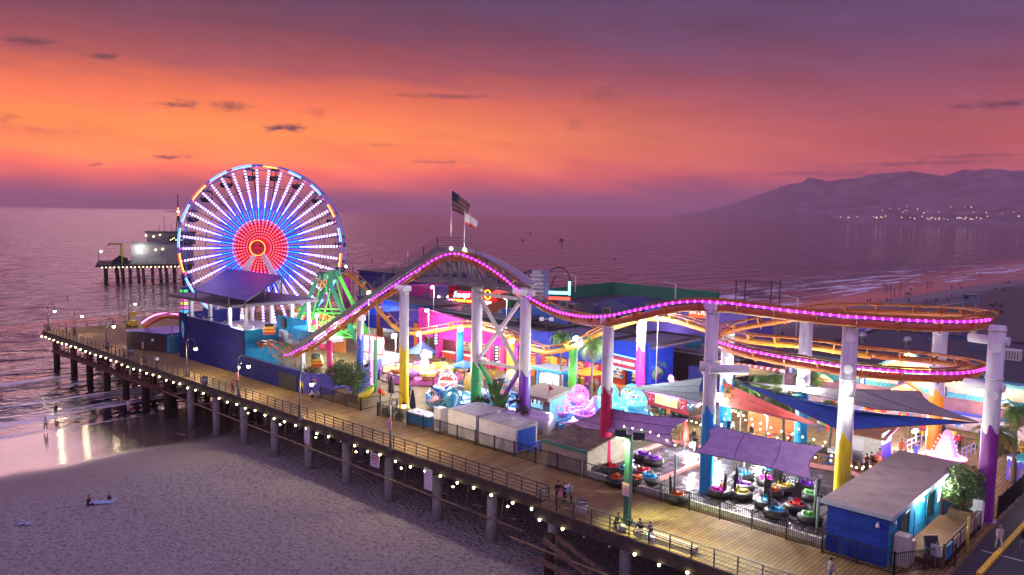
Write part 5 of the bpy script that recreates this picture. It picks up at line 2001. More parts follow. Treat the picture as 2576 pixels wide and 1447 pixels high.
for i,(col_,em) in enumerate([((.75,.12,.05),0),((.35,.6,.05),0),((.7,.5,.03),0),((.65,.08,.35),0),((.3,.55,.1),0),((.75,.3,.04),0),((.4,.12,.5),0),((.75,.6,.1),0)]):
 a = 2 * PI * i / 8 + .2
 q = c0 + Vector((3.4 * math.cos(a),3.4 * math.sin(a),.33))
 mt = M('cup_%d' % i,col_,.35)
 cup_ = part('cup',MB().lathe(q,[(.3,0),(.75,.15),(1.05,.6),(1.15,1.05),(1.0,1.05),(.85,.5),(.1,.35)],16),mt,cu)
 part('wheel',MB().cyl(q + Vector((0,0,.3)),q + Vector((0,0,.95)),.06,n=6).lathe(q + Vector((0,0,.95)),[(.3,0),(.3,.06),(.05,.06)],12),STEEL,cup_)
lamp('POINT',c0 + Vector((1,-1,3.6)),1500,(1,.75,.8),.3)
tk = thing('canopy_kiosk','round kiosk with a dark blue peaked canopy behind the cup ride','kiosk',G(1062,918))
q = tk.location
part('body',MB().cyl(q,q + Vector((0,0,1.9)),1.1,n=10),M('kiosk_white',(.55,.6,.75),.5),tk)
part('canopy',MB().lathe(q + Vector((0,0,1.9)),[(2.3,0),(2.2,.1),(.1,1.5),(.02,1.5)],8,smooth=False),M('canopy_navy',(.03,.05,.16),.7),tk)
part('sign',MB().box(q + Vector((2.0,-.6,1.9)),(1.5,.12,.9)),M('kiosk_sign',(.5,.95,.85),es=1.6,emit=(.5,1,.85)),tk)

# --- shark ride
pc = Vector((-26.4,18.6,0))
sh = thing('shark_ride','blue pool ride of gaping sharks and fish inside a blue picket fence','shark ride',pc)
POOL = M('pool_blue',(.03,.38,.68),.35,var=.2,scale=.8)
part('pool_deck',MB().lathe(pc,[(.02,.42),(5.3,.42),(5.35,.3),(5.6,.3),(5.65,.02)],8,smooth=False,a0=.2,a1=2 * PI + .2),POOL,sh)
mb = MB()
for i in range(9):
 a = 2 * PI * i / 9
 mb.box(pc + Vector((2.9 * math.cos(a),2.9 * math.sin(a),.5)),(3.6,.35,.12),rz=a)
mb.cyl(pc + Vector((0,0,.4)),pc + Vector((0,0,1.6)),.8,n=12)
part('arms',mb,M('arm_white',(.62,.72,.78),.4),sh)
ring_fence(sh,pc,6.1,14,1.15,M('fence_blue',(.03,.2,.55),.5),rails=(1.0,.12),pick=True,gap=(10,))

def shark(c,rz,body,belly,label,open_=.6,s=1.0):
 """a stubby ride shark rearing up with its mouth wide open"""
 rt = Matrix.Rotation(rz,3,'Z')

 def P(x,y,z):
  return c + rt @ Vector((x * s,y * s,z * s))
 # body along -X, mouth opens at +X
 mb = MB()
 pts = [(-2.0,.55),(-1.5,.62),(-.9,.75),(-.2,.9),(.5,1.0)]
 rad = [.12,.42,.7,.88,.95]
 mb.tube([P(x,0,z) for x,z in pts],[r_ * s for r_ in rad],12,mi=0)
 # upper jaw, a tilted open half shell; lower jaw another
 for up_,ang in ((1,.75),(-1,-.35)):
  vs,fs = [],[]
  for i in range(8):
   f_ = i / 7
   xx = .3 + 1.55 * f_ * math.cos(ang)
   zz = 1.0 + (1.55 * f_ * math.sin(ang)) + .0
   rr = .98 * math.sqrt(max(0,1 - (f_ * .93) ** 2.2))
   for j in range(9):
    a = PI * j / 8
    vs.append(P(xx - math.sin(ang) * rr * .72 * math.sin(a) * up_ ,rr * math.cos(a),zz + math.cos(ang) * rr * .72 * math.sin(a) * up_))
  for i in range(7):
   for j in range(8):
    fs.append((i * 9 + j,i * 9 + j + 1,(i + 1) * 9 + j + 1,(i + 1) * 9 + j))
  mb.add(vs,fs,0 if up_ > 0 else 1,True)
  # flat red mouth lining
  vs2 = []
  for i in range(8):
   f_ = i / 7
   xx,zz = .3 + 1.5 * f_ * math.cos(ang),1.0 + 1.5 * f_ * math.sin(ang)
   rr = .93 * math.sqrt(max(0,1 - (f_ * .93) ** 2.2))
   vs2 += [P(xx,-rr,zz),P(xx,rr,zz)]
  mb.add(vs2,[(2 * i,2 * i + 1,2 * i + 3,2 * i + 2) for i in range(7)],2)
  # teeth
  for i in range(9):
   a = -1.25 + 2.5 * i / 8
   f_ = .92 * math.cos(a)
   rr = .9 * math.sqrt(max(0,1 - (max(0,f_) * .93) ** 2.2))
   yy = math.sin(a) * .88
   xx,zz = .3 + 1.5 * max(.1,f_) * math.cos(ang),1.0 + 1.5 * max(.1,f_) * math.sin(ang)
   b0 = P(xx,yy,zz)
   nrm_ = rt @ Vector((math.sin(ang) * up_,0,-math.cos(ang) * up_))
   mb.cyl(b0,b0 + nrm_ * .3 * s,.1 * s,.01,n=5,mi=3,caps=False)
 mb.add([P(-.6,-.04,1.5),P(.2,-.04,1.75),P(-.75,-.04,2.3),P(-.6,.04,1.5),P(.2,.04,1.75),P(-.75,.04,2.3)],[(0,1,2),(5,4,3),(0,3,4,1),(1,4,5,2),(2,5,3,0)],0)
 for sg in (-1,1):
  mb.add([P(0,.7 * sg,.8),P(.5,.8 * sg,.8),P(-.4,1.6 * sg,.45),P(0,.7 * sg,.7),P(.5,.8 * sg,.7),P(-.4,1.6 * sg,.38)],[(0,1,2),(5,4,3),(0,3,4,1),(1,4,5,2),(2,5,3,0)],0)
  mb.ball(P(.75,.62 * sg,1.78),.14 * s,6,mi=4)
 mb.add([P(-1.9,-.03,.5),P(-2.5,-.03,1.5),P(-2.2,-.03,.6),P(-2.6,-.03,-.05),P(-1.9,.03,.5),P(-2.5,.03,1.5),P(-2.2,.03,.6),P(-2.6,.03,-.05)],[(0,1,2,3),(7,6,5,4),(0,4,5,1),(1,5,6,2),(2,6,7,3),(3,7,4,0)],0)
 return part('shark',mb,[body,belly,M('mouth_red',(.75,.16,.13),.45),WHITE,BLACK],sh,label)

BEL = M('belly_white',(.72,.74,.75),.4)
shark(G(1128,985,.5),-.9,BEL,BEL,'white shark facing the boardwalk with a red mouth',s=1.25)
shark(G(1115,1018,.5),-2.0,M('shark_blue',(.02,.16,.5),.35),M('belly_pale',(.7,.75,.7),.4),'deep blue shark turned away',s=1.0)
shark(G(1137,1030,.5),2.4,M('shark_teal',(.04,.33,.4),.35),M('belly_yellow',(.62,.58,.2),.4),'teal shark with a yellow belly',s=1.0)
shark(G(1264,1000,.5),-1.0,M('shark_sky',(.08,.35,.75),.35),BEL,'sky blue shark behind the green brace',s=1.15)

def fin_fish(px,py,mat,label,s=1.0,rz=.7):
 c = G(px,py,.45)
 rt = Matrix.Rotation(rz,3,'Z')
 prof = [(-1.2,0),(1.3,0),(1.25,.8),(.75,1.7),(0,2.25),(-.7,2.1),(-1.15,1.2)]
 mb = MB()
 n = len(prof)
 vs = [c + rt @ Vector((x * s,-.45 * s,z * s)) for x,z in prof] + [c + rt @ Vector((x * s * .85,-.62 * s,.1 + z * s * .85)) for x,z in prof] + [c + rt @ Vector((x * s,.45 * s,z * s)) for x,z in prof]
 mb.add(vs,[tuple(range(n,2 * n)),tuple(range(3 * n - 1,2 * n - 1,-1))] + [(i,(i + 1) % n,n + (i + 1) % n,n + i) for i in range(n)] + [(i,2 * n + i,2 * n + (i + 1) % n,(i + 1) % n) for i in range(n)],0,True)
 mb.ball(c + rt @ Vector((.35 * s,-.62 * s,1.1 * s)),.14 * s,6,mi=1)
 part('fish',mb,[mat,WHITE],sh,label)

fin_fish(1190,983,M('fish_amber',(.55,.27,.05),.4),'round backed amber fish')
fin_fish(1290,968,M('fish_sand',(.45,.36,.24),.4),'tall sand coloured fish',.9)
fin_fish(1292,990,M('fish_khaki',(.4,.3,.14),.4),'khaki fish in front of the violet column',.9)
lamp('POINT',pc + Vector((-2,-4,4.2)),1500,(.9,.97,1),.4)

# --- lifeguard hut numbered 380, pale blue kiosk
HUTB = M('hut_pale_blue',(.26,.52,.64),.6)
hc = Vector((-14.9,17.4,0))
hu = thing('lifeguard_hut','pale blue lifeguard style hut numbered 380 with a red lifebuoy','hut',hc)
mb = MB().span((hc.x - 1.7,hc.y - 1.2,.75),(hc.x + 1.3,hc.y - 1.08,1.75)).span((hc.x - 1.7,hc.y - 1.2,1.75),(hc.x - 1.3,hc.y - 1.08,3.0)).span((hc.x + .35,hc.y - 1.2,1.75),(hc.x + 1.3,hc.y - 1.08,3.0)).span((hc.x - 1.3,hc.y - 1.2,2.75),(hc.x + .35,hc.y - 1.08,3.0))
mb.span((hc.x - 1.7,hc.y - 1.08,.75),(hc.x - 1.58,hc.y + 1.4,3.0)).span((hc.x + 1.18,hc.y - 1.08,.75),(hc.x + 1.3,hc.y + 1.4,3.0)).span((hc.x - 1.58,hc.y + 1.28,.75),(hc.x + 1.18,hc.y + 1.4,3.0)).span((hc.x - 1.9,hc.y - 1.9,.6),(hc.x + 1.9,hc.y + 1.5,.74))
part('walls',mb,HUTB,hu)
part('roof',MB().slab([(hc.x - 2.4,hc.y - 2.3,3.25),(hc.x + 1.9,hc.y - 2.3,3.25),(hc.x + 1.9,hc.y + 1.8,3.75),(hc.x - 2.4,hc.y + 1.8,3.75)],.35),M('hut_roof_tan',(.4,.32,.24),.8),hu)
mb = MB()
for dx in (-1.7,0,1.6):
 mb.box(hc + Vector((dx,-1.75,.3)),(.16,.16,.6)).bar(hc + Vector((dx,-1.85,.74)),hc + Vector((dx,-1.85,1.5)),.09)
mb.bar(hc + Vector((-1.8,-1.85,1.5)),hc + Vector((1.8,-1.85,1.5)),.1).bar(hc + Vector((-1.8,-1.85,.8)),hc + Vector((-.6,-1.85,1.45)),.08).bar(hc + Vector((.4,-1.85,.8)),hc + Vector((1.7,-1.85,1.45)),.08)
part('railing',mb,M('hut_white_trim',(.55,.72,.8),.6),hu)
text('number','380',.62,M('number_black',(.01,.01,.02),.5),hu,hc + Vector((.85,-1.23,2.35)),(PI / 2,0,0),.015)
cb = hc + Vector((-.35,-1.95,1.25))
mb = MB()
for k in range(8):
 pts = [cb + Vector((.42 * math.cos(2 * PI * (k + j / 4) / 8),0,.42 * math.sin(2 * PI * (k + j / 4) / 8))) for j in range(5)]
 mb.tube(pts,.12,6,mi=0 if k % 2 else 1)
part('lifebuoy',mb,[RED,WHITE],hu)
mb = MB()
for i in range(7):
 mb.box(hc + Vector((-2.0 + i * .6,-2.2,2.7)),(.24,.03,.36),mi=i % 3)
part('pennants',mb,[RED,WHITE,YEL],hu)
lamp('POINT',hc + Vector((-.4,0,2.6)),120,(.9,1,1),.2)
part('flag',MB().bar(hc + Vector((1.4,-1.5,3.4)),hc + Vector((1.4,-1.5,4.6)),.05).add([hc + Vector((1.4,-1.5,4.55)),hc + Vector((1.95,-1.4,4.2)),hc + Vector((1.4,-1.5,3.9))],[(0,1,2)]),RED,hu)
kc = Vector((-25.0,30.5,0))
ks = thing('snack_kiosk','pale blue snack kiosk with flat roof and white lit fridges','kiosk',kc)
for dx in (-1.9,1.9):
 for dy in (-1.1,1.1):
  part('post',MB().box(kc + Vector((dx,dy,1.25)),(.16,.16,2.5)),CYAN,ks)
mb = MB()
mb.span((kc.x - 1.9,kc.y + 1.0,.01),(kc.x + 1.9,kc.y + 1.1,2.4))
part('frame',mb,CYAN,ks)
part('roof',MB().span((kc.x - 2.5,kc.y - 1.7,2.5),(kc.x + 2.5,kc.y + 1.6,2.8)).span((kc.x - 2.45,kc.y - 1.65,2.8),(kc.x + 2.45,kc.y + 1.55,2.84),mi=1),[M('kiosk_roof_edge',(.05,.42,.6),.5),M('kiosk_roof_top',(.45,.5,.5),.7)],ks)
for i in range(3):
 fr = part('fridge',MB().span((kc.x - 1.7 + i * 1.15,kc.y - .9,.01),(kc.x - .7 + i * 1.15,kc.y - .2,2.1)),M('fridge_grey',(.5,.58,.65),.4),ks)
 part('glass',MB().span((kc.x - 1.6 + i * 1.15,kc.y - .95,.3),(kc.x - .8 + i * 1.15,kc.y - .91,1.95)),M('fridge_lit',(.75,.95,1),es=1.3,emit=(.7,.92,1)),fr)
lamp('POINT',kc + Vector((0,-1.4,2.3)),220,(.85,.97,1),.2)

# --- ride with glowing pods
sc_ = Vector((-12.2,22.4,0))
pr = thing('pod_ride','spinning ride of caged pods striped with violet and cyan lights on a glowing platform','pod ride',sc_)
part('platform',MB().lathe(sc_,[(.02,.75),(5.6,.7),(6.0,.45),(6.1,.02)],32),M('pod_platform',(.08,.3,.55),.25,var=.3,scale=1.2),pr)
part('platform_edge',MB().tube([sc_ + Vector((6.0 * math.cos(2 * PI * i / 40),6.0 * math.sin(2 * PI * i / 40),.62)) for i in range(40)],.08,5,closed=True),M('pod_edge',(.1,.8,1),es=3,emit=(.08,.6,1)),pr)
part('hub',MB().lathe(sc_,[(1.2,.7),(.9,1.5),(.5,2.4),(.02,2.6)],16),M('pod_hub',(.25,.2,.6),.4),pr)
PCOL = [((1,.25,.95),(.95,.12,.9)),((.9,.15,1),(.75,.1,1)),((1,.3,.8),(1,.15,.7)),((.45,.4,1),(.3,.3,1)),((.15,.7,1),(.08,.6,1)),((.1,.95,.8),(.05,.95,.75)),((.1,.8,1),(.06,.75,1)),((.7,.3,1),(.6,.2,1))]
for i in range(8):
 a = 2 * PI * i / 8 + .35
 q = sc_ + Vector((4.3 * math.cos(a),4.3 * math.sin(a),.95 + .5 * math.sin(a + 1)))
 k = int((math.degrees(a + 1.0) % 360) / 45)
 # violet on the left, cyan on the right
 lr_ = math.cos(a - .95 + PI)
 ci = 0
 dxs = (q - sc_).dot(px_)
 ci = [0,1,2,3][i % 3] if dxs < .8 else [4,5,6][i % 3]
 mt = M('pod_led_%d' % ci,PCOL[ci][0],es=1.7,emit=PCOL[ci][1])
 pd = part('pod',MB().lathe(q,[(.5,0),(1.0,.3),(1.15,.8),(1.0,.85),(.8,.45),(.1,.3)],14),M('pod_shell_%d' % (ci > 3),(.45,.2,.6) if ci < 4 else (.1,.45,.6),.3),pr)
 mb = MB()
 for m in range(12):
  b_ = 2 * PI * m / 12
  mb.tube([q + Vector((math.cos(b_) * r_,math.sin(b_) * r_,z)) for r_,z in ((1.12,.75),(1.12,1.2),(.85,1.75),(.4,2.1),(.05,2.2))],.035,4)
 for r_,z in ((1.13,.8),(1.02,1.45),(.6,1.98)):
  mb.tube([q + Vector((math.cos(2 * PI * j / 14) * r_,math.sin(2 * PI * j / 14) * r_,z)) for j in range(14)],.035,4,closed=True)
 part('light_cage',mb,mt,pd)
 part('arm',MB().bar(sc_ + Vector((0,0,1.4)),q + Vector((0,0,.2)),.25),M('pod_arm',(.3,.5,.75),.4),pr)
lamp('POINT',sc_ + Vector((-3.0,-1.5,3.4)),2600,(1,.3,.95),.6)
lamp('POINT',sc_ + Vector((3.2,.8,3.2)),2600,(.2,.8,1),.6)
mb = MB()
for i in range(14):
 a = -2.9 + i * .2
 p,q = sc_ + Vector((7.2 * math.cos(a),7.2 * math.sin(a),0)),sc_ + Vector((7.2 * math.cos(a + .2),7.2 * math.sin(a + .2),0))
 mb = MB().bar(p,p + Vector((0,0,1.1)),.12).bar(p + Vector((0,0,1.05)),q + Vector((0,0,1.05)),.12).bar(p + Vector((0,0,.5)),q + Vector((0,0,.5)),.05)
 part('fence',mb,BRN,pr)

# --- silver trailer behind the containers, silver food truck under the sail
SILV = M('trailer_silver',(.55,.55,.58),.22,.85,var=.06)

def trailer(c,rz,L,label,food=False,mat=None):
 t_ = thing('food_trailer' if food else 'silver_trailer',label,'trailer',c)
 rt = Matrix.Rotation(rz,3,'Z')

 def P(x,y,z):
  return Vector(c) + rt @ Vector((x,y,z))
 sec = []
 for i in range(17):
  a = -.35 + (PI + .7) * i / 16
  sec.append((1.12 * math.cos(a) * (1.0 if math.sin(a) > 0 else 1.0),1.0 + 1.0 * math.sin(a) + .42))
 sec = [(1.15 * (abs(math.cos(PI * i / 16)) ** .55) * (1 if i < 8 else -1),1.35 + 1.25 * math.sin(PI * i / 16) ** .7) for i in range(17)]
 sec = [(1.1,.5)] + sec + [(-1.1,.5)]
 n = len(sec)
 xs = [-L / 2,-L / 2 + .08,-L / 2 + .35,-L / 2 + .9,0,L / 2 - .9,L / 2 - .35,L / 2 - .08,L / 2]
 ks_ = [.05,.62,.86,1,1,1,.86,.62,.05]
 vs,fs = [],[]
 for x,k in zip(xs,ks_):
  for y,z in sec:
   vs.append(P(x,y * (k * .5 + .5 if k > .1 else .1),1.5 + (z - 1.5) * k))
 for i in range(len(xs) - 1):
  for j in range(n):
   fs.append((i * n + j,i * n + (j + 1) % n,(i + 1) * n + (j + 1) % n,(i + 1) * n + j))
 part('shell',MB().add(vs,fs,0,True),mat or SILV,t_)
 for x in (-.5,.5):
  for y in (-1.0,1.0):
   part('wheel',MB().cyl(P(x,y - .12,.36),P(x,y + .12,.36),.36,n=16).cyl(P(x,y - .14,.36),P(x,y + .14,.36),.18,n=12,mi=1),[BLACK,STEEL],t_)
 return t_,P,rt

t_,P,rt = trailer((-7.4,30.2,0),-.19,7.0,'silver food truck with lit orange counter windows and red panels under the grey green sail',True)
part('serving_window',MB().box(P(-.1,-1.17,1.75),(3.4,.06,1.0),rot=rt),M('window_amber',(1,.6,.15),es=1.8,emit=(1,.55,.12)),t_)
mb = MB()
for x in (-1.75,-.1,1.6):
 mb.box(P(x,-1.22,1.75),(.08,.05,1.05),rot=rt)
mb.box(P(-.1,-1.25,1.22),(3.5,.25,.06),rot=rt)
part('window_frame',mb,STEEL,t_)
part('awning',MB().box(P(-.4,-1.5,2.42),(4.4,.9,.06),rot=rt),M('awning_pink',(.8,.3,.65),es=.7,emit=(1,.3,.8)),t_)
for x in (-2.4,2.3):
 pn = part('red_panel',MB().box(P(x,-1.16,1.75),(1.0,.06,1.2),rot=rt),M('panel_red',(.6,.02,.04),.5),t_)
 mb = MB()
 for i in range(14):
  mb.box(P(x + rnd.uniform(-.4,.4),-1.2,1.75 + rnd.uniform(-.5,.5)),(.1,.02,.1),rot=rt)
 part('dots',mb,WHITE,pn)
part('red_band',MB().box(P(0,-1.14,.95),(6.2,.08,.3),rot=rt),RED,t_)
part('menu_board',MB().box(P(.2,-1.2,2.28),(3.0,.04,.24),rot=rt),LET,t_)
lamp('POINT',P(-.1,-2.0,2.1),220,(1,.7,.4),.3)
lamp('POINT',P(-.6,-1.9,2.9),150,(1,.35,.85),.3)
trailer((-13.6,11.9,0),.45,6.5,'silver and pink lit caravan shell behind the white containers',False,M('trailer_lilac',(.55,.45,.6),.25,.6,var=.05))
# neon script sign above the food truck
ns = thing('neon_sign','pink neon script sign on a frame above the grey green sail','neon sign',(-5.8,34.0,0))
NP = M('neon_hot_pink',(1,.25,.85),es=9,emit=(1,.16,.75))
p0 = Dp(1706,962,34.0)
q0,q1 = Dp(1681,962,34),Dp(1740,968,34)
wd_ = q1.x - q0.x

def NPt(u,v):
 return Vector((q0.x + wd_ * u,34.0,p0.z - .2 + v))

mb = MB()
scr = [(.02,.35),(.06,.75),(.14,.8),(.19,.5),(.12,.3),(.07,.45),(.1,-.1),(.1,-.5),(.14,.0),(.22,.2),(.27,.05),(.24,-.35),(.3,-.4),(.36,.1),(.4,-.3),(.46,.15),(.5,-.3),(.56,.1),(.6,-.35),(.66,.1),(.71,-.3),(.78,.05),
    (.83,-.35),(.9,.35),(.92,-.3),(.99,-.1)]
mb.tube(catmull([NPt(u,v) for u,v in scr],4),.12,5).tube([NPt(.3,-.72),NPt(.5,-.6),NPt(.72,-.68)],.1,5)
part('script',mb,NP,ns)
mb = MB()
for u in (.1,.9):
 mb.cyl((NPt(u,0).x,34.1,.01),NPt(u,-.4) + Vector((0,.1,0)),.06,n=6)
mb.bar(NPt(0,-.5) + Vector((0,.1,0)),NPt(1,-.5) + Vector((0,.1,0)),.08)
part('frame',mb,DGREY,ns)
lamp('POINT',NPt(.5,.1) + Vector((0,-.7,.3)),1200,(1,.25,.85),.5)

# --- drinks cart with red machine
cc = Vector((-10.9,27.2,0))
ct = thing('drinks_cart','blue drinks cart carrying a red slush machine','cart',cc)
part('counter',MB().box(cc + Vector((0,0,.6)),(2.6,1.2,1.2)),M('cart_blue',(.03,.22,.5),.5),ct)
part('logo_panel',MB().box(cc + Vector((0,-.62,.7)),(1.2,.02,.35)).box(cc + Vector((.9,-.62,.7)),(.4,.02,.7),mi=1),[M('cart_print',(.5,.7,.85),.6),M('cart_print_pink',(.6,.1,.3),.6)],ct)
part('machine',MB().box(cc + Vector((.4,.1,1.9)),(1.1,.9,1.3)).box(cc + Vector((.4,-.36,1.45)),(.8,.03,.1),mi=1),[RED,WHITE],ct)
mb = MB()
for dx in (-1.2,1.2):
 mb.bar(cc + Vector((dx,-.55,1.2)),cc + Vector((dx,-.55,3.0)),.06).bar(cc + Vector((dx,.55,1.2)),cc + Vector((dx,.55,3.0)),.06)
part('posts',mb,STEEL,ct)

# --- umbrellas

def umbrella(c,label,col_,r=1.5,h=2.5,open_=True,pole=STEEL,group=None,col2=None):
 u_ = thing('umbrella',label,'umbrella',c,group=group)
 c = Vector(c)
 part('pole',MB().cyl(c,c + Vector((0,0,h + .5)),.05,n=6),pole,u_)
 if open_:
  mb = MB()
  for k in range(8):
   a0,a1 = 2 * PI * k / 8,2 * PI * (k + 1) / 8
   vs = [c + Vector((r * math.cos(a0),r * math.sin(a0),h)),c + Vector((r * math.cos(a1),r * math.sin(a1),h)),c + Vector((.06 * math.cos(a1),.06 * math.sin(a1),h + .62)),c + Vector((.06 * math.cos(a0),.06 * math.sin(a0),h + .62)),
    c + Vector((r * math.cos(a0),r * math.sin(a0),h - .16)),c + Vector((r * math.cos(a1),r * math.sin(a1),h - .16))]
   mb.add(vs,[(0,1,2,3),(4,5,1,0)],k % 2 if col2 else 0)
  part('canopy',mb,[col_,col2 or col_],u_)
 else:
  part('canopy',MB().lathe(c + Vector((0,0,h - 1.5)),[(.30,0),(.36,.25),(.22,1.2),(.08,1.9),(.02,2.0)],8,smooth=False),col_,u_)
 return u_

UY = M('umbrella_yellow',(.8,.5,.03),.7)
UBK = M('umbrella_black',(.015,.015,.022),.8)
umbrella(G(1480,985),'open yellow umbrella between the two tall palms',UY,1.75)
umbrella(G(1333,970),'open yellow umbrella beside the violet column',UY,1.5)
umbrella(G(1168,960),'open bright blue umbrella behind the sharks',M('umbrella_blue',(.02,.18,.55),.7),1.75,2.2)
umbrella(G(984,1020),'closed black umbrella beside the arched street lamp',UBK,open_=False,h=3.0)
umbrella(G(1038,1062),'closed black umbrella behind the blue counter',UBK,open_=False,h=3.0)
umbrella(G(2085,1105),'closed red umbrella seen under the red sail tip',M('umbrella_red',(.55,.04,.03),.7),open_=False,h=2.4)
umbrella(G(1722,1135),'closed red umbrella beside the bumper rink wall',M('umbrella_red',(.55,.04,.03)),open_=False,h=2.6)
umbrella((26.8,31.5,0),'open teal umbrella over the photo booth',M('umbrella_teal',(.02,.36,.36),.7),1.9,2.4,col2=M('umbrella_aqua',(.04,.5,.4),.7))
umbrella(G(1587,965),'open teal umbrella at the end of the grey green sail',M('umbrella_teal',(.02,.36,.36)),1.6,2.4)

# --- containers, cabinet, counters, sheds along the fence
CONT = M('container_white',(.64,.62,.61),.6,var=.12,scale=1.2)
CORR = boards('container_roof',(.45,.43,.42),(.55,.52,.5),(.2,.19,.19),.30,20,.6,'Y',.9)
for (x0,x1,y0,y1,h,lab,dr) in ((-19.0,-15.0,6.9,11.0,2.55,'plain white cargo container, left of the pair',False),(-14.4,-9.7,6.75,9.8,2.5,'white cargo container with a bright blue end door',True)):
 cn = thing('cargo_container',lab,'container',((x0 + x1) / 2,y0,0),group='white cargo containers behind the black fence')
 part('box',MB().span((x0,y0,.1),(x1,y1,h)),CONT,cn)
 part('roof',MB().span((x0 - .03,y0 - .03,h + .003),(x1 + .03,y1 + .03,h + .06)),CORR if dr else M('container_top',(.4,.39,.38),.7,var=.3),cn)
 if dr:
  d_ = part('door',MB().span((x1 + .003,y0 + .3,.25),(x1 + .05,y1 - .25,h - .3)),M('door_blue',(.01,.12,.6),.4),cn)
  part('handle',MB().box((x1 + .08,y1 - .7,1.1),(.05,.2,.06)),STEEL,d_)
 part('feet',MB().span((x0 + .2,y0 + .2,.004),(x0 + .5,y1 - .2,.1)).span((x1 - .5,y0 + .2,.004),(x1 - .2,y1 - .2,.1)),DGREY,cn)
cb_ = thing('white_cabinet','tall narrow white cabinet left of the containers','cabinet',(-20.6,7.2,0))
part('body',MB().span((-21.1,6.9,.01),(-20.1,7.8,2.35)),CONT,cb_)
part('panel',MB().span((-20.95,6.87,.3),(-20.3,6.895,1.2)),M('cabinet_panel',(.35,.35,.33),.7),cb_)
bc_ = thing('blue_counter','low blue ticket counter with a white top behind the fence','counter',(-24,7.6,0))
part('body',MB().span((-25.6,7.0,.01),(-22.2,8.6,1.05)),boards('counter_blue_boards',(.02,.22,.5),(.03,.26,.56),(.01,.1,.26),.18,30,.6,'Z',.4),bc_)
part('top',MB().span((-25.7,6.9,1.051),(-22.1,8.7,1.12)),M('counter_top',(.5,.55,.55),.6),bc_)
sd_ = thing('garden_shed','cream shed with a brown shingle roof beside the bumper rink','shed',(-3.5,6.5,0))
CRS = boards('shed_siding',(.48,.43,.34),(.54,.48,.38),(.3,.27,.2),.2,30,.7,'Z',.4)
part('walls',MB().prism([(6.8,.004),(12.2,.004),(12.2,2.95),(6.8,2.2)],-5.9,-1.4,'X'),CRS,sd_)
SHING = boards('shingles',(.13,.10,.075),(.22,.17,.125),(.045,.035,.03),.28,.5,.9,'X',.8)
part('roof',MB().slab([(-6.2,6.4,2.28),(-1.1,6.4,2.28),(-1.1,12.5,3.12),(-6.2,12.5,3.12)],.12),SHING,sd_)
part('green_fascia',MB().span((-6.2,6.33,2.02),(-1.1,6.39,2.28)),M('fascia_green',(.02,.22,.12),.6),sd_)

# --- black picket fences

def picket(label,pts,h=1.45,step=2.5,group='black picket fences along the boardwalk'):
 f = thing('picket_fence',label,'fence',pts[0],group=group)
 for a,b2 in zip(pts,pts[1:]):
  a,b2 = Vector(a),Vector(b2)
  L = (b2 - a).length
  n = max(1,round(L / step))
  for i in range(n):
   p,q = a + (b2 - a) * (i / n),a + (b2 - a) * ((i + 1) / n)
   mb = MB().bar(p + Vector((0,0,h - .08)),q + Vector((0,0,h - .08)),.045).bar(p + Vector((0,0,.14)),q + Vector((0,0,.14)),.045)
   m = max(2,int((q - p).length / .145))
   for j in range(1,m):
    s_ = p + (q - p) * (j / m)
    mb.bar(s_ + Vector((0,0,.08)),s_ + Vector((0,0,h)),.028)
   part('panel',mb,BLACK,f)
   part('post',MB().bar(p,p + Vector((0,0,h + .06)),.09),BLACK,f)
  part('post',MB().bar(b2,b2 + Vector((0,0,h + .06)),.09),BLACK,f)
 return f

picket('short black fence in front of the two leafy trees',[(-40.6,6.3,0),(-32.6,6.3,0),(-32.6,9.0,0)])
picket('long black fence running from the arched lamp past the containers and the shed',[(-29.6,9.0,0),(-29.6,6.3,0),(-1.6,6.1,0)])
picket('black fence along the front of the bumper rink up to the blue building',[(-1.2,6.1,0),(19.0,5.85,0)])
picket('black fence round the corner of the blue building and its ramp',[(19.1,5.5,0),(23.6,5.5,0),(26.0,9.6,0)])
picket('dark screened fence along the road at the right edge',[(26.0,21.0,0),(26.6,40,0)],1.7,group=None)

# --- bumper rink
rk = thing('bumper_rink','glossy dark bumper boat rink with red seams and pink kerbs','rink',(8,14,0))
mr_ = bpy.data.materials.new('rink_floor')
mr_.use_nodes = True
t = NT(mr_.node_tree)
b = mr_.node_tree.nodes['Principled BSDF']
geo = t.n('ShaderNodeNewGeometry')
sp_ = t.n('ShaderNodeSeparateXYZ')
t.l(geo.outputs['Position'],sp_.inputs[0])
fr_ = t.math('FRACT',t.math('DIVIDE',sp_.outputs[0],.95))
line = t.math('LESS_THAN',t.math('ABSOLUTE',t.math('SUBTRACT',fr_,.5)),.045)
nn_ = t.n('ShaderNodeTexNoise')
nn_.inputs['Scale'].default_value = .9
nn_.inputs['Detail'].default_value = 8
t.l(geo.outputs['Position'],nn_.inputs['Vector'])
bc2 = t.ramp(nn_.outputs[0],[(.3,(.07,.065,.08)),(.6,(.16,.15,.18)),(.8,(.24,.23,.26))])
t.l(t.mix(line,bc2,(.09,.028,.02)),b.inputs['Base Color'])
t.l(t.math('ADD',t.math('MULTIPLY',nn_.outputs[0],.22),.12),b.inputs['Roughness'])
b.inputs['Metallic'].default_value = .35
part('floor',MB().prism([(-1.6,7.0),(18.6,7.0),(18.6,20.5),(14.5,23.2),(-1.6,20.0)],.01,.16),mr_,rk)
KP = M('kerb_pink',(.42,.16,.15),.6,var=.25,scale=4)
KW = M('kerb_pale',(.5,.5,.42),.6,var=.3,scale=5)
mb = MB()
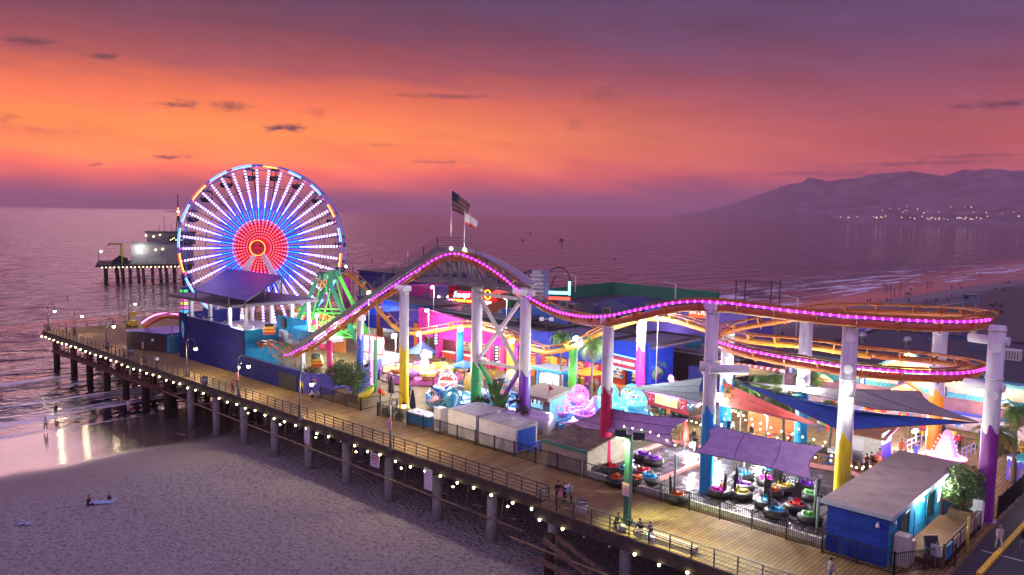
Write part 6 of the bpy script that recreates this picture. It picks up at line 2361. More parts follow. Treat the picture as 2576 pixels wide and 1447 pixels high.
mb.span((-1.75,6.85,.01),(18.75,7.1,.42),1).bar((-1.7,7.1,.25),(-1.7,20.1,.25),.3,.5,mi=0).bar((-1.7,20.1,.25),(14.5,23.3,.25),.3,.5,mi=0).bar((14.5,23.3,.25),(18.7,20.5,.25),.3,.5,mi=0).bar((18.7,20.5,.25),(18.7,7.1,.25),.3,.5,mi=1)
a,b2 = G(1606,1229,.2),G(1752,1174,.2)
dirk = (b2 - a).normalized()
mb.bar((a.x,7.1,.27),(a.x + .3,20.6,.27),.32,.26,mi=0)
part('kerbs',mb,[KP,KW],rk)
for px,py,pyt in ((1696,1262,1145),(2048,1315,1210),(2054,1345,1250)):
 p = G(px,py)
 p.y = max(p.y,6.6)
 part('pole',MB().cyl((p.x,p.y,.01),(p.x,p.y,Zat(px,pyt,p)),.1,n=8),M('pole_sage',(.3,.42,.3),.5),rk)
TUBE = M('rubber_tube',(.016,.016,.018),.5,spec=.25)

def bumper_proto(name,back):
 r = thing(name,'x','bumper boat')
 mb = MB()
 mb.lathe((0,0,.34),[(.72 + .34 * math.cos(a),.34 * math.sin(a)) for a in [2 * PI * i / 10 for i in range(11)]],24)
 mb.build('tube',TUBE,r)
 mb = MB().lathe((0,0,.3),[(.02,.12),(.68,.2),(.74,.34),(.6,.4)],20)
 mb.prism([(-.35,.3),(.35,.3),(.4,.75),(-.1,.85)],-.32,.32,'Y').box((-.42,0,.72),(.14,.62,.5)).ball((.42,0,.72),.26,8,sc=(1,1.2,.7))
 mb.build('hull',PINK,r)
 if back:
  mb = MB().prism([(-.62,.5),(-.36,.5),(-.46,1.7),(-.56,2.2),(-.68,2.0)],-.28,.28,'Y')
  mb.build('backrest',M('backrest_black',(.015,.015,.018),.5),r)
 MB().box((.62,0,.78),(.04,.22,.13)).build('number_plate',M('plate_yellow',(.7,.6,.05),.5),r)
 mb = MB().tube([(-.1 + 0,.4 * math.cos(a),.72 + .42 * math.sin(a)) for a in [PI * i / 8 for i in range(9)]],.03,5)
 mb.build('grab_bar',DGREY,r)
 return r

BSC = (.88,.88,.95)
bpA,bpB = bumper_proto('bumper_boat',False),bumper_proto('bumper_boat',True)
BC = {'orange': (.7,.13,.02),'magenta': (.72,.03,.5),'yellow': (.55,.46,.03),'violet': (.20,.03,.55),'blue': (.02,.32,.66),'red': (.6,.02,.03),'green': (.02,.42,.12),'gold': (.55,.38,.03)}
BM = {k: M('boat_' + k,v,.25,.25,var=.06) for k,v in BC.items()}
first = {0: True,1: True}

def boat(px,py,col_,rz,label,back):
 p = G(px,py,.5)
 proto = bpB if back else bpA
 if first[back]:
  o = proto
  first[back] = False
  o.location = (p.x,p.y,.16)
  o.rotation_euler = (0,0,rz)
  o['label'] = label
 else:
  o = dup(proto,(p.x,p.y,.16),rz,label)
 o.scale = BSC
 o['group'] = 'bumper boats with tall black backs' if back else 'bumper boats with low seats'
 recolor(child(o,'hull'),0,BM[col_])
 return o

def c8(x,y):
 return ((1900 + x / 2.894) * .67083,(1400 + y / 2.894) * .67083)

def c5(x,y):
 return ((2500 + x / 3.166) * .67083,(1700 + y / 3.166) * .67083)

for x,y,c_,rz,lab in ((1487,905,'violet',.3,'violet bumper boat parked against the rink wall, farther of the two violet ones'),(1595,950,'violet',.5,'violet bumper boat out on the open floor of the empty rink'),
    (1130,1035,'red',2.5,'red bumper boat nearest the cream shed'),(1293,1062,'blue',2.2,'blue bumper boat between two red ones beside the green pole'),
    (1478,1080,'red',.8,'red bumper boat with a raised grab bar, right of the green pole'),(1190,1160,'orange',2.0,'orange red bumper boat behind the fence, left of the green pole'),
    (1388,1165,'orange',1.2,'orange red bumper boat just right of the green pole'),(1548,1150,'blue',.2,'blue bumper boat at the kerb between the rinks')):
 boat(*c8(x,y),c_,rz,lab,0)
for x,y,c_,rz,lab in ((115,520,'orange',.6,'copper bumper boat alone behind the pale post'),(618,465,'magenta',3.4,'magenta bumper boat carrying a rider in red'),(880,490,'yellow',.5,'olive yellow bumper boat at the left of the crowd'),
    (905,395,'violet',.3,'violet bumper boat behind the olive yellow one'),(905,268,'blue',.4,'blue bumper boat farthest back on the left'),(1250,225,'blue',2.8,'blue bumper boat half hidden by the purple sail'),
    (1190,330,'magenta',3.3,'magenta bumper boat with a magenta seat back'),(1382,410,'gold',.3,'gold bumper boat carrying a rider in black'),(1245,465,'orange',.5,'orange bumper boat in the middle of the crowd'),
    (1655,395,'violet',.2,'violet bumper boat under the corner of the purple sail'),(1722,510,'green',3.3,'green bumper boat farther from the fence'),(1185,600,'blue',-1.2,'blue bumper boat turned towards the fence'),
    (1300,705,'blue',.3,'blue bumper boat nearest the fence'),(1540,640,'red',-1.3,'red bumper boat turned towards the fence'),(1700,770,'green',3.2,'green bumper boat beside the blue building')):
 boat(*c5(x,y),c_,rz,lab,1)

# --- shade sails

def sail(label,corners,mat,pull=.10,sag=.35,n=12,bulbs=()):
 C_ = [R(*c) for c in corners]
 cen = sum(C_,Vector()) / len(C_)
 s_ = thing('shade_sail',label,'shade sail',cen,group=None)
 if len(C_) == 3:
  C_ = [C_[0],C_[1],C_[2],C_[2]]

 def S_(u,v):
  p = (C_[0] * (1 - u) + C_[1] * u) * (1 - v) + (C_[3] * (1 - u) + C_[2] * u) * v
  e = 4 * u * (1 - u)
  f = 4 * v * (1 - v)
  p = p + (cen - p) * (pull * (e * (1 - f) + f * (1 - e)))
  p.z -= sag * (e * f) * .5
  return p
 vs = [S_(i / n,j / n) for j in range(n + 1) for i in range(n + 1)]
 fs = [(j * (n + 1) + i,j * (n + 1) + i + 1,(j + 1) * (n + 1) + i + 1,(j + 1) * (n + 1) + i) for j in range(n) for i in range(n)]
 th = Vector((0,0,.03))
 m = len(vs)
 mb = MB().add(vs + [v - th for v in vs],fs + [tuple(m + i for i in f[::-1]) for f in fs],0,True)
 part('fabric',mb,mat,s_)
 mb = MB()
 per = [S_(i / n,0) for i in range(n + 1)] + [S_(1,j / n) for j in range(1,n + 1)] + [S_(1 - i / n,1) for i in range(1,n + 1)] + [S_(0,1 - j / n) for j in range(1,n)]
 mb.tube(per,.035,5,closed=True)
 for u in (.33,.67):
  mb.tube([S_(u,j / n) + Vector((0,0,.02)) for j in range(n + 1)],.02,4)
 part('seams',mb,M('seam_dark',(.05,.04,.07),.8),s_)
 return s_,S_

def cloth(name,rgb):
 return M(name,rgb,.85,var=.14,scale=1.2,trans=0.0)

LAV = cloth('sail_lavender',(.38,.25,.44))
s1,S1 = sail('lavender sail in front of the red column, left of the two lavender ones',[(1408,1070,73.5),(1515,1022,69.6),(1736,1053,66.5),(1698,1126,61.5)],LAV,.2)
s2,S2 = sail('lavender sail over the crowded bumper boats, right of the two lavender ones',[(1777,1065,64.2),(2075,1125,62.5),(2046,1210,57.5),(1744,1138,59.5)],LAV,.15)
sail('brick red triangular sail tied to the sky blue column',[(1821,960,81.5),(1808,1020,80),(2082,1078,66)],cloth('sail_red',(.46,.03,.018)),.08)
sail('dark royal blue sail slung from the palms to the plum column',[(1846,960,80),(2140,1034,68.5),(2460,1064,66.5),(2112,1083,65.8)],cloth('sail_navy',(.01,.075,.36)),.03,.1)
sail('long grey sail in front of the arcade',[(1862,959,81),(2314,984,79),(2462,1062,67.5),(2200,1030,70)],cloth('sail_grey',(.26,.25,.25)),.17)
sail('pale yellow triangular sail behind the sky blue column',[(1837,911,90),(1849,950,86),(1972,940,80)],cloth('sail_yellow',(.5,.39,.12)),.16)
sail('grey green sail over the silver food truck',[(1562,974,84),(1648,966,88),(1768,950,79),(1770,1013,72)],cloth('sail_sage',(.13,.22,.22)),.1)
# warm bulbs strung over the sails and the tables
fb = thing('festoon_lights','festoon of small warm bulbs crossing above the tables and sails','festoon lights',R(1850,1040,66))
mb = MB()
FST = M('festoon_bulb',(1,.85,.55),es=32,emit=(1,.8,.42))
lines = [[(1815,1065,72),(1835,1030,74),(1870,1042,70),(1960,1080,68),(2080,1110,66)],[(1815,1068,72),(1795,1100,67),(1778,1140,62.5)],[(1840,1032,74),(1960,1100,70),(2010,1075,72)],
    [(1775,1070,64),(1720,1052,68),(1610,1050,76),(1560,1042,80)],[(1570,1070,66),(1640,1085,64),(1702,1118,62)],[(1800,1150,61),(1900,1148,61),(1990,1160,60.5),(2060,1145,62)],
    [(2070,1120,63),(2130,1170,64),(2220,1165,68),(2280,1150,70)],[(2090,1155,64),(2190,1180,66),(2260,1190,67)]]
for ln in lines:
 pth = catmull([R(*q) for q in ln],5)
 mb.tube(pth,.015,4)
 for p in resample(pth,.95):
  part('bulb',MB().ball(p - Vector((0,0,.12)),.055,6),FST,fb)
part('cable',mb,BLACK,fb)

# --- blue ticket building at the near right corner
bl = thing('blue_building','flat roofed blue building at the near right corner of the pier','building',(20.8,6,0))
NAVY2 = boards('navy_front_boards',(.016,.055,.38),(.02,.065,.43),(.008,.03,.22),.3,40,.6,'V',.5)
CY2 = boards('cyan_side_boards',(.008,.22,.46),(.012,.26,.52),(.005,.12,.28),.3,40,.6,'X',.5)
part('walls',MB().span((19.05,6.2,.01),(22.9,6.4,3.3)).span((19.05,6.4,.01),(19.25,21.4,3.3)).span((19.25,21.2,.01),(22.7,21.4,3.3)),NAVY2,bl,'navy end wall')
part('walls',MB().span((22.7,6.4,.01),(22.9,21.4,3.3)),boards('cyan_side_v',(.008,.22,.46),(.012,.26,.52),(.005,.12,.28),.3,40,.6,'V',.5),bl,'cyan side wall')
part('roof',MB().prism([(18.7,5.9),(23.2,5.9),(23.2,21.7),(18.7,21.7)],3.31,3.5),M('roof_tan',(.35,.29,.24),.85,var=.13,scale=.8),bl)
part('roof_edge',MB().span((18.66,5.86,3.24),(23.24,5.9,3.52)).span((23.2,5.9,3.24),(23.24,21.7,3.52)),M('edge_pale',(.35,.42,.5),.6),bl)
for y0,y1,nm in ((8.6,10.2,'window'),(14.2,16.0,'window')):
 w_ = part(nm,MB().span((22.91,y0,.9 if y0 > 10 else 1.2),(22.94,y1,2.7)),M('window_dark',(.01,.05,.06),.15),bl)
 zs_ = .9 if y0 > 10 else 1.2
 mb = MB().tube([(22.96,y0 - .03,zs_ - .03),(22.96,y1 + .03,zs_ - .03),(22.96,y1 + .03,2.73),(22.96,y0 - .03,2.73)],.05,4,closed=True)
 part('frame',mb,M('frame_teal',(.02,.2,.3),.5),w_)
for y in (11.6,18.6):
 d_ = part('door',MB().span((22.91,y,.02),(22.94,y + 1.1,2.3)),M('door_cyan',(.01,.20,.44),.5),bl)
 part('handle',MB().box((22.97,y + .9,1.05),(.05,.06,.14)),STEEL,d_)
for y,z in ((16.8,1.5),(18.2,1.5)):
 part('poster',MB().span((22.92,y,z),(22.96,y + .7,z + 1.1)),M('poster_pale',(.5,.55,.6),.6),bl)
for y in (12.6,17.4):
 part('wall_lamp',MB().box((22.98,y,2.95),(.1,.5,.14)).ball((23.06,y,2.86),.13,8,mi=1),[STEEL,M('wall_lamp_glow',(1,.95,.8),es=45,emit=(1,.95,.8))],bl)
 lamp('POINT',(23.5,y,2.8),420,(1,.95,.8),.15)
for p in ((22.3,6.1,2.6),(23.0,7.2,2.7)):
 part('camera',MB().ball(p,.14,8).box((p[0],p[1],p[2] + .16),(.12,.12,.12)),WHITE,bl)
# side deck
dk = thing('side_ramp','timber side deck with panelled rails along the cyan wall','ramp',(24.2,12,0))
part('planks',MB().span((22.95,8.5,.02),(25.6,17.6,.42)),boards('ramp_planks',(.13,.07,.04),(.17,.095,.055),(.03,.018,.012),.2,6,.8,'Y',.4),dk)
RLB = M('ramp_rail',(.11,.045,.03),.7)
mb = MB()
for i in range(6):
 y = 8.6 + i * 1.8
 mb.box((25.6,y,.85),(.12,.12,1.6))
 if i < 5:
  part('panel',MB().span((25.57,y + .1,.5),(25.63,y + 1.7,1.35)),M('ramp_panel',(.33,.27,.2),.7) if i > 0 else CYAN,dk)
mb.bar((25.6,8.5,1.65),(25.6,17.7,1.65),.14)
for x in (23.0,24.3):
 mb.box((x,17.6,.85),(.12,.12,1.6))
mb.bar((22.95,17.6,1.65),(25.6,17.6,1.65),.12)
part('rails',mb,RLB,dk)
eb = thing('utility_cabinet','tall cream utility cabinet against the corner of the blue building','cabinet',(23.4,7.6,0))
part('body',MB().span((23.05,7.0,.02),(23.9,7.9,2.0)).span((23.2,7.95,.02),(23.95,8.45,1.5)),M('cabinet_cream',(.55,.5,.42),.6),eb)
ab = thing('sandwich_board','folding black and white sandwich board on the ramp','sandwich board',(24.6,9.6,.43))
part('panel',MB().slab([(24.3,9.2,.43),(24.9,9.9,.43),(24.75,10.0,1.6),(24.15,9.3,1.6)],.05),OFFW,ab)
part('panel',MB().slab([(24.55,9.1,.43),(25.1,9.75,.43),(24.8,9.98,1.6),(24.2,9.28,1.6)],.05),BLACK,ab)
tkp = thing('water_tank','white barrel tank beside the ramp fence','tank',(25.0,18.6,0))
part('barrel',MB().lathe((25.0,18.6,0),[(.02,0),(.55,.02),(.6,.3),(.6,1.7),(.5,1.9),(.02,1.95)],16),WHITE,tkp)
vm = thing('drinks_bin','dark blue drinks cooler with a round red white and blue badge behind the ramp tree','cooler',(24.2,19.7,0))
part('body',MB().cyl((24.2,19.7,0),(24.2,19.7,1.5),.5,n=14),M('cooler_blue',(.01,.03,.25),.4),vm)
part('badge',MB().cyl((24.35,19.2,.95),(24.37,19.15,.95),.22,n=14),WHITE,vm)
yp = thing('bollard_post','yellow painted steel post at the ramp corner','post',(26.0,12.2,0))
part('post',MB().cyl((26.05,12.2,0),(26.05,12.2,2.6),.09,n=8),M('post_yellow',(.6,.48,.03),.5),yp)
for (x,y,z,lab) in ((25.75,15.8,2.0,'grey notice panel on a post above the ramp rail'),(25.2,8.2,.9,'small violet notice on the near fence')):
 nb2 = thing('notice_board',lab,'notice',(x,y,0))
 part('post',MB().cyl((x,y + .06,0),(x,y + .06,z + .9),.04,n=6),STEEL,nb2)
 part('panel',MB().box((x,y,z + .35),(.6,.04,.75)),M('notice_grey',(.4,.42,.46),.6),nb2)

# --- tall green lighting pole on the boardwalk
pg = Vector((7.1,.45,0))
zt = Zat(1575,1092,pg)
gp = thing('lighting_pole','tall square green lighting pole with two floodlight heads on the boardwalk','lighting pole',pg)
GPM = M('pole_green',(.03,.13,.09),.5)
part('pole',MB().box((pg.x,pg.y,zt / 2),(.42,.42,zt)).box((pg.x,pg.y,.2),(.6,.6,.4)),GPM,gp)
for dx,dy,lit in ((-.55,-.25,True),(.75,.1,False)):
 h_ = part('flood_head',MB().box((pg.x + dx,pg.y + dy,zt + .05),(.8,.6,.55),rz=.5),M('head_dark',(.03,.05,.045),.5),gp)
 part('lens',MB().box((pg.x + dx,pg.y + dy - .05,zt - .25),(.6,.45,.05),rz=.5),M('flood_green',(.8,1,.75),es=14,emit=(.8,1,.72)) if lit else DGREY,h_)
lamp('SPOT',(pg.x - .6,pg.y - .4,zt - .35),5200,(.88,1,.36),.2,None,aim=(pg.x + 4.5,1.2,0),spot=2.0,blend=.8)
lamp('SPOT',(pg.x + .8,pg.y - .2,zt - .3),4200,(1,.92,.55),.2,None,aim=(pg.x + 9,2.0,0),spot=1.9,blend=.8)

def fire_sign(parent,c,h=.95):
 c = Vector(c)
 s_ = part('sign',MB().box(c,(.62,.04,h)).box(c + Vector((0,-.025,0)),(.56,.01,h - .06),mi=1),[SIGNR,SIGNW],parent)
 for k,(tx,z,sz) in enumerate((('NO PARKING',.3,.12),('FIRE',.02,.24),('LANE',-.24,.24))):
  text('lettering',tx,sz,SIGNR,s_,c + Vector((0,-.04,z)),(PI / 2,0,0),.006,sx=.85)
 return s_

fire_sign(gp,(pg.x,pg.y - .26,2.6))

# --- floodlights about the park
FLW = {}

def flood(px,py,r,label,power,pole=None,size=.2,color=(1,.97,.92),group='white floodlights about the park'):
 p = R(px,py,r)
 f = thing('floodlight',label,'floodlight',p,group=group)
 part('lamp',MB().ball(p,size,10),FLOOD,f)
 part('housing',MB().box(p + Vector((.1,.22,.1)),(size * 2,.2,size * 2)),DGREY,f)
 if pole:
  part('pole',MB().cyl((p.x + .1,p.y + .3,.01),(p.x + .1,p.y + .3,p.z),.06,n=6),STEEL,f)
 q = p + (Vector((CAM.x,CAM.y,p.z)) - p).normalized() * .6
 lamp('POINT',q,power,color,.25)
 return f

flood(990,846,113,'white floodlight left of the yellow column above the glass booth',2600,True,.3)
flood(1053,841,112,'white floodlight beside the purple shop front',2400,True,.28)
flood(1157,829,108,'white floodlight on top of the plain blue column',3000,None,.32)
flood(1286,859,96,'white floodlight on top of the plain yellow column',2200,None,.28)
flood(1073,782,118,'white floodlight shining on the raked pink roof',1500,True,.2)
flood(1087,723,128,'white floodlight against the magenta hall',1200,True,.2)
flood(1447,852,93,'white floodlight between the palms and the inner track',2000,True,.26)
flood(1609,857,91.5,'white floodlight cluster on the magenta column',3000,None,.36)
flood(1600,800,92.5,'small floodlight at the top of the magenta column',800,None,.18)
flood(1650,797,93,'small floodlight beside the purple eatery',900,True,.18)
flood(1807,1000,80,'big white floodlight between the red sail and the sky blue columns',700,None,.42)
flood(1270,750,112,'small white lamp over the terrace behind the cross brace',500,True,.14)
flood(1298,1078,79,'white lamp low among the tropical plants',300,True,.16)
flood(2012,965,78,'white lamp beside the column among the palms',1500,None,.25)
flood(1868,1105,66,'white floodlight hidden behind the lavender sail',5200,True,.2)
flood(1740,1120,74,'white floodlight beyond the rink wall',1500,True,.2)

# --- right hand corner: ticket booth, hat ride, bins, photo booth
tb = Vector((13.6,29.0,0))
tt_ = thing('ticket_booth','white ticket booth with a blue lit menu front under the blue sail','booth',tb)
part('walls',MB().box(tb + Vector((0,0,1.3)),(3.6,2.6,2.6)),OFFW,tt_)
part('front',MB().box(tb + Vector((1.83,0,1.3)),(.06,2.6,2.6)),M('booth_blue',(.06,.06,.5),.5),tt_)
part('roof',MB().slab([(tb.x - 2.2,tb.y - 1.7,2.62),(tb.x + 2.3,tb.y - 1.7,2.62),(tb.x + 2.3,tb.y + 1.7,3.2),(tb.x - 2.2,tb.y + 1.7,3.2)],.15),M('booth_roof',(.35,.16,.08),.8),tt_)
d_ = part('door',MB().box(tb + Vector((-.3,-1.33,1.05)),(1.3,.05,2.1)),WHITE,tt_)
part('handle',MB().box(tb + Vector((.2,-1.38,1.05)),(.12,.04,.05)),DGREY,d_)
part('menu',MB().box(tb + Vector((1.9,-.3,2.5)),(.08,2.2,1.0)),M('menu_lit',(.85,.9,1),es=1.5,emit=(.8,.85,1)),tt_)
lamp('POINT',tb + Vector((2.8,-.6,2.6)),420,(.35,.3,1),.3)
ob = thing('litter_bin','bright orange litter bin beside the ticket booth','bin',(15.6,26.0,0))
part('body',MB().box((15.6,26.0,.6),(.8,.8,1.2)).box((15.6,26.0,1.3),(.8,.8,.2),top=.75).box((15.6,25.58,1.0),(.5,.03,.22),mi=1),[M('bin_orange',(.8,.17,.02),.5),BLACK],ob)
cj = Vector((12.4,26.2,0))
cs = thing('chest_freezer','white ice chest with black PACIFIC lettering beside the last planter','freezer',cj)
part('body',MB().box(cj + Vector((0,0,.6)),(1.9,1.0,1.2)).box(cj + Vector((0,-.51,.2)),(1.9,.02,.12),mi=1),[WHITE,PINK],cs)
text('lettering','PACIFIC',.38,BLACK,cs,cj + Vector((.1,-.52,.72)),(PI / 2,0,0),.01)
htc = Vector((19.6,32.0,0))
hr = thing('glowing_cone','pink glowing cone shaped ride top with a curved neon brim','ride',htc)
part('brim',MB().tube([htc + Vector((1.6 * math.cos(a),.7 * math.sin(a) - .1,1.0)) for a in [2 * PI * i / 28 for i in range(28)]],.16,6,closed=True),M('brim_neon',(1,.35,.9),es=4,emit=(1,.22,.8)),hr)
part('cone',MB().lathe(htc + Vector((0,0,1.0)),[(1.05,0),(.8,.8),(.5,1.6),(.3,2.2),(.02,2.4)],16),M('cone_pink',(1,.5,.8),es=.8,emit=(1,.3,.7)),hr)
for k in range(5):
 a = -PI / 2 + (k - 2) * .6
 for j in range(6):
  f_ = j / 6
  part('bulb',MB().ball(htc + Vector(((1.3 - .85 * f_) * math.cos(a),(1.3 - .85 * f_) * math.sin(a),1.1 + 2.1 * f_)),.05,5),M('cone_bulb',(1,.8,.95),es=2.5,emit=(1,.7,.9)),hr)
part('base',MB().cyl(htc,htc + Vector((0,0,.95)),.9,n=14),M('cone_base',(.25,.1,.5),.4),hr)
part('pennant',MB().bar(htc + Vector((.3,0,3.6)),htc + Vector((.3,0,4.6)),.04).add([htc + Vector((.3,0,4.6)),htc + Vector((1.3,.2,4.4)),htc + Vector((.3,0,4.1))],[(0,1,2)]),YEL,hr)
lamp('POINT',htc + Vector((.3,-1.8,1.6)),800,(1,.3,.9),.4)
lamp('POINT',(17,34,3.4),2400,(.55,.35,1),.4)
q = thing('queue_rails','violet lit steel queue rails behind the golden column','railing',(18.5,36,0))
for i in range(5):
 x = 15.6 + i * 1.5
 mb = MB()
 for z in (.55,1.05):
  mb.cyl((x,34.5 + i * .3,z),(x + .4,37.5 + i * .3,z),.045,n=5)
 for k in range(4):
  mb.bar((x + .13 * k,34.5 + i * .3 + k,.01),(x + .13 * k,34.5 + i * .3 + k,1.05),.06)
 part('rail',mb,M('rail_lilac',(.4,.36,.6),.4,.4),q)
kr = thing('mini_car_ride','yellow and red toy car ride behind a black rail in front of the arcade','car ride',(18.5,41,0))
for i,(x,c1,c2_) in enumerate(((15.5,YEL,RED),(18.0,RED,YEL),(20.6,ORANGE,RED),(23.2,YEL,RED))):
 mb = MB().box((x,40.8,.55),(1.5,.95,.5),top=.92).box((x - .15,40.8,.95),(.8,.8,.4),mi=1,top=.8)
 for dx in (-.5,.5):
  for dy in (-.5,.5):
   mb.cyl((x + dx,40.8 + dy - .06,.28),(x + dx,40.8 + dy + .06,.28),.25,n=10,mi=2)
 part('toy_car',mb,[c1,c2_,BLACK],kr)
mb = MB()
for x in [14 + i * .35 for i in range(32)]:
 mb.bar((x,39.4,.02),(x,39.4,1.1),.04)
mb.bar((14,39.4,1.1),(25,39.4,1.1),.06)
part('rail',mb,BLACK,kr)
pb = thing('photo_booth','blue lit photo booth board reading PHOTOS beside the road fence','photo booth',(25.4,31.4,0))
part('board',MB().box((25.4,31.4,1.25),(1.9,.15,2.2)),M('booth_panel',(.16,.12,.6),es=.35,emit=(.2,.16,1)),pb)
text('lettering','PHOTOS',.5,LET,pb,(25.4,31.3,2.0),(PI / 2,0,0),.02)
part('pictures',MB().box((25.0,31.3,.9),(.7,.03,.8)).box((25.85,31.3,.9),(.7,.03,.8)),M('photo_prints',(.55,.3,.5),.5),pb)
tp_ = thing('ride_boat','pink and orange toy boat with a blue cover beside the plum column','ride boat',(23.0,24.0,0))
part('hull',MB().prism([(21.9,23.2),(24.2,23.0),(24.7,23.7),(24.2,24.4),(21.9,24.4)],.3,.9).prism([(21.8,23.1),(24.3,22.9),(24.85,23.7),(24.3,24.5),(21.8,24.5)],.1,.28,mi=1),[M('boat_pink',(.75,.2,.35),.4),ORANGE],tp_)
part('cover',MB().box((23.0,23.8,1.0),(1.7,1.0,.2)),M('cover_blue',(.05,.1,.4),.7),tp_)

# --- left interior: glass booth, jeep-like car, dragon car, balloon cluster
gb2 = thing('glass_booth','red framed glass booth on a white base behind the black car','booth',G(950,912))
q = gb2.location
part('base',MB().box(q + Vector((0,0,.8)),(6.4,3.0,1.6),rz=-.05),M('booth_base',(.5,.5,.5),.6),gb2)
mb = MB()
for i in range(5):
 mb.box(q + Vector((-3.1 + i * 1.55,-1.45,2.9)),(.14,.14,2.6))
for z in (1.65,4.15):
 mb.box(q + Vector((0,-1.45,z)),(6.4,.14,.14))
part('frame',mb,M('booth_red',(.4,.04,.05),.5),gb2)
part('panes',MB().box(q + Vector((0,-1.3,2.9)),(6.2,.05,2.4)),M('booth_white',(.55,.52,.55),.5),gb2)
lamp('POINT',q + Vector((1,-3.5,3.4)),500,(1,.92,.95),.4)

def car(c,rz,label,body,s=1.0,suv=True,tail=False,wheels=True):
 t_ = thing('parked_car',label,'car',c)
 rt = Matrix.Rotation(rz,3,'Z')

 def P(x,y,z):
  return Vector(c) + rt @ Vector((x * s,y * s,z * s))
 prof = [(-2.05,.45),(2.0,.45),(2.1,.6),(2.08,.95),(1.1,1.08),(.55,1.72),(-1.6,1.76),(-2.05,1.1)] if suv else [(-2.2,.4),(2.15,.4),(2.25,.7),(1.2,.95),(.5,1.4),(-.9,1.42),(-1.7,1.02),(-2.25,.95)]
 n = len(prof)
 vs = []
 for yy,k in ((-.88,0),(-.8,1),(.8,1),(.88,0)):
  for x,z in prof:
   vs.append(P(x,yy if z < 1.2 else yy * .86,z))
 fs = []
 for a in range(3):
  for i in range(n):
   fs.append((a * n + i,a * n + (i + 1) % n,(a + 1) * n + (i + 1) % n,(a + 1) * n + i))
 fs += [tuple(range(n - 1,-1,-1)),tuple(range(3 * n,4 * n))]
 part('body',MB().add(vs,fs),body,t_)
 gl_ = M('car_glass',(.01,.012,.015),.08)
 for sg in (-1,1):
  part('side_window',MB().slab([P(.75,.88 * sg,1.12),P(-1.5,.88 * sg,1.14),P(-1.35,.78 * sg,1.62),P(.5,.78 * sg,1.6)] if suv else [P(.9,.9 * sg,1.0),P(-1.2,.9 * sg,1.0),P(-.8,.8 * sg,1.32),P(.45,.8 * sg,1.32)],.02 * sg),gl_,t_)
 part('windscreen',MB().slab([P(1.1,-.7,1.1),P(1.1,.7,1.1),P(.62,.66,1.68),P(.62,-.66,1.68)] if suv else [P(1.22,-.7,.97),P(1.22,.7,.97),P(.56,.66,1.37),P(.56,-.66,1.37)],-.02),gl_,t_)
 for x in (-1.3,1.3):
  for y in (-.82,.82):
   w_ = part('wheel',MB().cyl(P(x,y - .12,.38),P(x,y + .12,.38),.38 * s,n=16),BLACK,t_)
   part('rim',MB().cyl(P(x,y - .13,.38),P(x,y + .13,.38),.2 * s,n=10),STEEL,w_)
 for y in (-.65,.65):
  if tail:
   part('tail_light',MB().box(P(-2.2,y,.88),(.16,.5,.16),rot=rt),M('tail_red',(1,.05,.03),es=4,emit=(1,.04,.02)),t_)
  else:
   part('headlight',MB().box(P(2.08,y,.82),(.08,.35,.16),rot=rt),M('headlight_glass',(.6,.6,.6),.2),t_)
 return t_

car(G(930,947),-.5,'black off road car parked behind the blue and white column',M('car_black',(.012,.012,.016),.25,.3,var=.05),1.05)
car((30.6,18.6,.012),-1.3,'black car with lit red tail lights at the right edge of the road',M('car_black2',(.015,.015,.02),.2,.4,var=.05),1.05,False,True)
dg = thing('dragon_car','yellow ribbed dragon car with a green spine beside the leafy tree','ride car',G(924,1012))
q = dg.location
part('belly',MB().tube([q + px_ * x + Vector((0,0,z)) for x,z in ((-1.9,.3),(-1.3,.8),(-.5,1.2),(.3,1.7),(.9,2.4),(1.2,2.9))],[.3,.7,.85,.8,.6,.25],10),M('dragon_yellow',(.7,.6,.05)),dg)
mb = MB()
for i in range(9):
 f_ = i / 8
 mb.ball(q + px_ * (-.9 + 2.3 * f_) + Vector((0,0,1.5 + 1.5 * f_)) + fd * .5,.2,6)
part('spine',mb,M('dragon_green',(.04,.5,.12),.4),dg)
part('balloons',MB().ball(q + px_ * 2.6 + Vector((0,0,1.9)),.55,8).ball(q + px_ * 3.0 + Vector((0,.3,1.5)),.45,8,mi=1),[RED,ORANGE],dg)
dg.scale = (.58,.58,.7)
ls_ = thing('light_strip_post','green post with a vertical pink light strip beside the deep blue column','light post',G(938,985))
q = ls_.location
part('post',MB().box(q + Vector((.25,.2,3.2)),(.35,.3,6.4)),M('post_green',(.05,.35,.12),.5),ls_)
part('strip',MB().box(q + Vector((-.1,-.1,3.6)),(.3,.12,5.4)),M('strip_pink',(1,.25,.75),es=4,emit=(1,.18,.65)),ls_)
# orange arch / glowing funfair shapes behind the wheel legs
for px,py,r,w_,h_,mt,lab in ((835,770,128,7,5.5,M('panel_orange',(.75,.22,.05),.6),'orange lit panel wall behind the green ride'),(780,765,132,9,4.5,M('panel_pinkred',(.7,.08,.2),.6),'pink red panel wall behind the station')):
 p = R(px,py,r)
 bw = thing('panel_wall',lab,'wall',(p.x,p.y,0))
 part('panels',MB().box((p.x,p.y,h_ / 2 + .004),(w_,.3,h_)),mt,bw)
 lamp('POINT',(p.x + 2.0,p.y - 3.0,h_ * .8),900,(1,.6,.5),.4)
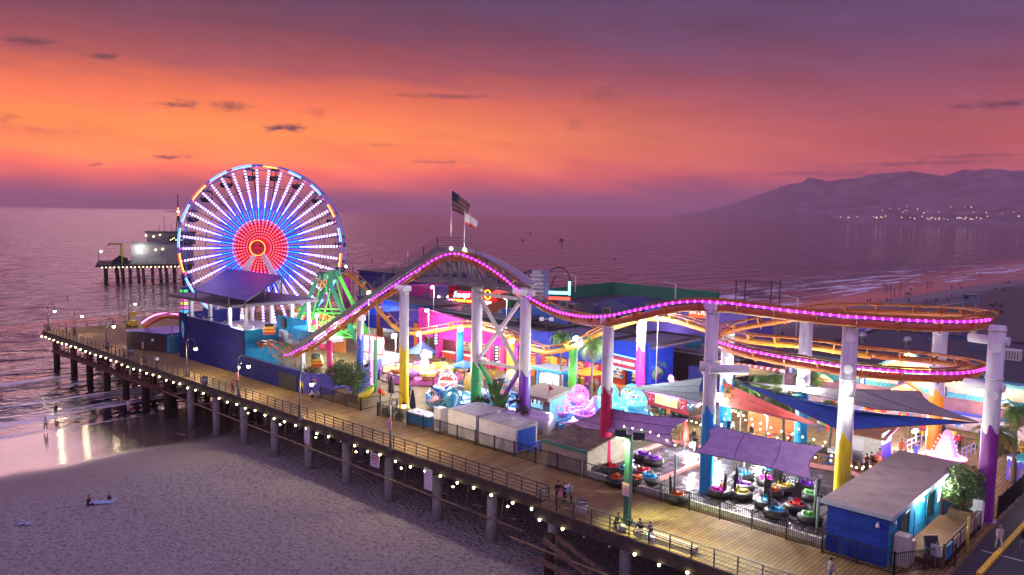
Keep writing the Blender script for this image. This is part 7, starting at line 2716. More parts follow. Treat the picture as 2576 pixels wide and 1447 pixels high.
# beyond the pier: climbing frame, low tanks on the far beach
cf = thing('trapeze_rig','tall trapeze rig with a net at the far side of the pier','rig',G(1848,800,-1))
q = Vector((-33,96,-5.8))
mb = MB()
A0 = G(1848,818,-5.8)
for dx,hgt_ in ((0,11.6),(9.5,12.2)):
 for dy in (0,5):
  p = A0 + Vector((dx,dy,0))
  mb.bar(p,p + Vector((0,0,hgt_)),.22)
for z in (11.4,8.6):
 mb.bar(A0 + Vector((0,0,z)),A0 + Vector((9.5,0,z)),.16).bar(A0 + Vector((0,5,z)),A0 + Vector((9.5,5,z)),.16)
mb.bar(A0 + Vector((1,2.5,7.6)),A0 + Vector((12,2.5,7.6)),.12)
for k in range(8):
 mb.bar(A0 + Vector((1.2 * k,0,7.6)),A0 + Vector((1.2 * k,5,7.6)),.05)
part('frame',mb,M('rig_steel',(.08,.07,.09),.6),cf)
cg = thing('dome_frame','dark dome shaped frame beyond the coaster crest','frame',G(1338,790,0))
p = R(1338,712,150)
mb = MB()
for k in range(6):
 a = PI * k / 6
 mb.tube([p + Vector((2.6 * math.cos(t_) * math.cos(a),2.6 * math.cos(t_) * math.sin(a),2.4 * math.sin(t_))) for t_ in [PI * i / 10 for i in range(11)]],.09,4)
mb.tube([p + Vector((2.6 * math.cos(2 * PI * i / 20),2.6 * math.sin(2 * PI * i / 20),0)) for i in range(20)],.1,4,closed=True).cyl((p.x,p.y,0),p,.3,n=8)
part('ribs',mb,M('rig_steel',(.08,.07,.09)),cg)
p = R(1404,710,150)
lp = thing('track_loop','thin dark red coaster loop far behind the dome frame','coaster loop',(p.x,p.y,0))
part('loop',MB().tube([p + px_ * (2.3 * math.cos(a)) + Vector((0,0,2.9 * math.sin(a))) + fd * (.4 * a) for a in [-.9 + i * .3 for i in range(17)]],.13,5).tube([p + px_ * x + Vector((0,0,z)) for x,z in ((-4.6,-4),(-2.6,-2.2),(-1.2,-.6),(-.6,1.2))],.13,5),M('loop_red',(.12,.02,.03),.5),lp)
part('support',MB().cyl((p.x,p.y,.0),p + Vector((0,0,-2.6)),.2,n=6),DGREY,lp)
sb = thing('neon_arch','small blue and red neon arch below the far coaster loop','neon sign',R(1395,742,140))
p = sb.location
part('blue_letters',MB().box(p + Vector((0,0,.4)),(5.5,.15,.5),rz=.6).box(p + px_ * 2.6 + Vector((0,0,1.2)),(.4,.15,2.4),rz=.6),NB_,sb)
part('red_letters',MB().box(p + Vector((0,0,-.6)),(5.5,.15,.5),rz=.6),M('neon_red',(1,.06,.03)),sb)
part('frame',MB().cyl((p.x,p.y + .2,0),(p.x,p.y + .2,p.z + .6),.15,n=6),DGREY,sb)
wt_ = thing('louvre_tower','pale louvred tower right of the dome frame','tower',R(1360,730,140))
p = wt_.location
mb = MB().box((p.x,p.y,(p.z + 3.5) / 2),(2.2,2.2,p.z + 3.5))
part('shaft',mb,M('tower_grey',(.3,.28,.36),.6),wt_)
mb = MB()
for i in range(7):
 mb.box((p.x + .2,p.y - 1.3,p.z - 1.5 + i * .7),(2.6,.3,.2),rz=.3)
part('louvres',mb,OFFW,wt_)

flood(2135,1010,62,'white floodlight fixed to the yellow column above the crowded rink',250,None,.2)
flood(2300,1085,84,'white floodlight over the queue rails beside the golden column',1300,True,.18,(.8,.75,1))
flood(1925,1040,80,'white floodlight among the palms behind the terrace',1500,True,.18)
# ================================================================== STREET LAMPS
LGL = M('lamp_globe',(1,.9,.6),es=26,emit=(1,.86,.48))

def street_lamp(px,pyb,pyt,label,lit=True,sgn=1,power=900,sign=None):
 power *= 1.15 if px > 400 else .32
 b0 = G(px,pyb)
 h = min(max(Zat(px,pyt,b0),4.6),6.4)
 s_ = thing('street_lamp',label,'street lamp',b0,group='arched lamps along the pier')
 mb = MB().lathe(b0,[(.3,0),(.28,.12),(.16,.3),(.13,.7),(.085,.9),(.07,h - 1.0),(.05,h - .7)],10)
 part('post',mb,IRON,s_)
 top = b0 + Vector((0,0,h - .75))
 ar_ = [top + px_ * (sgn * .62 * (1 - math.cos(a))) + Vector((0,0,.75 * math.sin(a))) for a in [PI * i / 10 for i in range(11)]]
 end = ar_[-1] - Vector((0,0,.35))
 mb = MB().tube(ar_ + [end],.04,6)
 mb.tube([top + px_ * sgn * x + Vector((0,0,z)) for x,z in ((.05,-.5),(.3,-.35),(.42,-.1),(.3,.1),(.15,0))],.025,5)
 part('arm',mb,IRON,s_)
 hd = part('lamp_head',MB().lathe(end,[(.28,-.12),(.2,.02),(.06,.12),(.02,.15)],12),IRON,s_)
 part('globe',MB().ball(end - Vector((0,0,.24)),.22,10),LGL if lit else M('globe_off',(.5,.5,.52),.2),hd)
 if lit:
  lamp('POINT',end - Vector((0,0,.55)),power,(1,.80,.46),.2)
 if sign:
  fire_sign(s_,b0 + Vector((0,-.14,2.5)))
 if sign == 2:
  part('camera',MB().ball(b0 + px_ * .25 + Vector((0,-.2,3.5)),.22,8),WHITE,s_)
 return s_

for a in [(122,830,764,'arched lamp at the seaward corner of the railing',True),(190,843,777,'arched lamp with a small plate, second from the seaward corner',True),(325,815,747,'arched lamp on the far railing beside the yellow lift machine',True),
    (268,878,800,'arched lamp in the middle of the open seaward deck',True,1,900),(363,912,835,'unlit arched lamp with a fire lane sign beside the dark shed',False,1,0,1),(470,948,852,'arched lamp in front of the tall navy wall',True,1,1000),
    (600,998,893,'arched lamp with a camera and fire lane sign where the tall navy wall steps down',True,1,1000,2),(755,1057,935,'arched lamp in front of the black panel of the low wall',True,1,1000),(982,1132,985,'nearest arched lamp with a fire lane sign, in front of the cup ride',True,1,1100,1)]:
 street_lamp(*a)
for px,pyb,pyt,r,lab in ((826,740,668,165,'far arched lamp seen just right of the wheel'),(888,750,668,160,'far arched lamp beside the inner track hill')):
 p = R(px,pyb,r)
 b0 = Vector((p.x,p.y,0))
 s_ = thing('street_lamp',lab,'street lamp',b0,group='far lamps behind the park')
 zt_ = R(px,pyt,r).z
 part('post',MB().cyl(b0,(p.x,p.y,zt_),.08,n=6).tube([Vector((p.x,p.y,zt_)) - px_ * (.7 * (1 - math.cos(a))) + Vector((0,0,.6 * math.sin(a))) for a in [PI * i / 6 for i in range(7)]],.05,5),IRON,s_)
 part('globe',MB().ball((p.x - px_.x * 1.4,p.y - px_.y * 1.4,zt_ - .25),.26,8),LGL,s_)
for px,pyb,pyt,r,lab in ((1447,745,694,150,'pale flood lit lamp post left of the green parapet'),(1699,748,715,140,'pale lamp post right of the green parapet'),(2006,775,750,125,'pale double lamp post above the upper track loop')):
 p,tp__ = R(px,pyb,r),R(px,pyt,r)
 s_ = thing('street_lamp',lab,'street lamp',(p.x,p.y,-5.5),group='pale lamp posts behind the park')
 part('post',MB().cyl((p.x,p.y,-5.5),(p.x,p.y,tp__.z),.13,.1,n=8),M('mast_cream',(.7,.65,.5)),s_)
 part('arm',MB().bar((p.x,p.y,tp__.z),Vector((p.x,p.y,tp__.z + .3)) - px_ * 1.7,.12).box(Vector((p.x,p.y,tp__.z + .3)) - px_ * 1.8,(.8,.3,.15),rz=.75),M('mast_cream',(.7,.65,.5)),s_)
for px,py,r,lab in ((1375,803,112,'pole with two white cameras above the violet roof'),):
 p = R(px,py,r)
 s_ = thing('camera_pole',lab,'camera pole',(p.x,p.y,0))
 part('pole',MB().cyl((p.x,p.y,0),p,.08,n=6),DGREY,s_)
 for k in (-1,1):
  part('camera',MB().box(p + px_ * .7 * k,(.6,.6,.5),rz=.7).bar(p,p + px_ * .7 * k,.1),WHITE,s_)

# ================================================================== PLANTS
rt_ = random.Random(5)

def rvec(r_):
 while True:
  v = Vector((r_.uniform(-1,1),r_.uniform(-1,1),r_.uniform(-1,1)))
  if .01 < v.length < 1:
   return v

def leaf_mat(name,c):
 m = M(name,c,.6,var=.35,scale=1.6)
 return m

LF = leaf_mat('leaf_dark',(.05,.10,.03))
LF2 = leaf_mat('leaf_bright',(.08,.17,.04))  # brighter of two greens, mixed at random among the leaves
BARK = M('bark',(.11,.075,.05),.9,var=.3,scale=8,bump=.4)

def crown(mb,c,rad,n,leaf,r_,clumps=14):
 cl = []
 for i in range(clumps):
  v = rvec(r_)
  v = v.normalized() * (v.length ** .4) * .8
  cl.append((Vector((v.x * rad[0],v.y * rad[1],v.z * rad[2])) + c,r_.uniform(.28,.48)))
 for i in range(n):
  q,k = r_.choice(cl)
  v = rvec(r_)
  v = v.normalized() * (v.length ** .5)
  p = q + Vector((v.x * rad[0],v.y * rad[1],v.z * rad[2])) * k
  a,b2 = rvec(r_).normalized(),rvec(r_).normalized()
  a = (a + v * .3).normalized()
  b2 = a.cross(b2).normalized()
  s_ = leaf * r_.uniform(.6,1.3)
  mb.add([p - a * s_ * .5,p + b2 * s_ * .32,p + a * s_ * .5,p - b2 * s_ * .32],[(0,1,2,3)],r_.randrange(2))

def tree(loc,h,rad,label,seed,planter=True,n=4200,leaf=.2):
 r_ = random.Random(seed)
 t_ = thing('leafy_tree',label,'tree',loc)
 c = Vector(loc)
 top = c + Vector((0,0,h - rad[2] * 1.5))
 mb = MB().tube([c + Vector((0,0,.2)),c + Vector((.05,.03,(h - rad[2]) * .5)),top],[.13,.1,.08],8)
 for k in range(6):
  a = 2 * PI * k / 6 + r_.random()
  mb.tube([top - Vector((0,0,.2)),top + Vector((math.cos(a) * rad[0] * .3,math.sin(a) * rad[1] * .3,rad[2] * .5)),top + Vector((math.cos(a) * rad[0] * .65,math.sin(a) * rad[1] * .65,rad[2] * 1.0))],[.06,.04,.015],5)
 part('trunk',mb,BARK,t_)
 mb = MB()
 crown(mb,c + Vector((0,0,h - rad[2])),rad,n,leaf,r_,22)
 part('crown',mb,[LF,LF2],t_)
 if planter:
  part('planter',MB().box(c + Vector((0,0,.35)),(1.5,1.5,.7)).box(c + Vector((0,0,.71)),(1.3,1.3,.03),mi=1),[WOOD,M('soil',(.03,.02,.015),.9)],t_)
 return t_

tree(G(852,990),4.0,(1.7,1.5,1.5),'lighter leafy tree of the pair behind the short fence, at the violet fence',3,True)
tree(G(888,1008),4.6,(1.9,1.7,1.8),'denser dark leafy tree of the pair behind the short fence',4,True)
tree((24.3,18.2,.42),3.9,(1.45,1.4,1.5),'round leafy tree in a timber planter beside the cyan wall',8,True,4200,.19)

def frond(mb,base,az_,el0,L,droop,w_,n=9,mi=0,lw=.085):
 d = Vector((math.cos(az_),math.sin(az_),0))
 p = base.copy()
 e = el0
 pts = [p.copy()]
 for i in range(n):
  p = p + (d * math.cos(e) + Vector((0,0,math.sin(e)))) * (L / n)
  e -= droop / n * (1 + i * .12)
  pts.append(p.copy())
 sidev = Vector((-d.y,d.x,0))
 for i in range(n):
  a,b2 = pts[i],pts[i + 1]
  t_ = b2 - a
  mb.add([a + sidev * .02,a - sidev * .02,b2 - sidev * .02,b2 + sidev * .02],[(0,1,2,3)],mi)
  f_ = (i + .5) / n
  wl = w_ * math.sin(PI * min(1,.12 + f_ * .88)) ** .6 + .05
  for sub in (0,.5):
   q = a + t_ * sub
   for sg in (-1,1):
    tip = q + sidev * sg * wl + t_ * 1.3 - Vector((0,0,wl * .45))
    wv_ = t_.normalized() * lw
    mb.add([q - wv_ * .5,q + wv_ * .5,(q + tip) / 2 + wv_ * .45 + Vector((0,0,.03)),tip,(q + tip) / 2 - wv_ * .45 + Vector((0,0,.03))],[(0,1,2,3,4)],mi)

PG,PG2,PDRY = leaf_mat('palm_green',(.06,.15,.03)),leaf_mat('palm_bright',(.12,.24,.035)),leaf_mat('palm_dry',(.22,.15,.045))

def palm(loc,h,label,seed,L=2.6,nf=22,trunk=.16,planter=False,dry=True,mats=None,lean=(0,0)):
 r_ = random.Random(seed)
 t_ = thing('palm_tree',label,'palm tree',loc)
 c = Vector(loc)
 top = c + Vector((lean[0],lean[1],h))
 mb = MB()
 pts = [c + (top - c) * f_ + Vector((.06 * math.sin(f_ * 5 + seed),0,0)) for f_ in [i / 14 for i in range(15)]]
 mb.tube(pts,[trunk * (1.35 - .5 * min(1,i / 5)) * (1 + .1 * (i % 2)) for i in range(15)],9)
 part('trunk',mb,M('palm_bark',(.17,.13,.10),.9,var=.3,scale=6,bump=.5),t_)
 mb = MB()
 for i in range(nf):
  f_ = i / nf
  frond(mb,pts[-1],2.4 * i + r_.uniform(-.25,.25),1.25 - 1.5 * f_ + r_.uniform(-.1,.1),L * r_.uniform(.85,1.1),1.5 + .6 * r_.random(),.52 * L / 2.6,mi=i % 2)
 part('crown',mb,mats or [PG,PG2],t_)
 if dry:
  mb = MB()
  for i in range(8):
   frond(mb,pts[-1] - Vector((0,0,.2)),2.4 * i + .7,-.5 - r_.random() * .4,L * .6,1.0,.3,6)
  part('dry_skirt',mb,PDRY,t_)
 if planter:
  part('planter',MB().box(c + Vector((0,0,.42)),(2.5,2.5,.84),rz=.15).box(c + Vector((0,0,.85)),(2.2,2.2,.03),rz=.15,mi=1),[M('planter_cedar',(.24,.095,.05),.8,var=.25,scale=4),M('soil',(.03,.02,.015))],t_)
  mb = MB()
  crown(mb,c + Vector((0,0,1.0)),(1.0,1.0,.22),260,.14,r_,10)
  part('ground_plants',mb,[LF,LF2],t_)
 return t_

def pz(px,pyb,pyt):
 g = G(px,pyb)
 return g,Zat(px,pyt,g)

for (px,pyb,pyt,lab,L,pl,kw) in ((1410,990,850,'tall feathery palm left of the bright green column',2.5,False,{}),(1487,1012,866,'tall feathery palm with a drooping crown right of the bright green column',2.8,False,dict(nf=30)),
    (1643,1000,925,'short fan of palm in front of the navy wall beside the games building',2.1,False,dict(nf=13,dry=True,trunk=.22)),(1858,1112,990,'palm in a cedar planter, farthest of three planters',2.7,True,dict(nf=26)),
    (1968,1150,1005,'palm in a cedar planter, middle of three planters',2.7,True,dict(nf=26)),(2084,1158,1030,'palm in a cedar planter beside the yellow column',2.3,True,dict(nf=22)),
    (1925,1040,950,'dense palm behind the blue sail on the left',2.9,False,dict(nf=30)),(2030,1045,948,'dense palm behind the blue sail on the right',2.8,False,dict(nf=30)),
    (1788,1010,925,'small pale palm between the sky blue columns',1.9,False,dict(nf=14)),(2545,1215,1035,'tall slim palm beside the photo booth',2.2,False,dict(nf=22,trunk=.2)),
    (2492,1275,1090,'yellow lit drooping palm behind the plum column',2.4,False,dict(nf=26,mats=[M('palm_gold',(.26,.26,.03),.6,var=.3,scale=2),PG2]))):  # yellow lamplight on the last palm is put into its leaf colour
 g,z = pz(px,pyb,pyt)
 palm(g,z,lab,int(px),L,planter=pl,**kw)
lamp('POINT',G(2500,1240) + Vector((.6,-1.6,5.2)),260,(1,.92,.5),.2)
lamp('POINT',(7,28,6.2),2200,(.95,1,.85),.4)

def spiky(loc,h,label,col_,L=.9,n=44,seed=1):
 r_ = random.Random(seed)
 t_ = thing('spiky_plant',label,'plant',loc)
 c = Vector(loc)
 part('stem',MB().tube([c,c + Vector((.08,0,h * .5)),c + Vector((0,.05,h))],[.07,.06,.05],6),BARK,t_)
 mb = MB()
 for i in range(n):
  v = rvec(r_).normalized()
  v.z = abs(v.z) * .9 - .25
  v.normalize()
  sd_ = v.cross(Vector((.2,.1,1))).normalized() * .045
  b0 = c + Vector((0,.05,h))
  mb.add([b0 - sd_,b0 + sd_,b0 + v * L * .6 + sd_ * .9 - Vector((0,0,.03)),b0 + v * L - Vector((0,0,.2)),b0 + v * L * .6 - sd_ * .9 - Vector((0,0,.03))],[(0,1,2,3,4)])
 part('blades',mb,col_,t_)

def shrub(loc,rad,label,seed,mats=None,n=700,leaf=.2):
 r_ = random.Random(seed)
 t_ = thing('leafy_shrub',label,'shrub',loc)
 c = Vector(loc)
 mb = MB()
 for k in range(5):
  a = 1.26 * k
  mb.tube([c,c + Vector((math.cos(a) * rad[0] * .5,math.sin(a) * rad[1] * .5,rad[2] * 1.2))],[.04,.015],4)
 part('stems',mb,BARK,t_)
 mb = MB()
 crown(mb,c + Vector((0,0,rad[2])),rad,n,leaf,r_,12)
 part('foliage',mb,mats or [LF,LF2],t_)

def banana(loc,h,label,seed):
 r_ = random.Random(seed)
 t_ = thing('broad_leaf_plant',label,'plant',loc)
 c = Vector(loc)
 part('stem',MB().tube([c,c + Vector((0,0,h * .5))],[.1,.07],7),LF2,t_)
 mb = MB()
 for k in range(8):
  az_,b0 = 2.4 * k,c + Vector((0,0,h * .4))
  d = Vector((math.cos(az_),math.sin(az_),0))
  sv_ = Vector((-d.y,d.x,0))
  prev = None
  for i in range(7):
   f_ = i / 6
   q = b0 + d * (h * .45 * f_ * (.5 + .1 * k % 1)) + Vector((0,0,h * .62 * math.sin(f_ * 1.9)))
   w_ = .26 * math.sin(PI * min(1,.1 + .9 * f_)) + .02
   row = (q - sv_ * w_,q + sv_ * w_)
   if prev:
    mb.add([prev[0],prev[1],row[1],row[0]],[(0,1,2,3)],k % 2)
   prev = row
 part('leaves',mb,[LF2,leaf_mat('broad_leaf',(.05,.17,.04))],t_)

PMAT = leaf_mat('cordyline',(.07,.035,.05))
spiky((-14.6,12.2,0),3.2,'tall dark purple spiky plant behind the blue doored container',PMAT,1.1,60,2)
spiky((-19.5,12.0,0),2.4,'dark spiky plant behind the plain white container',leaf_mat('spike_green',(.03,.07,.03)),1.2,60,3)
spiky((-12.9,11.2,0),2.8,'thin stemmed spiky plant left of the violet column',PMAT,.9,50,6)
banana((-18.0,12.6,0),4.6,'broad leaved banana plant in front of the green column',1)
banana((-16.2,11.6,0),3.6,'broad leaved banana plant left of the violet column',4)
shrub((-17.2,11.9,0),(1.3,.8,.9),'low leafy shrub behind the plain white container',2)
shrub((-13.9,11.0,0),(1.2,.7,.8),'low leafy shrub behind the blue doored container',9)
shrub(G(778,968),(.9,.9,.8),'leafy palm like shrub in a teal tub in front of the violet fence',12,[PG,PG2],500,.3)
g = G(778,978)
tb_ = thing('plant_tub','teal plant tub at the end of the low navy wall','tub',g)
part('tub',MB().box(g + Vector((0,0,.5)),(1.5,1.5,1.0),rz=.1,top=1.1),M('tub_teal',(.01,.12,.14),.6),tb_)
spiky(g + Vector((0,0,1.0)),.7,'arching green fronds in the teal tub',PG,1.7,50,8)
shrub((-28.6,6.9,0),(1.1,.4,.5),'clipped dark hedge plant behind the long black fence',21,None,700,.13)
shrub((-26.8,7.0,0),(.7,.4,.5),'yellow lit low shrub behind the long black fence',22,None,500,.13)
shrub(G(2030,1140),(1.0,.8,.6),'low green shrub behind the lavender sail',23)

# ================================================================== PEOPLE
SKIN = M('skin',(.42,.22,.14),.6,var=.06)
SKIN_D = M('skin_deep',(.16,.08,.05),.6,var=.06)
HAIRS = [M('hair_black',(.012,.01,.01),.6),M('hair_brown',(.06,.03,.015),.6),M('hair_fair',(.3,.19,.08),.6)]
SHOE = M('shoe_dark',(.02,.02,.022),.6)
CL = {k: M('cloth_' + k,v,.85,var=.1,scale=5) for k,v in dict(black=(.012,.012,.014),navy=(.015,.025,.09),grey=(.22,.22,.23),white=(.6,.58,.55),red=(.5,.03,.03),maroon=(.2,.03,.035),pink=(.6,.2,.27),mint=(.32,.5,.46),tan=(.32,.23,.14),
                yellow=(.62,.42,.03),blue=(.03,.1,.42),denim=(.06,.10,.2),orange=(.65,.22,.03),green=(.03,.12,.06),cream=(.5,.44,.36),dusk=(.02,.017,.022)).items()}

def body_mesh(pose):
 """one continuous skinned figure; returns its mesh, faces -Y, feet at z = 0"""
 J = {}
 E = []

 def j(n,p,r,par=None):
  J[n] = (Vector(p),r)
  if par:
   E.append((par,n))
 sit,crouch,walk = pose == 'sit',pose == 'crouch',pose == 'walk'
 ph = .95 if not (sit or crouch) else (.52 if sit else .40)
 lean = {'crouch': -.22,'sit': -.05,'hold': -.03,'walk': -.04}.get(pose,0)
 j('pel',(0,0,ph),.135)
 j('spi',(0,lean * .5,ph + .2),.12,'pel')
 j('che',(0,lean,ph + .40),.15,'spi')
 j('nec',(0,lean * 1.15,ph + .54),.055,'che')
 j('hea',(0,lean * 1.25 - .015,ph + .64),.088,'nec')
 j('top',(0,lean * 1.25 - .01,ph + .76),.08,'hea')
 for s_,nm in ((-1,'l'),(1,'r')):
  sw = s_ * .16 if walk else 0
  j('hip' + nm,(s_ * .1,0,ph - .06),.095,'pel')
  if sit:
   j('kne' + nm,(s_ * .13,-.43,ph),.068,'hip' + nm)
   j('ank' + nm,(s_ * .13,-.46,.08),.045,'kne' + nm)
   j('toe' + nm,(s_ * .14,-.62,.04),.038,'ank' + nm)
  elif crouch:
   j('kne' + nm,(s_ * .16,-.36,.48 if s_ > 0 else .14),.068,'hip' + nm)
   j('ank' + nm,(s_ * .15,-.22 if s_ > 0 else .02,.08),.045,'kne' + nm)
   j('toe' + nm,(s_ * .15,-.37 if s_ > 0 else .12,.04),.038,'ank' + nm)
  else:
   j('kne' + nm,(s_ * .105,-.02 - sw * .9,.5),.066,'hip' + nm)
   j('ank' + nm,(s_ * .11,.03 - sw * 1.2,.085 + (.05 if walk and s_ < 0 else 0)),.045,'kne' + nm)
   j('toe' + nm,(s_ * .12,-.13 - sw * 1.2,.04),.038,'ank' + nm)
  z0 = ph + .455
  j('sho' + nm,(s_ * .185,lean,z0),.062,'che')
  if pose == 'hold':
   el,wr = (s_ * .23,lean - .06,z0 - .28),(s_ * .13,lean - .32,z0 - .2)
  elif sit:
   el,wr = (s_ * .24,lean + .0,z0 - .28),(s_ * .17,-.26,ph + .12)
  elif crouch:
   el,wr = (s_ * .24,lean - .12,z0 - .26),(s_ * .14,lean - .34,z0 - .33)
  else:
   el,wr = (s_ * .245,lean + .03 + sw * .6,z0 - .30),(s_ * .25,lean - .03 + sw * 1.1,z0 - .55)
  j('elb' + nm,el,.046,'sho' + nm)
  j('wri' + nm,wr,.032,'elb' + nm)
  d = (Vector(wr) - Vector(el)).normalized()
  sv_ = d.cross(Vector((0,1,.3))).normalized()
  pal = Vector(wr) + d * .08
  j('pal' + nm,pal,.032,'wri' + nm)
 names = list(J)
 me = bpy.data.meshes.new('b')
 me.from_pydata([J[n][0] for n in names],[(names.index(a),names.index(b2)) for a,b2 in E],[])
 ob = bpy.data.objects.new('b',me)
 COL.objects.link(ob)
 ob.modifiers.new('s','SKIN')
 sk_ = me.skin_vertices[0].data
 for i,n in enumerate(names):
  r_ = J[n][1]
  k = 1.0
  sk_[i].radius = (r_ * (1.28 if n in ('che','spi','pel') else 1.0),r_ * (.8 if n in ('che','spi','pel') else 1.0))
  sk_[i].use_root = n == 'pel'
 sb_ = ob.modifiers.new('u','SUBSURF')
 sb_.levels = 1
 dg_ = bpy.context.evaluated_depsgraph_get()
 res = bpy.data.meshes.new_from_object(ob.evaluated_get(dg_))
 bpy.data.objects.remove(ob)
 zone = {'hea': 0,'top': 0,'nec': 0,'pal': 0,'wri': 0,'toe': 3,'ank': 2,'kne': 2,'hip': 2,'pel': 2,'spi': 1,'che': 1,'sho': 1,'elb': 1}
 jz = [(J[n][0],zone[n[:3]]) for n in names]
 jz += [((J[a][0] + J[b2][0]) / 2,zone[b2[:3]] if zone[b2[:3]] in (2,1) else zone[a[:3]]) for a,b2 in E]
 vs = [v.co.copy() for v in res.vertices]
 fs = [tuple(p.vertices) for p in res.polygons]
 mis = []
 for p in res.polygons:
  c = p.center
  mis.append(min(jz,key=lambda q: (q[0] - c).length_squared)[1])
 mb = MB()
 mb.v,mb.f,mb.m,mb.sm = [tuple(v) for v in vs],fs,mis,[True] * len(fs)
 # face and hands join the same surface list
 h = (J['hea'][0] + J['top'][0]) / 2
 mb.ball(h + Vector((0,-.098,-.012)),.018,5,0).ball(h + Vector((-.034,-.083,.012)),.012,5,4).ball(h + Vector((.034,-.083,.012)),.012,5,4)
 mb.box(h + Vector((0,-.088,-.055)),(.04,.012,.01),mi=4)
 for s_ in (-1,1):
  mb.ball(h + Vector((s_ * .086,0,0)),.02,5,0)
 for nm,s_ in (('l',-1),('r',1)):
  wr,pa = J['wri' + nm][0],J['pal' + nm][0]
  d = (pa - wr).normalized()
  sv_ = d.cross(Vector((s_,0,.2))).normalized()
  nv = sv_.cross(d)
  for k,L in enumerate((.068,.078,.073,.058)):
   b0 = pa + d * .005 + sv_ * (.026 - .0175 * k)
   mb.tube([b0,b0 + d * L * .5,b0 + d * L * .9 + nv * .02 * s_],[.0095,.009,.007],5,0)
  b0 = wr + d * .035 + sv_ * .025
  mb.tube([b0,b0 + sv_ * .03 + d * .03,b0 + sv_ * .035 + d * .06],[.011,.01,.008],5,0)
 hm = MB().ball(h + Vector((0,.012,.028)),.1,10,0,sc=(1,1.08,.98))
 hm.v = [(x,max(y,h.y - .055) if z < h.z + .045 else y,z) for x,y,z in hm.v]
 return mb,hm

PB = {p: body_mesh(p) for p in ('stand','walk','sit','crouch','hold')}
PROTO = {}

def person(loc,rz,pose,top,bottom,label,hair=0,s=1.0,skin=None,group=None,far=False,long_hair=False):
 key = (pose,far)
 mats = [skin or SKIN,CL[top],CL[bottom],SHOE,HAIRS[0]]
 if key not in PROTO:
  o = PB[pose][0].build('person',mats)
  PROTO[key] = o
  if not far:
   h_ = PB[pose][1].build('hair',HAIRS[hair])
   h_.parent = o
 else:
  o = copy_tree(PROTO[key])
 for i in range(3):
  recolor(o,i,mats[i])
 for ch in o.children:
  recolor(ch,0,HAIRS[hair])
 o.location = loc
 o.rotation_euler = (0,0,rz)
 o.scale = (s,s,s)
 if 'group' in o:
  del o['group']
 return tag(o,label,'person',group)

def pp(px,py,z=0.0):
 g = G(px,py,z)
 return (g.x,g.y,z)

person(pp(586,992),.6,'stand','maroon','black','person in a dark red jacket standing at the railing beside the camera lamp')
person(pp(273,883),2.5,'stand','navy','black','person in dark clothes leaning by the lamp on the seaward deck')
person(pp(167,838),.4,'walk','pink','dusk','person in pink near the seaward corner')
person(pp(186,842),.2,'walk','grey','dusk','person in grey beside the second lamp from the corner')
person(pp(790,1003),-.6,'crouch','white','black','person in white crouching in front of the leafy trees')
person(pp(800,1004),.9,'crouch','grey','denim','person in grey crouching in front of the leafy trees')
person(pp(759,992),.3,'stand','yellow','black','person in a yellow jacket behind the lamp at the black panel')
person(pp(1403,1268),.9,'hold','black','black','tall person in a black coat holding a leaflet out to the family',0,1.06)
person(pp(1409,1274),1.2,'stand','pink','tan','child in a pink hoodie beside the person in the black coat',2,.82)
person(pp(1428,1270),-1.0,'hold','mint','tan','person in a mint jacket reaching for the leaflet',2,.98)
person(pp(1437,1268),-.7,'stand','mint','black','person with a pink skirt side bag at the right of the family',2,.98)
person(pp(1419,1268),.1,'stand','navy','black','teenager in navy in the middle of the family',0,.95)
person(pp(1548,1330),1.3,'crouch','green','black','person in a long green coat crouching beside the tall green pole',1,1.1)
bx,by = 8.5,-.75
person((9.05,-.78,0),.1,'sit','black','cream','seated person in a black jacket and pale trousers, left one of the couple')
person((9.85,-.72,0),-.3,'sit','navy','mint','seated person in a navy top and mint trousers leaning back, right one of the couple',1)
person(pp(2086,1475),2.6,'walk','grey','denim','person in a pale grey tee shirt walking at the bottom edge',0,1.02)
person((27.4,14.6,.012),.6,'walk','cream','cream','pale dressed person walking on the road beside the plum column',2)
person((28.7,15.4,.012),.7,'walk','black','grey','dark haired person walking on the road with a white bag',0)
person((29.3,15.0,.012),.6,'walk','white','grey','person in white walking on the road nearest the black car',1)
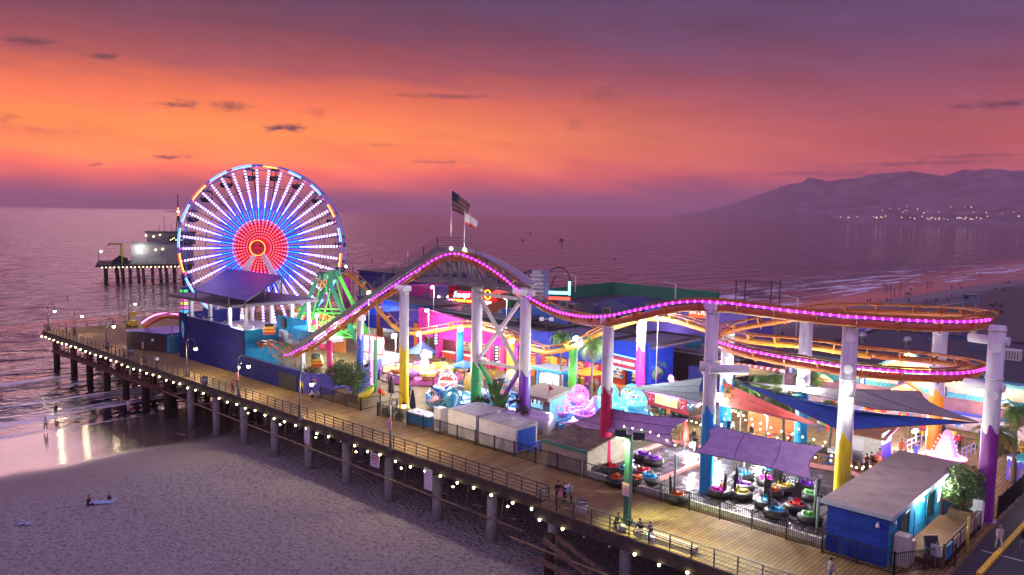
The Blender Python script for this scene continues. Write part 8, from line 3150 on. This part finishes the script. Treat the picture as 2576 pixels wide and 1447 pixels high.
# inside the park
for px,py,rz,pose,tp,bt,lab in ((1241,962,0,'stand','yellow','tan','person in a yellow hoodie on the plaza behind the cross brace'),(1212,935,1,'walk','grey','denim','person in grey walking past the pink counters'),(1228,930,.5,'stand','cream','black','person in cream at the pink counters'),
    (1268,972,2,'stand','navy','black','tall person in navy beside the plain yellow column'),(1100,955,.4,'hold','pink','denim','person in pink beside the canopy kiosk'),(1145,1000,2.2,'stand','red','black','person in a red shirt at the shark ride fence'),
    (1048,1062,1.8,'crouch','red','denim','person in a red shirt bending behind the closed umbrella'),(1475,998,.3,'stand','navy','denim','person in navy under the yellow umbrella'),(1532,1000,.2,'walk','green','black','person in green in front of the prize counter'),
    (1566,1012,.8,'walk','pink','denim','person in bright pink in front of the prize counter'),(1550,1006,2,'stand','black','denim','person in black in front of the prize counter'),(1615,1050,.5,'sit','cream','tan','person in cream sitting by the drinks cart'),
    (1632,1055,2.5,'stand','grey','black','person in grey queueing at the food truck'),(1660,1062,.2,'walk','green','denim','person in green queueing at the food truck'),(1680,1064,1,'walk','orange','denim','person in orange queueing at the food truck'),
    (1842,1098,1.5,'stand','mint','maroon','person with a shoulder bag and patterned skirt beside the planter'),(1832,1095,.5,'stand','navy','black','person in navy beside the sky blue column'),(1890,1110,2.8,'stand','black','black','stout person in black between the planters'),
    (1936,1115,.4,'sit','red','denim','person in red sitting at the tables'),(1984,1132,.3,'stand','red','denim','person in a red top standing at the tables'),(1750,1130,.5,'sit','black','black','person in black sitting beside the rink wall'),
    (1745,1122,1.2,'stand','black','denim','person in black beside the closed red umbrella'),(2178,1190,1.0,'hold','maroon','black','person in maroon standing behind the blue building roof'),(2190,1186,-.8,'stand','black','denim','person in black facing the person in maroon'),
    (2211,1176,.6,'stand','pink','tan','person in pink behind the blue building roof'),(2222,1178,.2,'crouch','green','green','person in green bending beside the person in pink'),(2240,1165,2.0,'crouch','white','black','person in white and black bending near the orange bin'),
    (2303,1162,.3,'stand','blue','blue','person in bright blue beside the golden column'),(2268,1150,.5,'stand','orange','orange','person in a long orange costume at the ticket booth'),(2412,1135,1.0,'stand','red','black','person in red at the queue rails'),
    (1350,962,.6,'walk','maroon','denim','person in maroon near the snack kiosk'),(1115,925,.6,'stand','black','denim','person in black at the pink shop doorway'),(1005,925,.9,'walk','cream','denim','person in cream beside the glass booth')):
 person(pp(px,py),rz,pose,tp,bt,lab,int(px) % 3)
person(tuple(G(*c5(940,190),.17)),.4,'walk','blue','navy','attendant in blue walking on the rink floor')
p = G(*c5(640,455),.5)
person((p.x,p.y,.28),3.4 - PI / 2,'sit','red','denim','rider in red sitting in the magenta bumper boat',0,.92)
p = G(*c5(1372,405),.5)
person((p.x,p.y,.28),.3,'sit','black','denim','rider in black sitting in the gold bumper boat',0,.95)
for i,(x,y,tp,lab) in enumerate(((-76.4,8.0,'black','rider waiting in black at the far left end of the station deck'),(-75.2,7.6,'maroon','rider in maroon at the left station post'),(-72.6,7.7,'navy','rider in navy leaning on the navy wall'),(-71.6,7.6,'grey','rider in grey leaning on the navy wall'),
    (-70.3,7.9,'black','rider in black near the second station post'),(-66.8,8.0,'blue','rider in blue under the solar roof'),(-65.8,8.4,'red','rider in red under the solar roof'),(-64.4,7.7,'black','rider in black at the third station post'),
    (-62.6,8.0,'orange','rider in orange near the station floodlight'),(-59.9,8.6,'white','rider in white at the end of the station deck'),(-59.2,10.4,'black','attendant in black at the open end of the station'))):
 person((x,y,4.66),.3 * i,'stand' if i % 3 else 'hold',tp,'denim',lab,i % 3)
p = R(662,836,109.5)
person((-57.9,11.9,4.16),.5,'stand','blue','navy','attendant in blue beside the yellow coaster car')
for i,(px,py,tp,bt,where) in enumerate(((1030,1000,'blue','denim','outside the brown rail of the cup ride'),(1088,1005,'white','black','between the cup ride and the shark pool'),(1180,945,'orange','black','in front of the pink counters by the blue umbrella'),(1300,945,'cream','denim','in front of the violet roofed stalls'),
           (1340,945,'mint','black','at the red stall bay'),(1430,990,'red','denim','under the tall palm by the snack kiosk'),(1458,980,'grey','black','beside the bright green column'),(1500,985,'cream','tan','left of the prize counter'),(1590,1000,'mint','denim','by the pillar of the games building'),(1700,1078,'navy','black','beside the food truck wheel'),
           (1800,1120,'tan','black','between the two sky blue columns'),(1860,1135,'cream','denim','left of the nearest planter'),(2020,1120,'maroon','denim','behind the middle planter'),(2060,1090,'white','denim','near the ice chest'),(2340,1120,'pink','denim','at the toy car rail'),(2370,1105,'navy','black','under the arcade awning'))):
 person(pp(px,py),i * .9,('stand','walk','hold')[i % 3],tp,bt,'person in a %s top %s' % (tp,where),i % 3)
# beach below the pier
person(pp(141,1047,-6.9),1.4,'walk','dusk','dusk','wader in dark clothes standing in the shallows',0,1.0,SKIN_D)
person(pp(115,1083,-6.85),1.6,'walk','white','dusk','wader in a white shirt and dark trousers on the wet sand')
person(pp(323,1035,-6.8),.6,'stand','white','white','person in a white dress at the water under the pier')
person(pp(329,1040,-6.75),2.0,'crouch','red','dusk','person in red crouching at the water under the pier')
g = G(222,1268,-6.0)
person((g.x,g.y,zbeach(g.x,g.y) - .38),2.2,'sit','black','black','person in black sitting on the sand beside the pale towel',0,1.05)
g = G(258,1262,-6.0)
tw_ = thing('beach_towel','pale blue patterned beach towel on the trampled sand','towel',g)
zt_ = zbeach(g.x,g.y)
n = 10
vs = [(g.x + (i / n - .5) * 2.3 * .55 + (j / 4 - .5) * 1.0 * -.75,g.y + (i / n - .5) * 2.3 * .83 + (j / 4 - .5) * 1.0 * .6,zt_ + .1 + .03 * math.sin(i * 2.1 + j)) for j in range(5) for i in range(n + 1)]
mb = MB().add(vs + [(x,y,z - .03) for x,y,z in vs],[(j * (n + 1) + i,j * (n + 1) + i + 1,(j + 1) * (n + 1) + i + 1,(j + 1) * (n + 1) + i) for j in range(4) for i in range(n)],0,True)
part('cloth',mb,M('towel_blue',(.28,.42,.62),.9,var=.35,scale=4),tw_)
bgk = thing('beach_bag','small dark bag on the pale blue towel','bag',g)
part('sack',MB().ball(g + Vector((.35,.5,.35)),.24,8,sc=(1.3,.8,.9)),CL['black'],bgk)
part('handles',MB().tube([g + Vector((.35 + .2 * math.cos(a),.5,.5 + .15 * math.sin(a))) for a in [PI * i / 6 for i in range(7)]],.02,4),CL['black'],bgk)
for px,py,lab in ((60,1317,'crumpled pale cloth lying on the sand near the left edge'),(530,1250,'flat scrap of pale cloth on the sand under the pier lights'),(455,1095,'dark piece of driftwood on the damp sand')):
 g = G(px,py,-6.05)
 it = thing('driftwood' if 'wood' in lab else 'cloth_scrap',lab,'driftwood' if 'wood' in lab else 'cloth',g)
 mb = MB()
 if 'wood' in lab:
  part('log',mb.tube([g + Vector((-.8,-.3,.05)),g + Vector((0,0,.14)),g + Vector((.9,.25,.08))],[.06,.13,.07],6),WOOD,it)
 else:
  for k in range(6):
   mb.ball(g + Vector((rt_.uniform(-.6,.6),rt_.uniform(-.4,.4),.05)),rt_.uniform(.15,.3),6,sc=(1.3,1,.35))
  part('folds',mb,M('scrap_cloth',(.3,.3,.42),.9,var=.2),it)
# far beach
def c7(x,y):
 return ((2700 + x / 2.2596) * .67083,(550 + y / 2.2596) * .67083)

FARS = [(1397,1198),(1418,1205),(1446,1198),(1478,1232),(1524,1230),(1535,1165),(1567,1272),(1582,1270),(1597,1272),(1617,1225),(1760,1172),(1788,1172),(2200,1088),(2220,1086),(1250,1330),(1270,1330),(1338,1332),(1597,1338),(1745,1352),(1828,1335)]
for i,q in enumerate(FARS):
 g = G(*c7(*q),-6.7)
 g.z = max(zbeach(g.x,g.y),SEA)
 person(tuple(g),i * 1.3,'walk' if i % 2 else 'stand','dusk','dusk','small dark silhouette of a person walking at the far waterline',0,1.0,SKIN_D,'strollers at the far waterline',True)
SITS = [(1416,1285),(1445,1282),(1965,1170),(2030,1145),(2045,1182),(2062,1110),(1965,1262),(2062,1245),(1925,1295)] + [(2330 + i * 17,1205 + (i % 3) * 6) for i in range(6)] + [(2415 + i * 15,1140 + (i % 2) * 8) for i in range(4)] + \
 [(2280 + i * 20,1335 + (i % 3) * 9) for i in range(7)] + [(2340 + i * 18,1400 + (i % 2) * 7) for i in range(4)]
for i,q in enumerate(SITS):
 g = G(*c7(*q),-5.8)
 g.z = zbeach(g.x,g.y) - .42
 person(tuple(g),i * 1.7,'sit',('dusk','black','navy','grey')[i % 4],'dusk','small dark figure of a person sitting on the far sand',0,1.05,SKIN_D,'sitters on the far sand',True)
for i,(px,py) in enumerate(((1880,842),(1892,838),(1905,846),(1918,840),(1930,848),(1942,842),(1955,850),(1895,812),(1912,808),(1968,846))):
 g = G(px,py,-5.6)
 g.z = zbeach(g.x,g.y)
 person(tuple(g),i * 2.1,'stand',('dusk','black','grey','white')[i % 4],'dusk','small figure of a person in the crowd seen through the low track loop',0,1.0,SKIN_D,'crowd behind the track loop',True)
lgt = thing('lifeguard_tower','pale lifeguard tower with a ramp on the far sand','lifeguard tower',G(2440,775,-5.6))
g = lgt.location.copy()
part('cabin',MB().box(g + Vector((0,0,3.0)),(4.2,3.2,2.6)).box(g + Vector((-.8,-1.63,3.4)),(1.2,.05,.9),mi=1),[M('tower_blue_pale',(.2,.26,.32),.7),DGREY],lgt)
part('roof',MB().box(g + Vector((-.5,0,4.4)),(5.6,3.9,.2)),M('tower_roof',(.24,.24,.26),.7),lgt)
mb = MB()
for dx in (-1.8,1.8):
 for dy in (-1.3,1.3):
  mb.bar(g + Vector((dx,dy,0)),g + Vector((dx,dy,1.7)),.2)
mb.bar(g + Vector((-2,-1,1.7)),g + Vector((-9,-3,0)),1.2,.12)
for k in range(6):
 mb.bar(g + Vector((-2 - 1.3 * k,-1.5 - .37 * k,2.6 - .3 * k)),g + Vector((-2 - 1.3 * k,-1.5 - .37 * k,1.5 - .3 * k)),.08)
mb.bar(g + Vector((-2,-1.5,2.6)),g + Vector((-9,-3.6,.9)),.08)
part('stilts_and_ramp',mb,OFFW,lgt)
for px,py,c1,c2,lab in ((2185,838,(.4,.42,.55),(.1,.12,.3),'open blue and white striped beach umbrella on the far sand'),(2230,842,(.7,.15,.05),(.6,.5,.05),'open rainbow beach umbrella on the far sand')):
 g = G(px,py + 14,-5.6)
 umbrella((g.x,g.y,-5.65),lab,M('u1' + lab[:9],c1,.8),3.0,2.2,col2=M('u2' + lab[:9],c2,.8))

# ================================================================== BOARDWALK FURNITURE
for px,py,lab,m_ in ((515,968,'grey metal litter bin at the railing near the tall navy wall',M('bin_grey',(.22,.22,.25),.5,.4)),(1462,1313,'round cream litter bin with a dark rim beside the railing',M('bin_cream',(.42,.38,.33),.6)),(328,893,'grey litter bin near the coin viewer',M('bin_grey',(.2,.2,.2)))):
 g = G(px,py)
 if px == 1462:
  g = Vector((3.8,-.55,0))
 b_ = thing('litter_bin',lab,'bin',g)
 part('drum',MB().lathe(g,[(.02,.02),(.36,.02),(.42,.95),(.34,.95),(.32,.3),(.02,.3)],16),m_,b_)
 part('rim',MB().lathe(g + Vector((0,0,.96)),[(.46,-.06),(.47,.1),(.36,.12),(.34,-.04)],16),DGREY,b_)
for px,py,lab in ((312,897,'coin viewer on a post near the dark shed'),(395,928,'coin viewer on a post in front of the blue stairs')):
 g = G(px,py)
 v_ = thing('coin_viewer',lab,'viewer',g,group='coin viewers at the railing')
 part('stand',MB().lathe(g,[(.3,0),(.26,.1),(.09,.2),(.08,1.15),(.14,1.2)],10),IRON,v_)
 part('head',MB().box(g + Vector((0,0,1.4)),(.34,.44,.36),top=.85).cyl(g + Vector((-.09,-.3,1.45)),g + Vector((-.09,.3,1.45)),.08,n=8).cyl(g + Vector((.09,-.3,1.45)),g + Vector((.09,.3,1.45)),.08,n=8),M('viewer_silver',(.45,.45,.48),.4,.5),v_)
g = G(356,918)
hy = thing('fire_hydrant','pale yellow fire hydrant by the railing under the unlit lamp','hydrant',g)
part('barrel',MB().lathe(g,[(.2,0),(.2,.06),(.13,.1),(.13,.6),(.17,.63),(.15,.75),(.05,.88),(.02,.9)],10).cyl(g + Vector((-.22,0,.45)),g + Vector((.22,0,.45)),.06,n=8),M('hydrant_yellow',(.55,.45,.2),.5),hy)
lf = thing('lift_machine','small yellow lift machine parked at the far railing','lift',G(332,822))
g = lf.location.copy()
part('chassis',MB().box(g + Vector((0,0,.55)),(1.8,1.2,.7)).box(g + Vector((.2,0,1.05)),(.9,1.0,.3)),M('lift_yellow',(.6,.42,.03),.5),lf)
part('mast',MB().bar(g + Vector((-.5,0,.9)),g + Vector((-.5,0,2.6)),.2).bar(g + Vector((-.5,0,2.6)),g + Vector((.7,0,2.9)),.16).box(g + Vector((.9,0,2.5)),(.7,.8,.8)),M('lift_yellow',(.6,.42,.03)),lf)
for dx in (-.6,.6):
 for dy in (-.6,.6):
  part('wheel',MB().cyl(g + Vector((dx,dy - .1,.25)),g + Vector((dx,dy + .1,.25)),.25,n=12),BLACK,lf)
bn = thing('bench','pale bench at the seaward railing','bench',G(264,822))
g = bn.location.copy()
part('seat',MB().box(g + Vector((0,0,.45)),(2.6,.5,.08)),OFFW,bn)
part('backrest',MB().box(g + Vector((0,.25,.78)),(2.6,.06,.4)),OFFW,bn)
for dx in (-1.1,1.1):
 part('leg',MB().box(g + Vector((dx,0,.21)),(.12,.45,.42)),OFFW,bn)
bn = thing('bench','long pinkish concrete bench carrying the seated couple','bench',(11,-.6,0))
BNC = M('bench_concrete',(.33,.25,.24),.8,var=.2)
part('seat',MB().span((8.5,-.82,.38),(13.3,-.32,.47)),BNC,bn)
for x in (8.7,13.1):
 part('leg',MB().span((x - .18,-.8,.004),(x + .18,-.34,.379)),BNC,bn)
bk = thing('bicycle','small dark bicycle leaning at the railing beside the family','bicycle',(2.2,-.7,0))
mb = MB()
for x in (1.7,2.75):
 part('wheel',MB().tube([(x + .33 * math.cos(a),-.75,.35 + .33 * math.sin(a)) for a in [2 * PI * i / 20 for i in range(20)]],.025,5,closed=True),BLACK,bk)
mb.tube([(1.7,-.75,.35),(2.0,-.75,.8),(2.55,-.75,.82),(2.75,-.75,.35)],.025,5).tube([(2.0,-.75,.8),(2.2,-.75,.35),(2.55,-.75,.82)],.025,5).tube([(2.55,-.75,.82),(2.52,-.75,1.0),(2.5,-1.0,1.02)],.02,5)
part('frame',mb,M('bike_frame',(.05,.1,.09),.4),bk)
part('saddle',MB().box((1.98,-.75,.88),(.24,.14,.06)),BLACK,bk)
lfl = thing('leaflet','folded white leaflet held up between the family','leaflet',pp(1416,1240,1.25))
q = Vector(pp(1404,1268)) + Vector((.42,.2,1.32))
part('sheet',MB().slab([q,q + Vector((.42,.1,.22)),q + Vector((.35,.22,.38)),q + Vector((-.07,.12,.16))],.01),M('paper_white',(.7,.68,.72),.7),lfl)
bgg = thing('carrier_bag','white carrier bag on the boards beside the seated couple','bag',(10.2,-1.0,0))
part('bag',MB().box((10.2,-1.02,.22),(.42,.3,.44),top=.8).box((10.2,-1.18,.2),(.2,.02,.2),mi=1),[WHITE,RED],bgg)
dgb = thing('bag','pale stuffed bag on the boards beside the crouching person','bag',(7.8,-.9,0))
part('sack',MB().ball((7.7,-.95,.3),.32,10,sc=(1,.8,.95)),M('bag_pale',(.4,.42,.4),.8,var=.4,scale=9),dgb)
bfn = thing('crowd_barrier','bright blue plastic crowd barrier beside the container door','barrier',(-8.6,8.2,0))
mb = MB().tube([(-8.9,7.6,.12),(-8.9,7.6,1.05),(-8.5,9.0,1.1),(-8.5,9.0,.12)],.06,6)
for i in range(7):
 f_ = (i + .5) / 7
 mb.bar((-8.9 + .4 * f_,7.6 + 1.4 * f_,.2),(-8.9 + .4 * f_,7.6 + 1.4 * f_,1.05),.05)
part('frame',mb,M('barrier_blue',(.03,.14,.75),.4),bfn)
tbt = thing('barrel_table','round yellow topped table on a barrel foot beside the lifeguard hut','table',pp(1342,1085))
g = tbt.location.copy()
part('top',MB().lathe(g,[(.02,1.12),(.75,1.12),(.75,1.05),(.02,1.05)],20),YEL,tbt)
part('foot',MB().lathe(g,[(.3,.01),(.36,.3),(.3,.55),(.1,.56),(.1,1.05)],12),M('barrel_brown',(.12,.05,.03),.7),tbt)
for i,(px,py,lab) in enumerate(((1905,1120,'round table with stools, left of the middle planter'),(1948,1128,'square high table behind the red sail tip'),(2095,1172,'blue picnic table beside the yellow column'))):
 g = G(px,py)
 t_ = thing('table',lab,'table',g,group='tables on the terrace')
 part('top',MB().box(g + Vector((0,0,.76)),(1.5,.9,.06),rz=.3),BLUE if i == 2 else WOOD,t_)
 for dx in (-.6,.6):
  part('leg',MB().box(g + Vector((dx,dx * .3,.36)),(.1,.5,.72),rz=.3),STEEL,t_)
 for dy in (-.8,.8):
  part('bench',MB().box(g + Vector((-dy * .3,dy,.44)),(1.4,.3,.06),rz=.3).box(g + Vector((-dy * .3,dy,.2)),(.2,.2,.4),rz=.3),BLUE if i == 2 else WOOD,t_)
rf = thing('wire_fence','low timber and wire fence along the back of the bumper rink','fence',(6,20,0))
mb = MB()
for i in range(17):
 p = Vector((-1.9 + i * 1.05,20.5 + i * .21,0))
 part('post',MB().box(p + Vector((0,0,.6)),(.16,.16,1.2)),WOOD,rf)
 if i < 16:
  q = p + Vector((1.05,.21,0))
  mb.bar(p + Vector((0,0,1.1)),q + Vector((0,0,1.1)),.08).bar(p + Vector((0,0,.5)),q + Vector((0,0,.5)),.04)
part('rails',mb,WOOD,rf)
orw = thing('panel_wall','orange painted wall behind the terrace tables','wall',G(1960,1060))
a,b2 = G(1880,1085),G(2010,1095)
part('panels',MB().bar((a.x,a.y,1.1),(b2.x,b2.y,1.1),.15,2.2),M('wall_orange',(.65,.16,.05),.7),orw)
sg = thing('rink_notice','white rink notice board with red letters on the wire fence beside the red column','notice',G(1545,1165))
g = G(1545,1160)
part('panel',MB().box(g + Vector((0,0,1.0)),(1.1,.05,1.0),rz=.2).box(g + Vector((0,-.04,1.15)),(.8,.02,.25),rz=.2,mi=1),[WHITE,RED],sg)
swp = thing('striped_barrier','red and white striped pole barrier behind the low track loop','barrier',R(1880,915,96))
a,b2 = R(1805,912,98),R(1972,936,92)
mb = MB()
for i in range(22):
 mb.cyl(a + (b2 - a) * (i / 22),a + (b2 - a) * ((i + 1) / 22),.32,n=8,mi=i % 2)
for p in (a,b2):
 mb.cyl((p.x,p.y,.01),p,.12,n=6,mi=1)
part('pole',mb,[M('stripe_red',(.7,.06,.03),.5),M('stripe_white',(.75,.7,.65),.5)],swp)

# ================================================================== FAR PIER END AND BOATS
vo = R(360,668,338)
vr_ = Vector((vo.y - CAM.y,-(vo.x - CAM.x),0)).normalized()
vf_ = Vector((CAM.x - vo.x,CAM.y - vo.y,0)).normalized()
ang_ = math.atan2(vr_.y,vr_.x)
mpp = 338 / 2004.0

def V_(px,z,dpt=0.0):
 q = R(px,668,338)
 k = (px - 360) * mpp
 return Vector((vo.x,vo.y,0)) + vr_ * k + vf_ * dpt + Vector((0,0,z))

def Vz(py):
 return R(360,py,338).z - 0.0

fp = thing('sea_platform','distant pier head platform on dark piles behind the wheel','pier',(vo.x,vo.y,0))
def vbox(mb,x0,x1,z0,z1,d0,d1,mi=0):
 c = (V_(x0,0,d0) + V_(x1,0,d1)) / 2
 mb.box((c.x,c.y,(z0 + z1) / 2),(abs(x1 - x0) * mpp,abs(d1 - d0),z1 - z0),rz=ang_,mi=mi)
 return mb

part('deck',vbox(MB(),262,470,-.8,0,-4,-34),DARKW,fp)
for i,px in enumerate((281,303,318,332,348,362,380,396,412,428,446,462)):
 for dd in (-6,-18):
  a = V_(px + (3 if i % 3 == 1 else 0),-8,dd)
  b2 = V_(px + (-3 if i % 3 == 2 else 0),-.8,dd)
  part('pile',MB().cyl(a,b2,.55,n=8),DARKW,fp)
mb = MB()
for px in range(330,450,12):
 mb.bar(V_(px,-6,-5),V_(px + 12,-1,-5),.2).bar(V_(px,-4.5,-5),V_(px + 12,-4.8,-5),.25)
mb.bar(V_(310,-5.2,-4),V_(445,-6,-4),.35)
part('bracing',mb,M('brace_grey',(.12,.11,.1),.8),fp)
for i in range(22):
 part('bulb',MB().ball(V_(275 + i * 8.5,-.9,-3.6),.2,6),M('far_bulb',(1,.86,.5),es=8,emit=(1,.84,.42)),fp)
mb = MB()
for z in (.5,1.1):
 mb.bar(V_(264,z,-4.2),V_(335,z,-4.2),.1)
for px in range(264,336,6):
 mb.bar(V_(px,0,-4.2),V_(px,1.1,-4.2),.1)
part('railing',mb,IRON,fp)
hb_ = thing('pier_house','distant pale two storey house on the pier head with a window band and roof lamps','building',V_(400,0,-15))
PH = M('house_pale',(.24,.22,.23),.8)
PH2 = M('house_grey',(.17,.15,.17),.8)
mb = vbox(MB(),334,470,0,7.6,-10,-28)
vbox(mb,398,470,0,5.2,-7,-10.05)
part('lower_storey',mb,PH,hb_)
part('upper_storey',vbox(MB(),370,476,7.61,12.2,-12,-27),PH2,hb_)
part('roof_slab',vbox(MB(),366,480,12.21,12.7,-11.5,-27.5),DGREY,hb_)
wn = part('window_band',vbox(MB(),417,456,8.6,11.0,-11.7,-11.95),M('band_glass',(.02,.03,.03),.1),hb_)
mb = MB()
for i,px in enumerate(range(420,454,4)):
 vbox(mb,px,px + 2.2,9.1 + (i % 3) * .4,9.6 + (i % 3) * .4,-11.5,-11.65)
part('inside_lights',mb,M('band_lights',(.85,1,.5),es=2.2,emit=(.85,1,.45)),wn)
part('balcony_rail',vbox(MB(),336,400,7.61,8.6,-9.9,-10.0),M('rail_mid',(.14,.13,.13),.7),hb_)
for px,z in ((368,11.2),(384,10.8),(403,5.8),(422,4.6),(388,5.5),(398,11.4)):
 q = V_(px,z,-9.6)
 part('wall_lamp',MB().ball(q,.3,6),M('far_lamp',(1,.86,.5),es=12,emit=(1,.84,.42)),hb_)
q = V_(354,6.0,-8.5)
part('floodlight',MB().ball(q,.45,8),FLOOD,hb_)
lamp('POINT',q + vf_ * 1.5,900,(.9,1,.85),.5)
lamp('POINT',V_(400,3,4),500,(.9,1,.8),.5)
mb = MB()
for i in range(9):
 mb.bar(V_(386 - i * 2.4,1.0 + i * .75,-8.5),V_(389 - i * 2.4,1.0 + i * .75,-8.5),.12)
for k in (0,1,2,3):
 mb.bar(V_(372,.4 + k * .6,-5),V_(410,.4 + k * .6,-5),.14)
part('stairs',mb,M('stair_white',(.5,.55,.5),.6),hb_)
ms_ = thing('radio_mast','distant radio mast with crossarm and red lights on the pier house','mast',V_(441,12.7,-20))
mb = MB()
tz = Vz(486)
for sx_,sd2 in ((-6,0),(6,0),(0,-2)):
 mb.bar(V_(441 + sx_,12.7,-20 + sd2),V_(441,12.7 + (tz - 12.7) * .55,-20),.3)
mb.bar(V_(441,14,-20),V_(441,tz,-20),.28).bar(V_(411,12.7 + (tz - 12.7) * .53,-20),V_(473,12.7 + (tz - 12.7) * .53,-20),.2)
for px,h_ in ((409,6),(398,2),(425,2.5)):
 mb.bar(V_(px,12.7,-20),V_(px,12.7 + h_,-20),.14)
mb.bar(V_(404,18,-20),V_(414,18,-20),.12)
part('lattice',mb,M('mast_dark',(.03,.02,.025),.6),ms_)
for k,z in enumerate((19.5,20.7,22)):
 part('beacon',MB().ball(V_(441,z,-19.6),.38,6),M('beacon_red',(1,.15,.05),es=8,emit=(1,.12,.03)) if k != 1 else BULB,ms_)
dv = thing('davit_crane','distant yellow davit crane on the pier head','crane',V_(316,0,-8))
mb = MB().bar(V_(317,0,-8),V_(317,Vz(616),-8),1.0).bar(V_(319,Vz(617),-8),V_(288,Vz(615),-8),.6).bar(V_(286,Vz(621),-8),V_(292,Vz(615),-8),.5)
part('jib',mb,M('crane_yellow',(.35,.28,.04),.6),dv)
ten = thing('tarpaulin_heap','dark covered heap beside the davit crane','heap',V_(300,0,-8))
part('cover',MB().prism([(0,0),(6.5,0),(6,2.2),(3.2,3.4),(.8,1.6)],-1.5,1.5,'Y'),CL['black'],ten)
for o in ten.children:
 o.rotation_euler = (0,0,ang_)
 me_ = o.data
 for v in me_.vertices:
  v.co += ten.location
ten.location = V_(292,0,-9)
lpq = thing('street_lamp','distant lamp on the corner of the pier head','street lamp',V_(269,0,-5))
part('post',MB().bar(V_(269,0,-5),V_(269,Vz(632),-5),.2).bar(V_(269,Vz(633),-5),V_(273,Vz(632),-5),.15),IRON,lpq)
part('globe',MB().ball(V_(274,Vz(634),-5),.4,8),BULB,lpq)
for px,py,lab,L in ((1334,586,'tiny boat on the open sea right of the flags',4.5),(1412,604,'low dark kayak row on the sea above the far loop',7),(1315,604,'low dark boat left of the kayak row',4),(107,611,'tiny buoy like boat on the sea at the left',1.3),(170,747,'swimmer sized dark float near the seaward corner',1.2),(935,655,'small sail craft left of the crest',1.4),
    (1546,650,'tiny sailing dinghy on the sea above the dip of the coaster',1.6),(2172,240 + 560,'x',0)):
 if L == 0:
  continue
 g = G(px,py,SEA)
 bo = thing('small_boat',lab,'boat',g)
 part('hull',MB().prism([(g.x - L / 2,g.y),(g.x - L * .3,g.y - L * .12),(g.x + L * .3,g.y - L * .12),(g.x + L / 2,g.y),(g.x + L * .3,g.y + L * .12),(g.x - L * .3,g.y + L * .12)],SEA - .1,SEA + L * .1),CL['black'],bo)
 part('cabin',MB().box((g.x + L * .1,g.y,SEA + L * .16),(L * .25,L * .15,L * .14)).bar((g.x,g.y,SEA),(g.x,g.y,SEA + L * (.9 if 'sail' in lab or 'buoy' in lab else .35)),L * .05),CL['black'],bo)
# ================================================================== HAZE (the air over the bay)
HZ_TOP = max((v.co.z for v in hills.data.vertices)) + 15
mb = MB().span((-61000,-61000,-14.5),(61000,61000,HZ_TOP))
mh = bpy.data.materials.new('haze_air')
mh.use_nodes = True
mh.node_tree.nodes.clear()
t = NT(mh.node_tree)
pv = t.n('ShaderNodeVolumePrincipled')
pv.inputs['Color'].default_value = (.99,.66,.71,1)
pv.inputs['Density'].default_value = HAZE_D
pv.inputs['Anisotropy'].default_value = 0.35
om = t.n('ShaderNodeOutputMaterial')
t.l(pv.outputs[0],om.inputs['Volume'])
hz = mb.build('haze',mh)
hz['kind'] = 'stuff'
hz['label'] = 'thin purple sea haze lying over the bay'
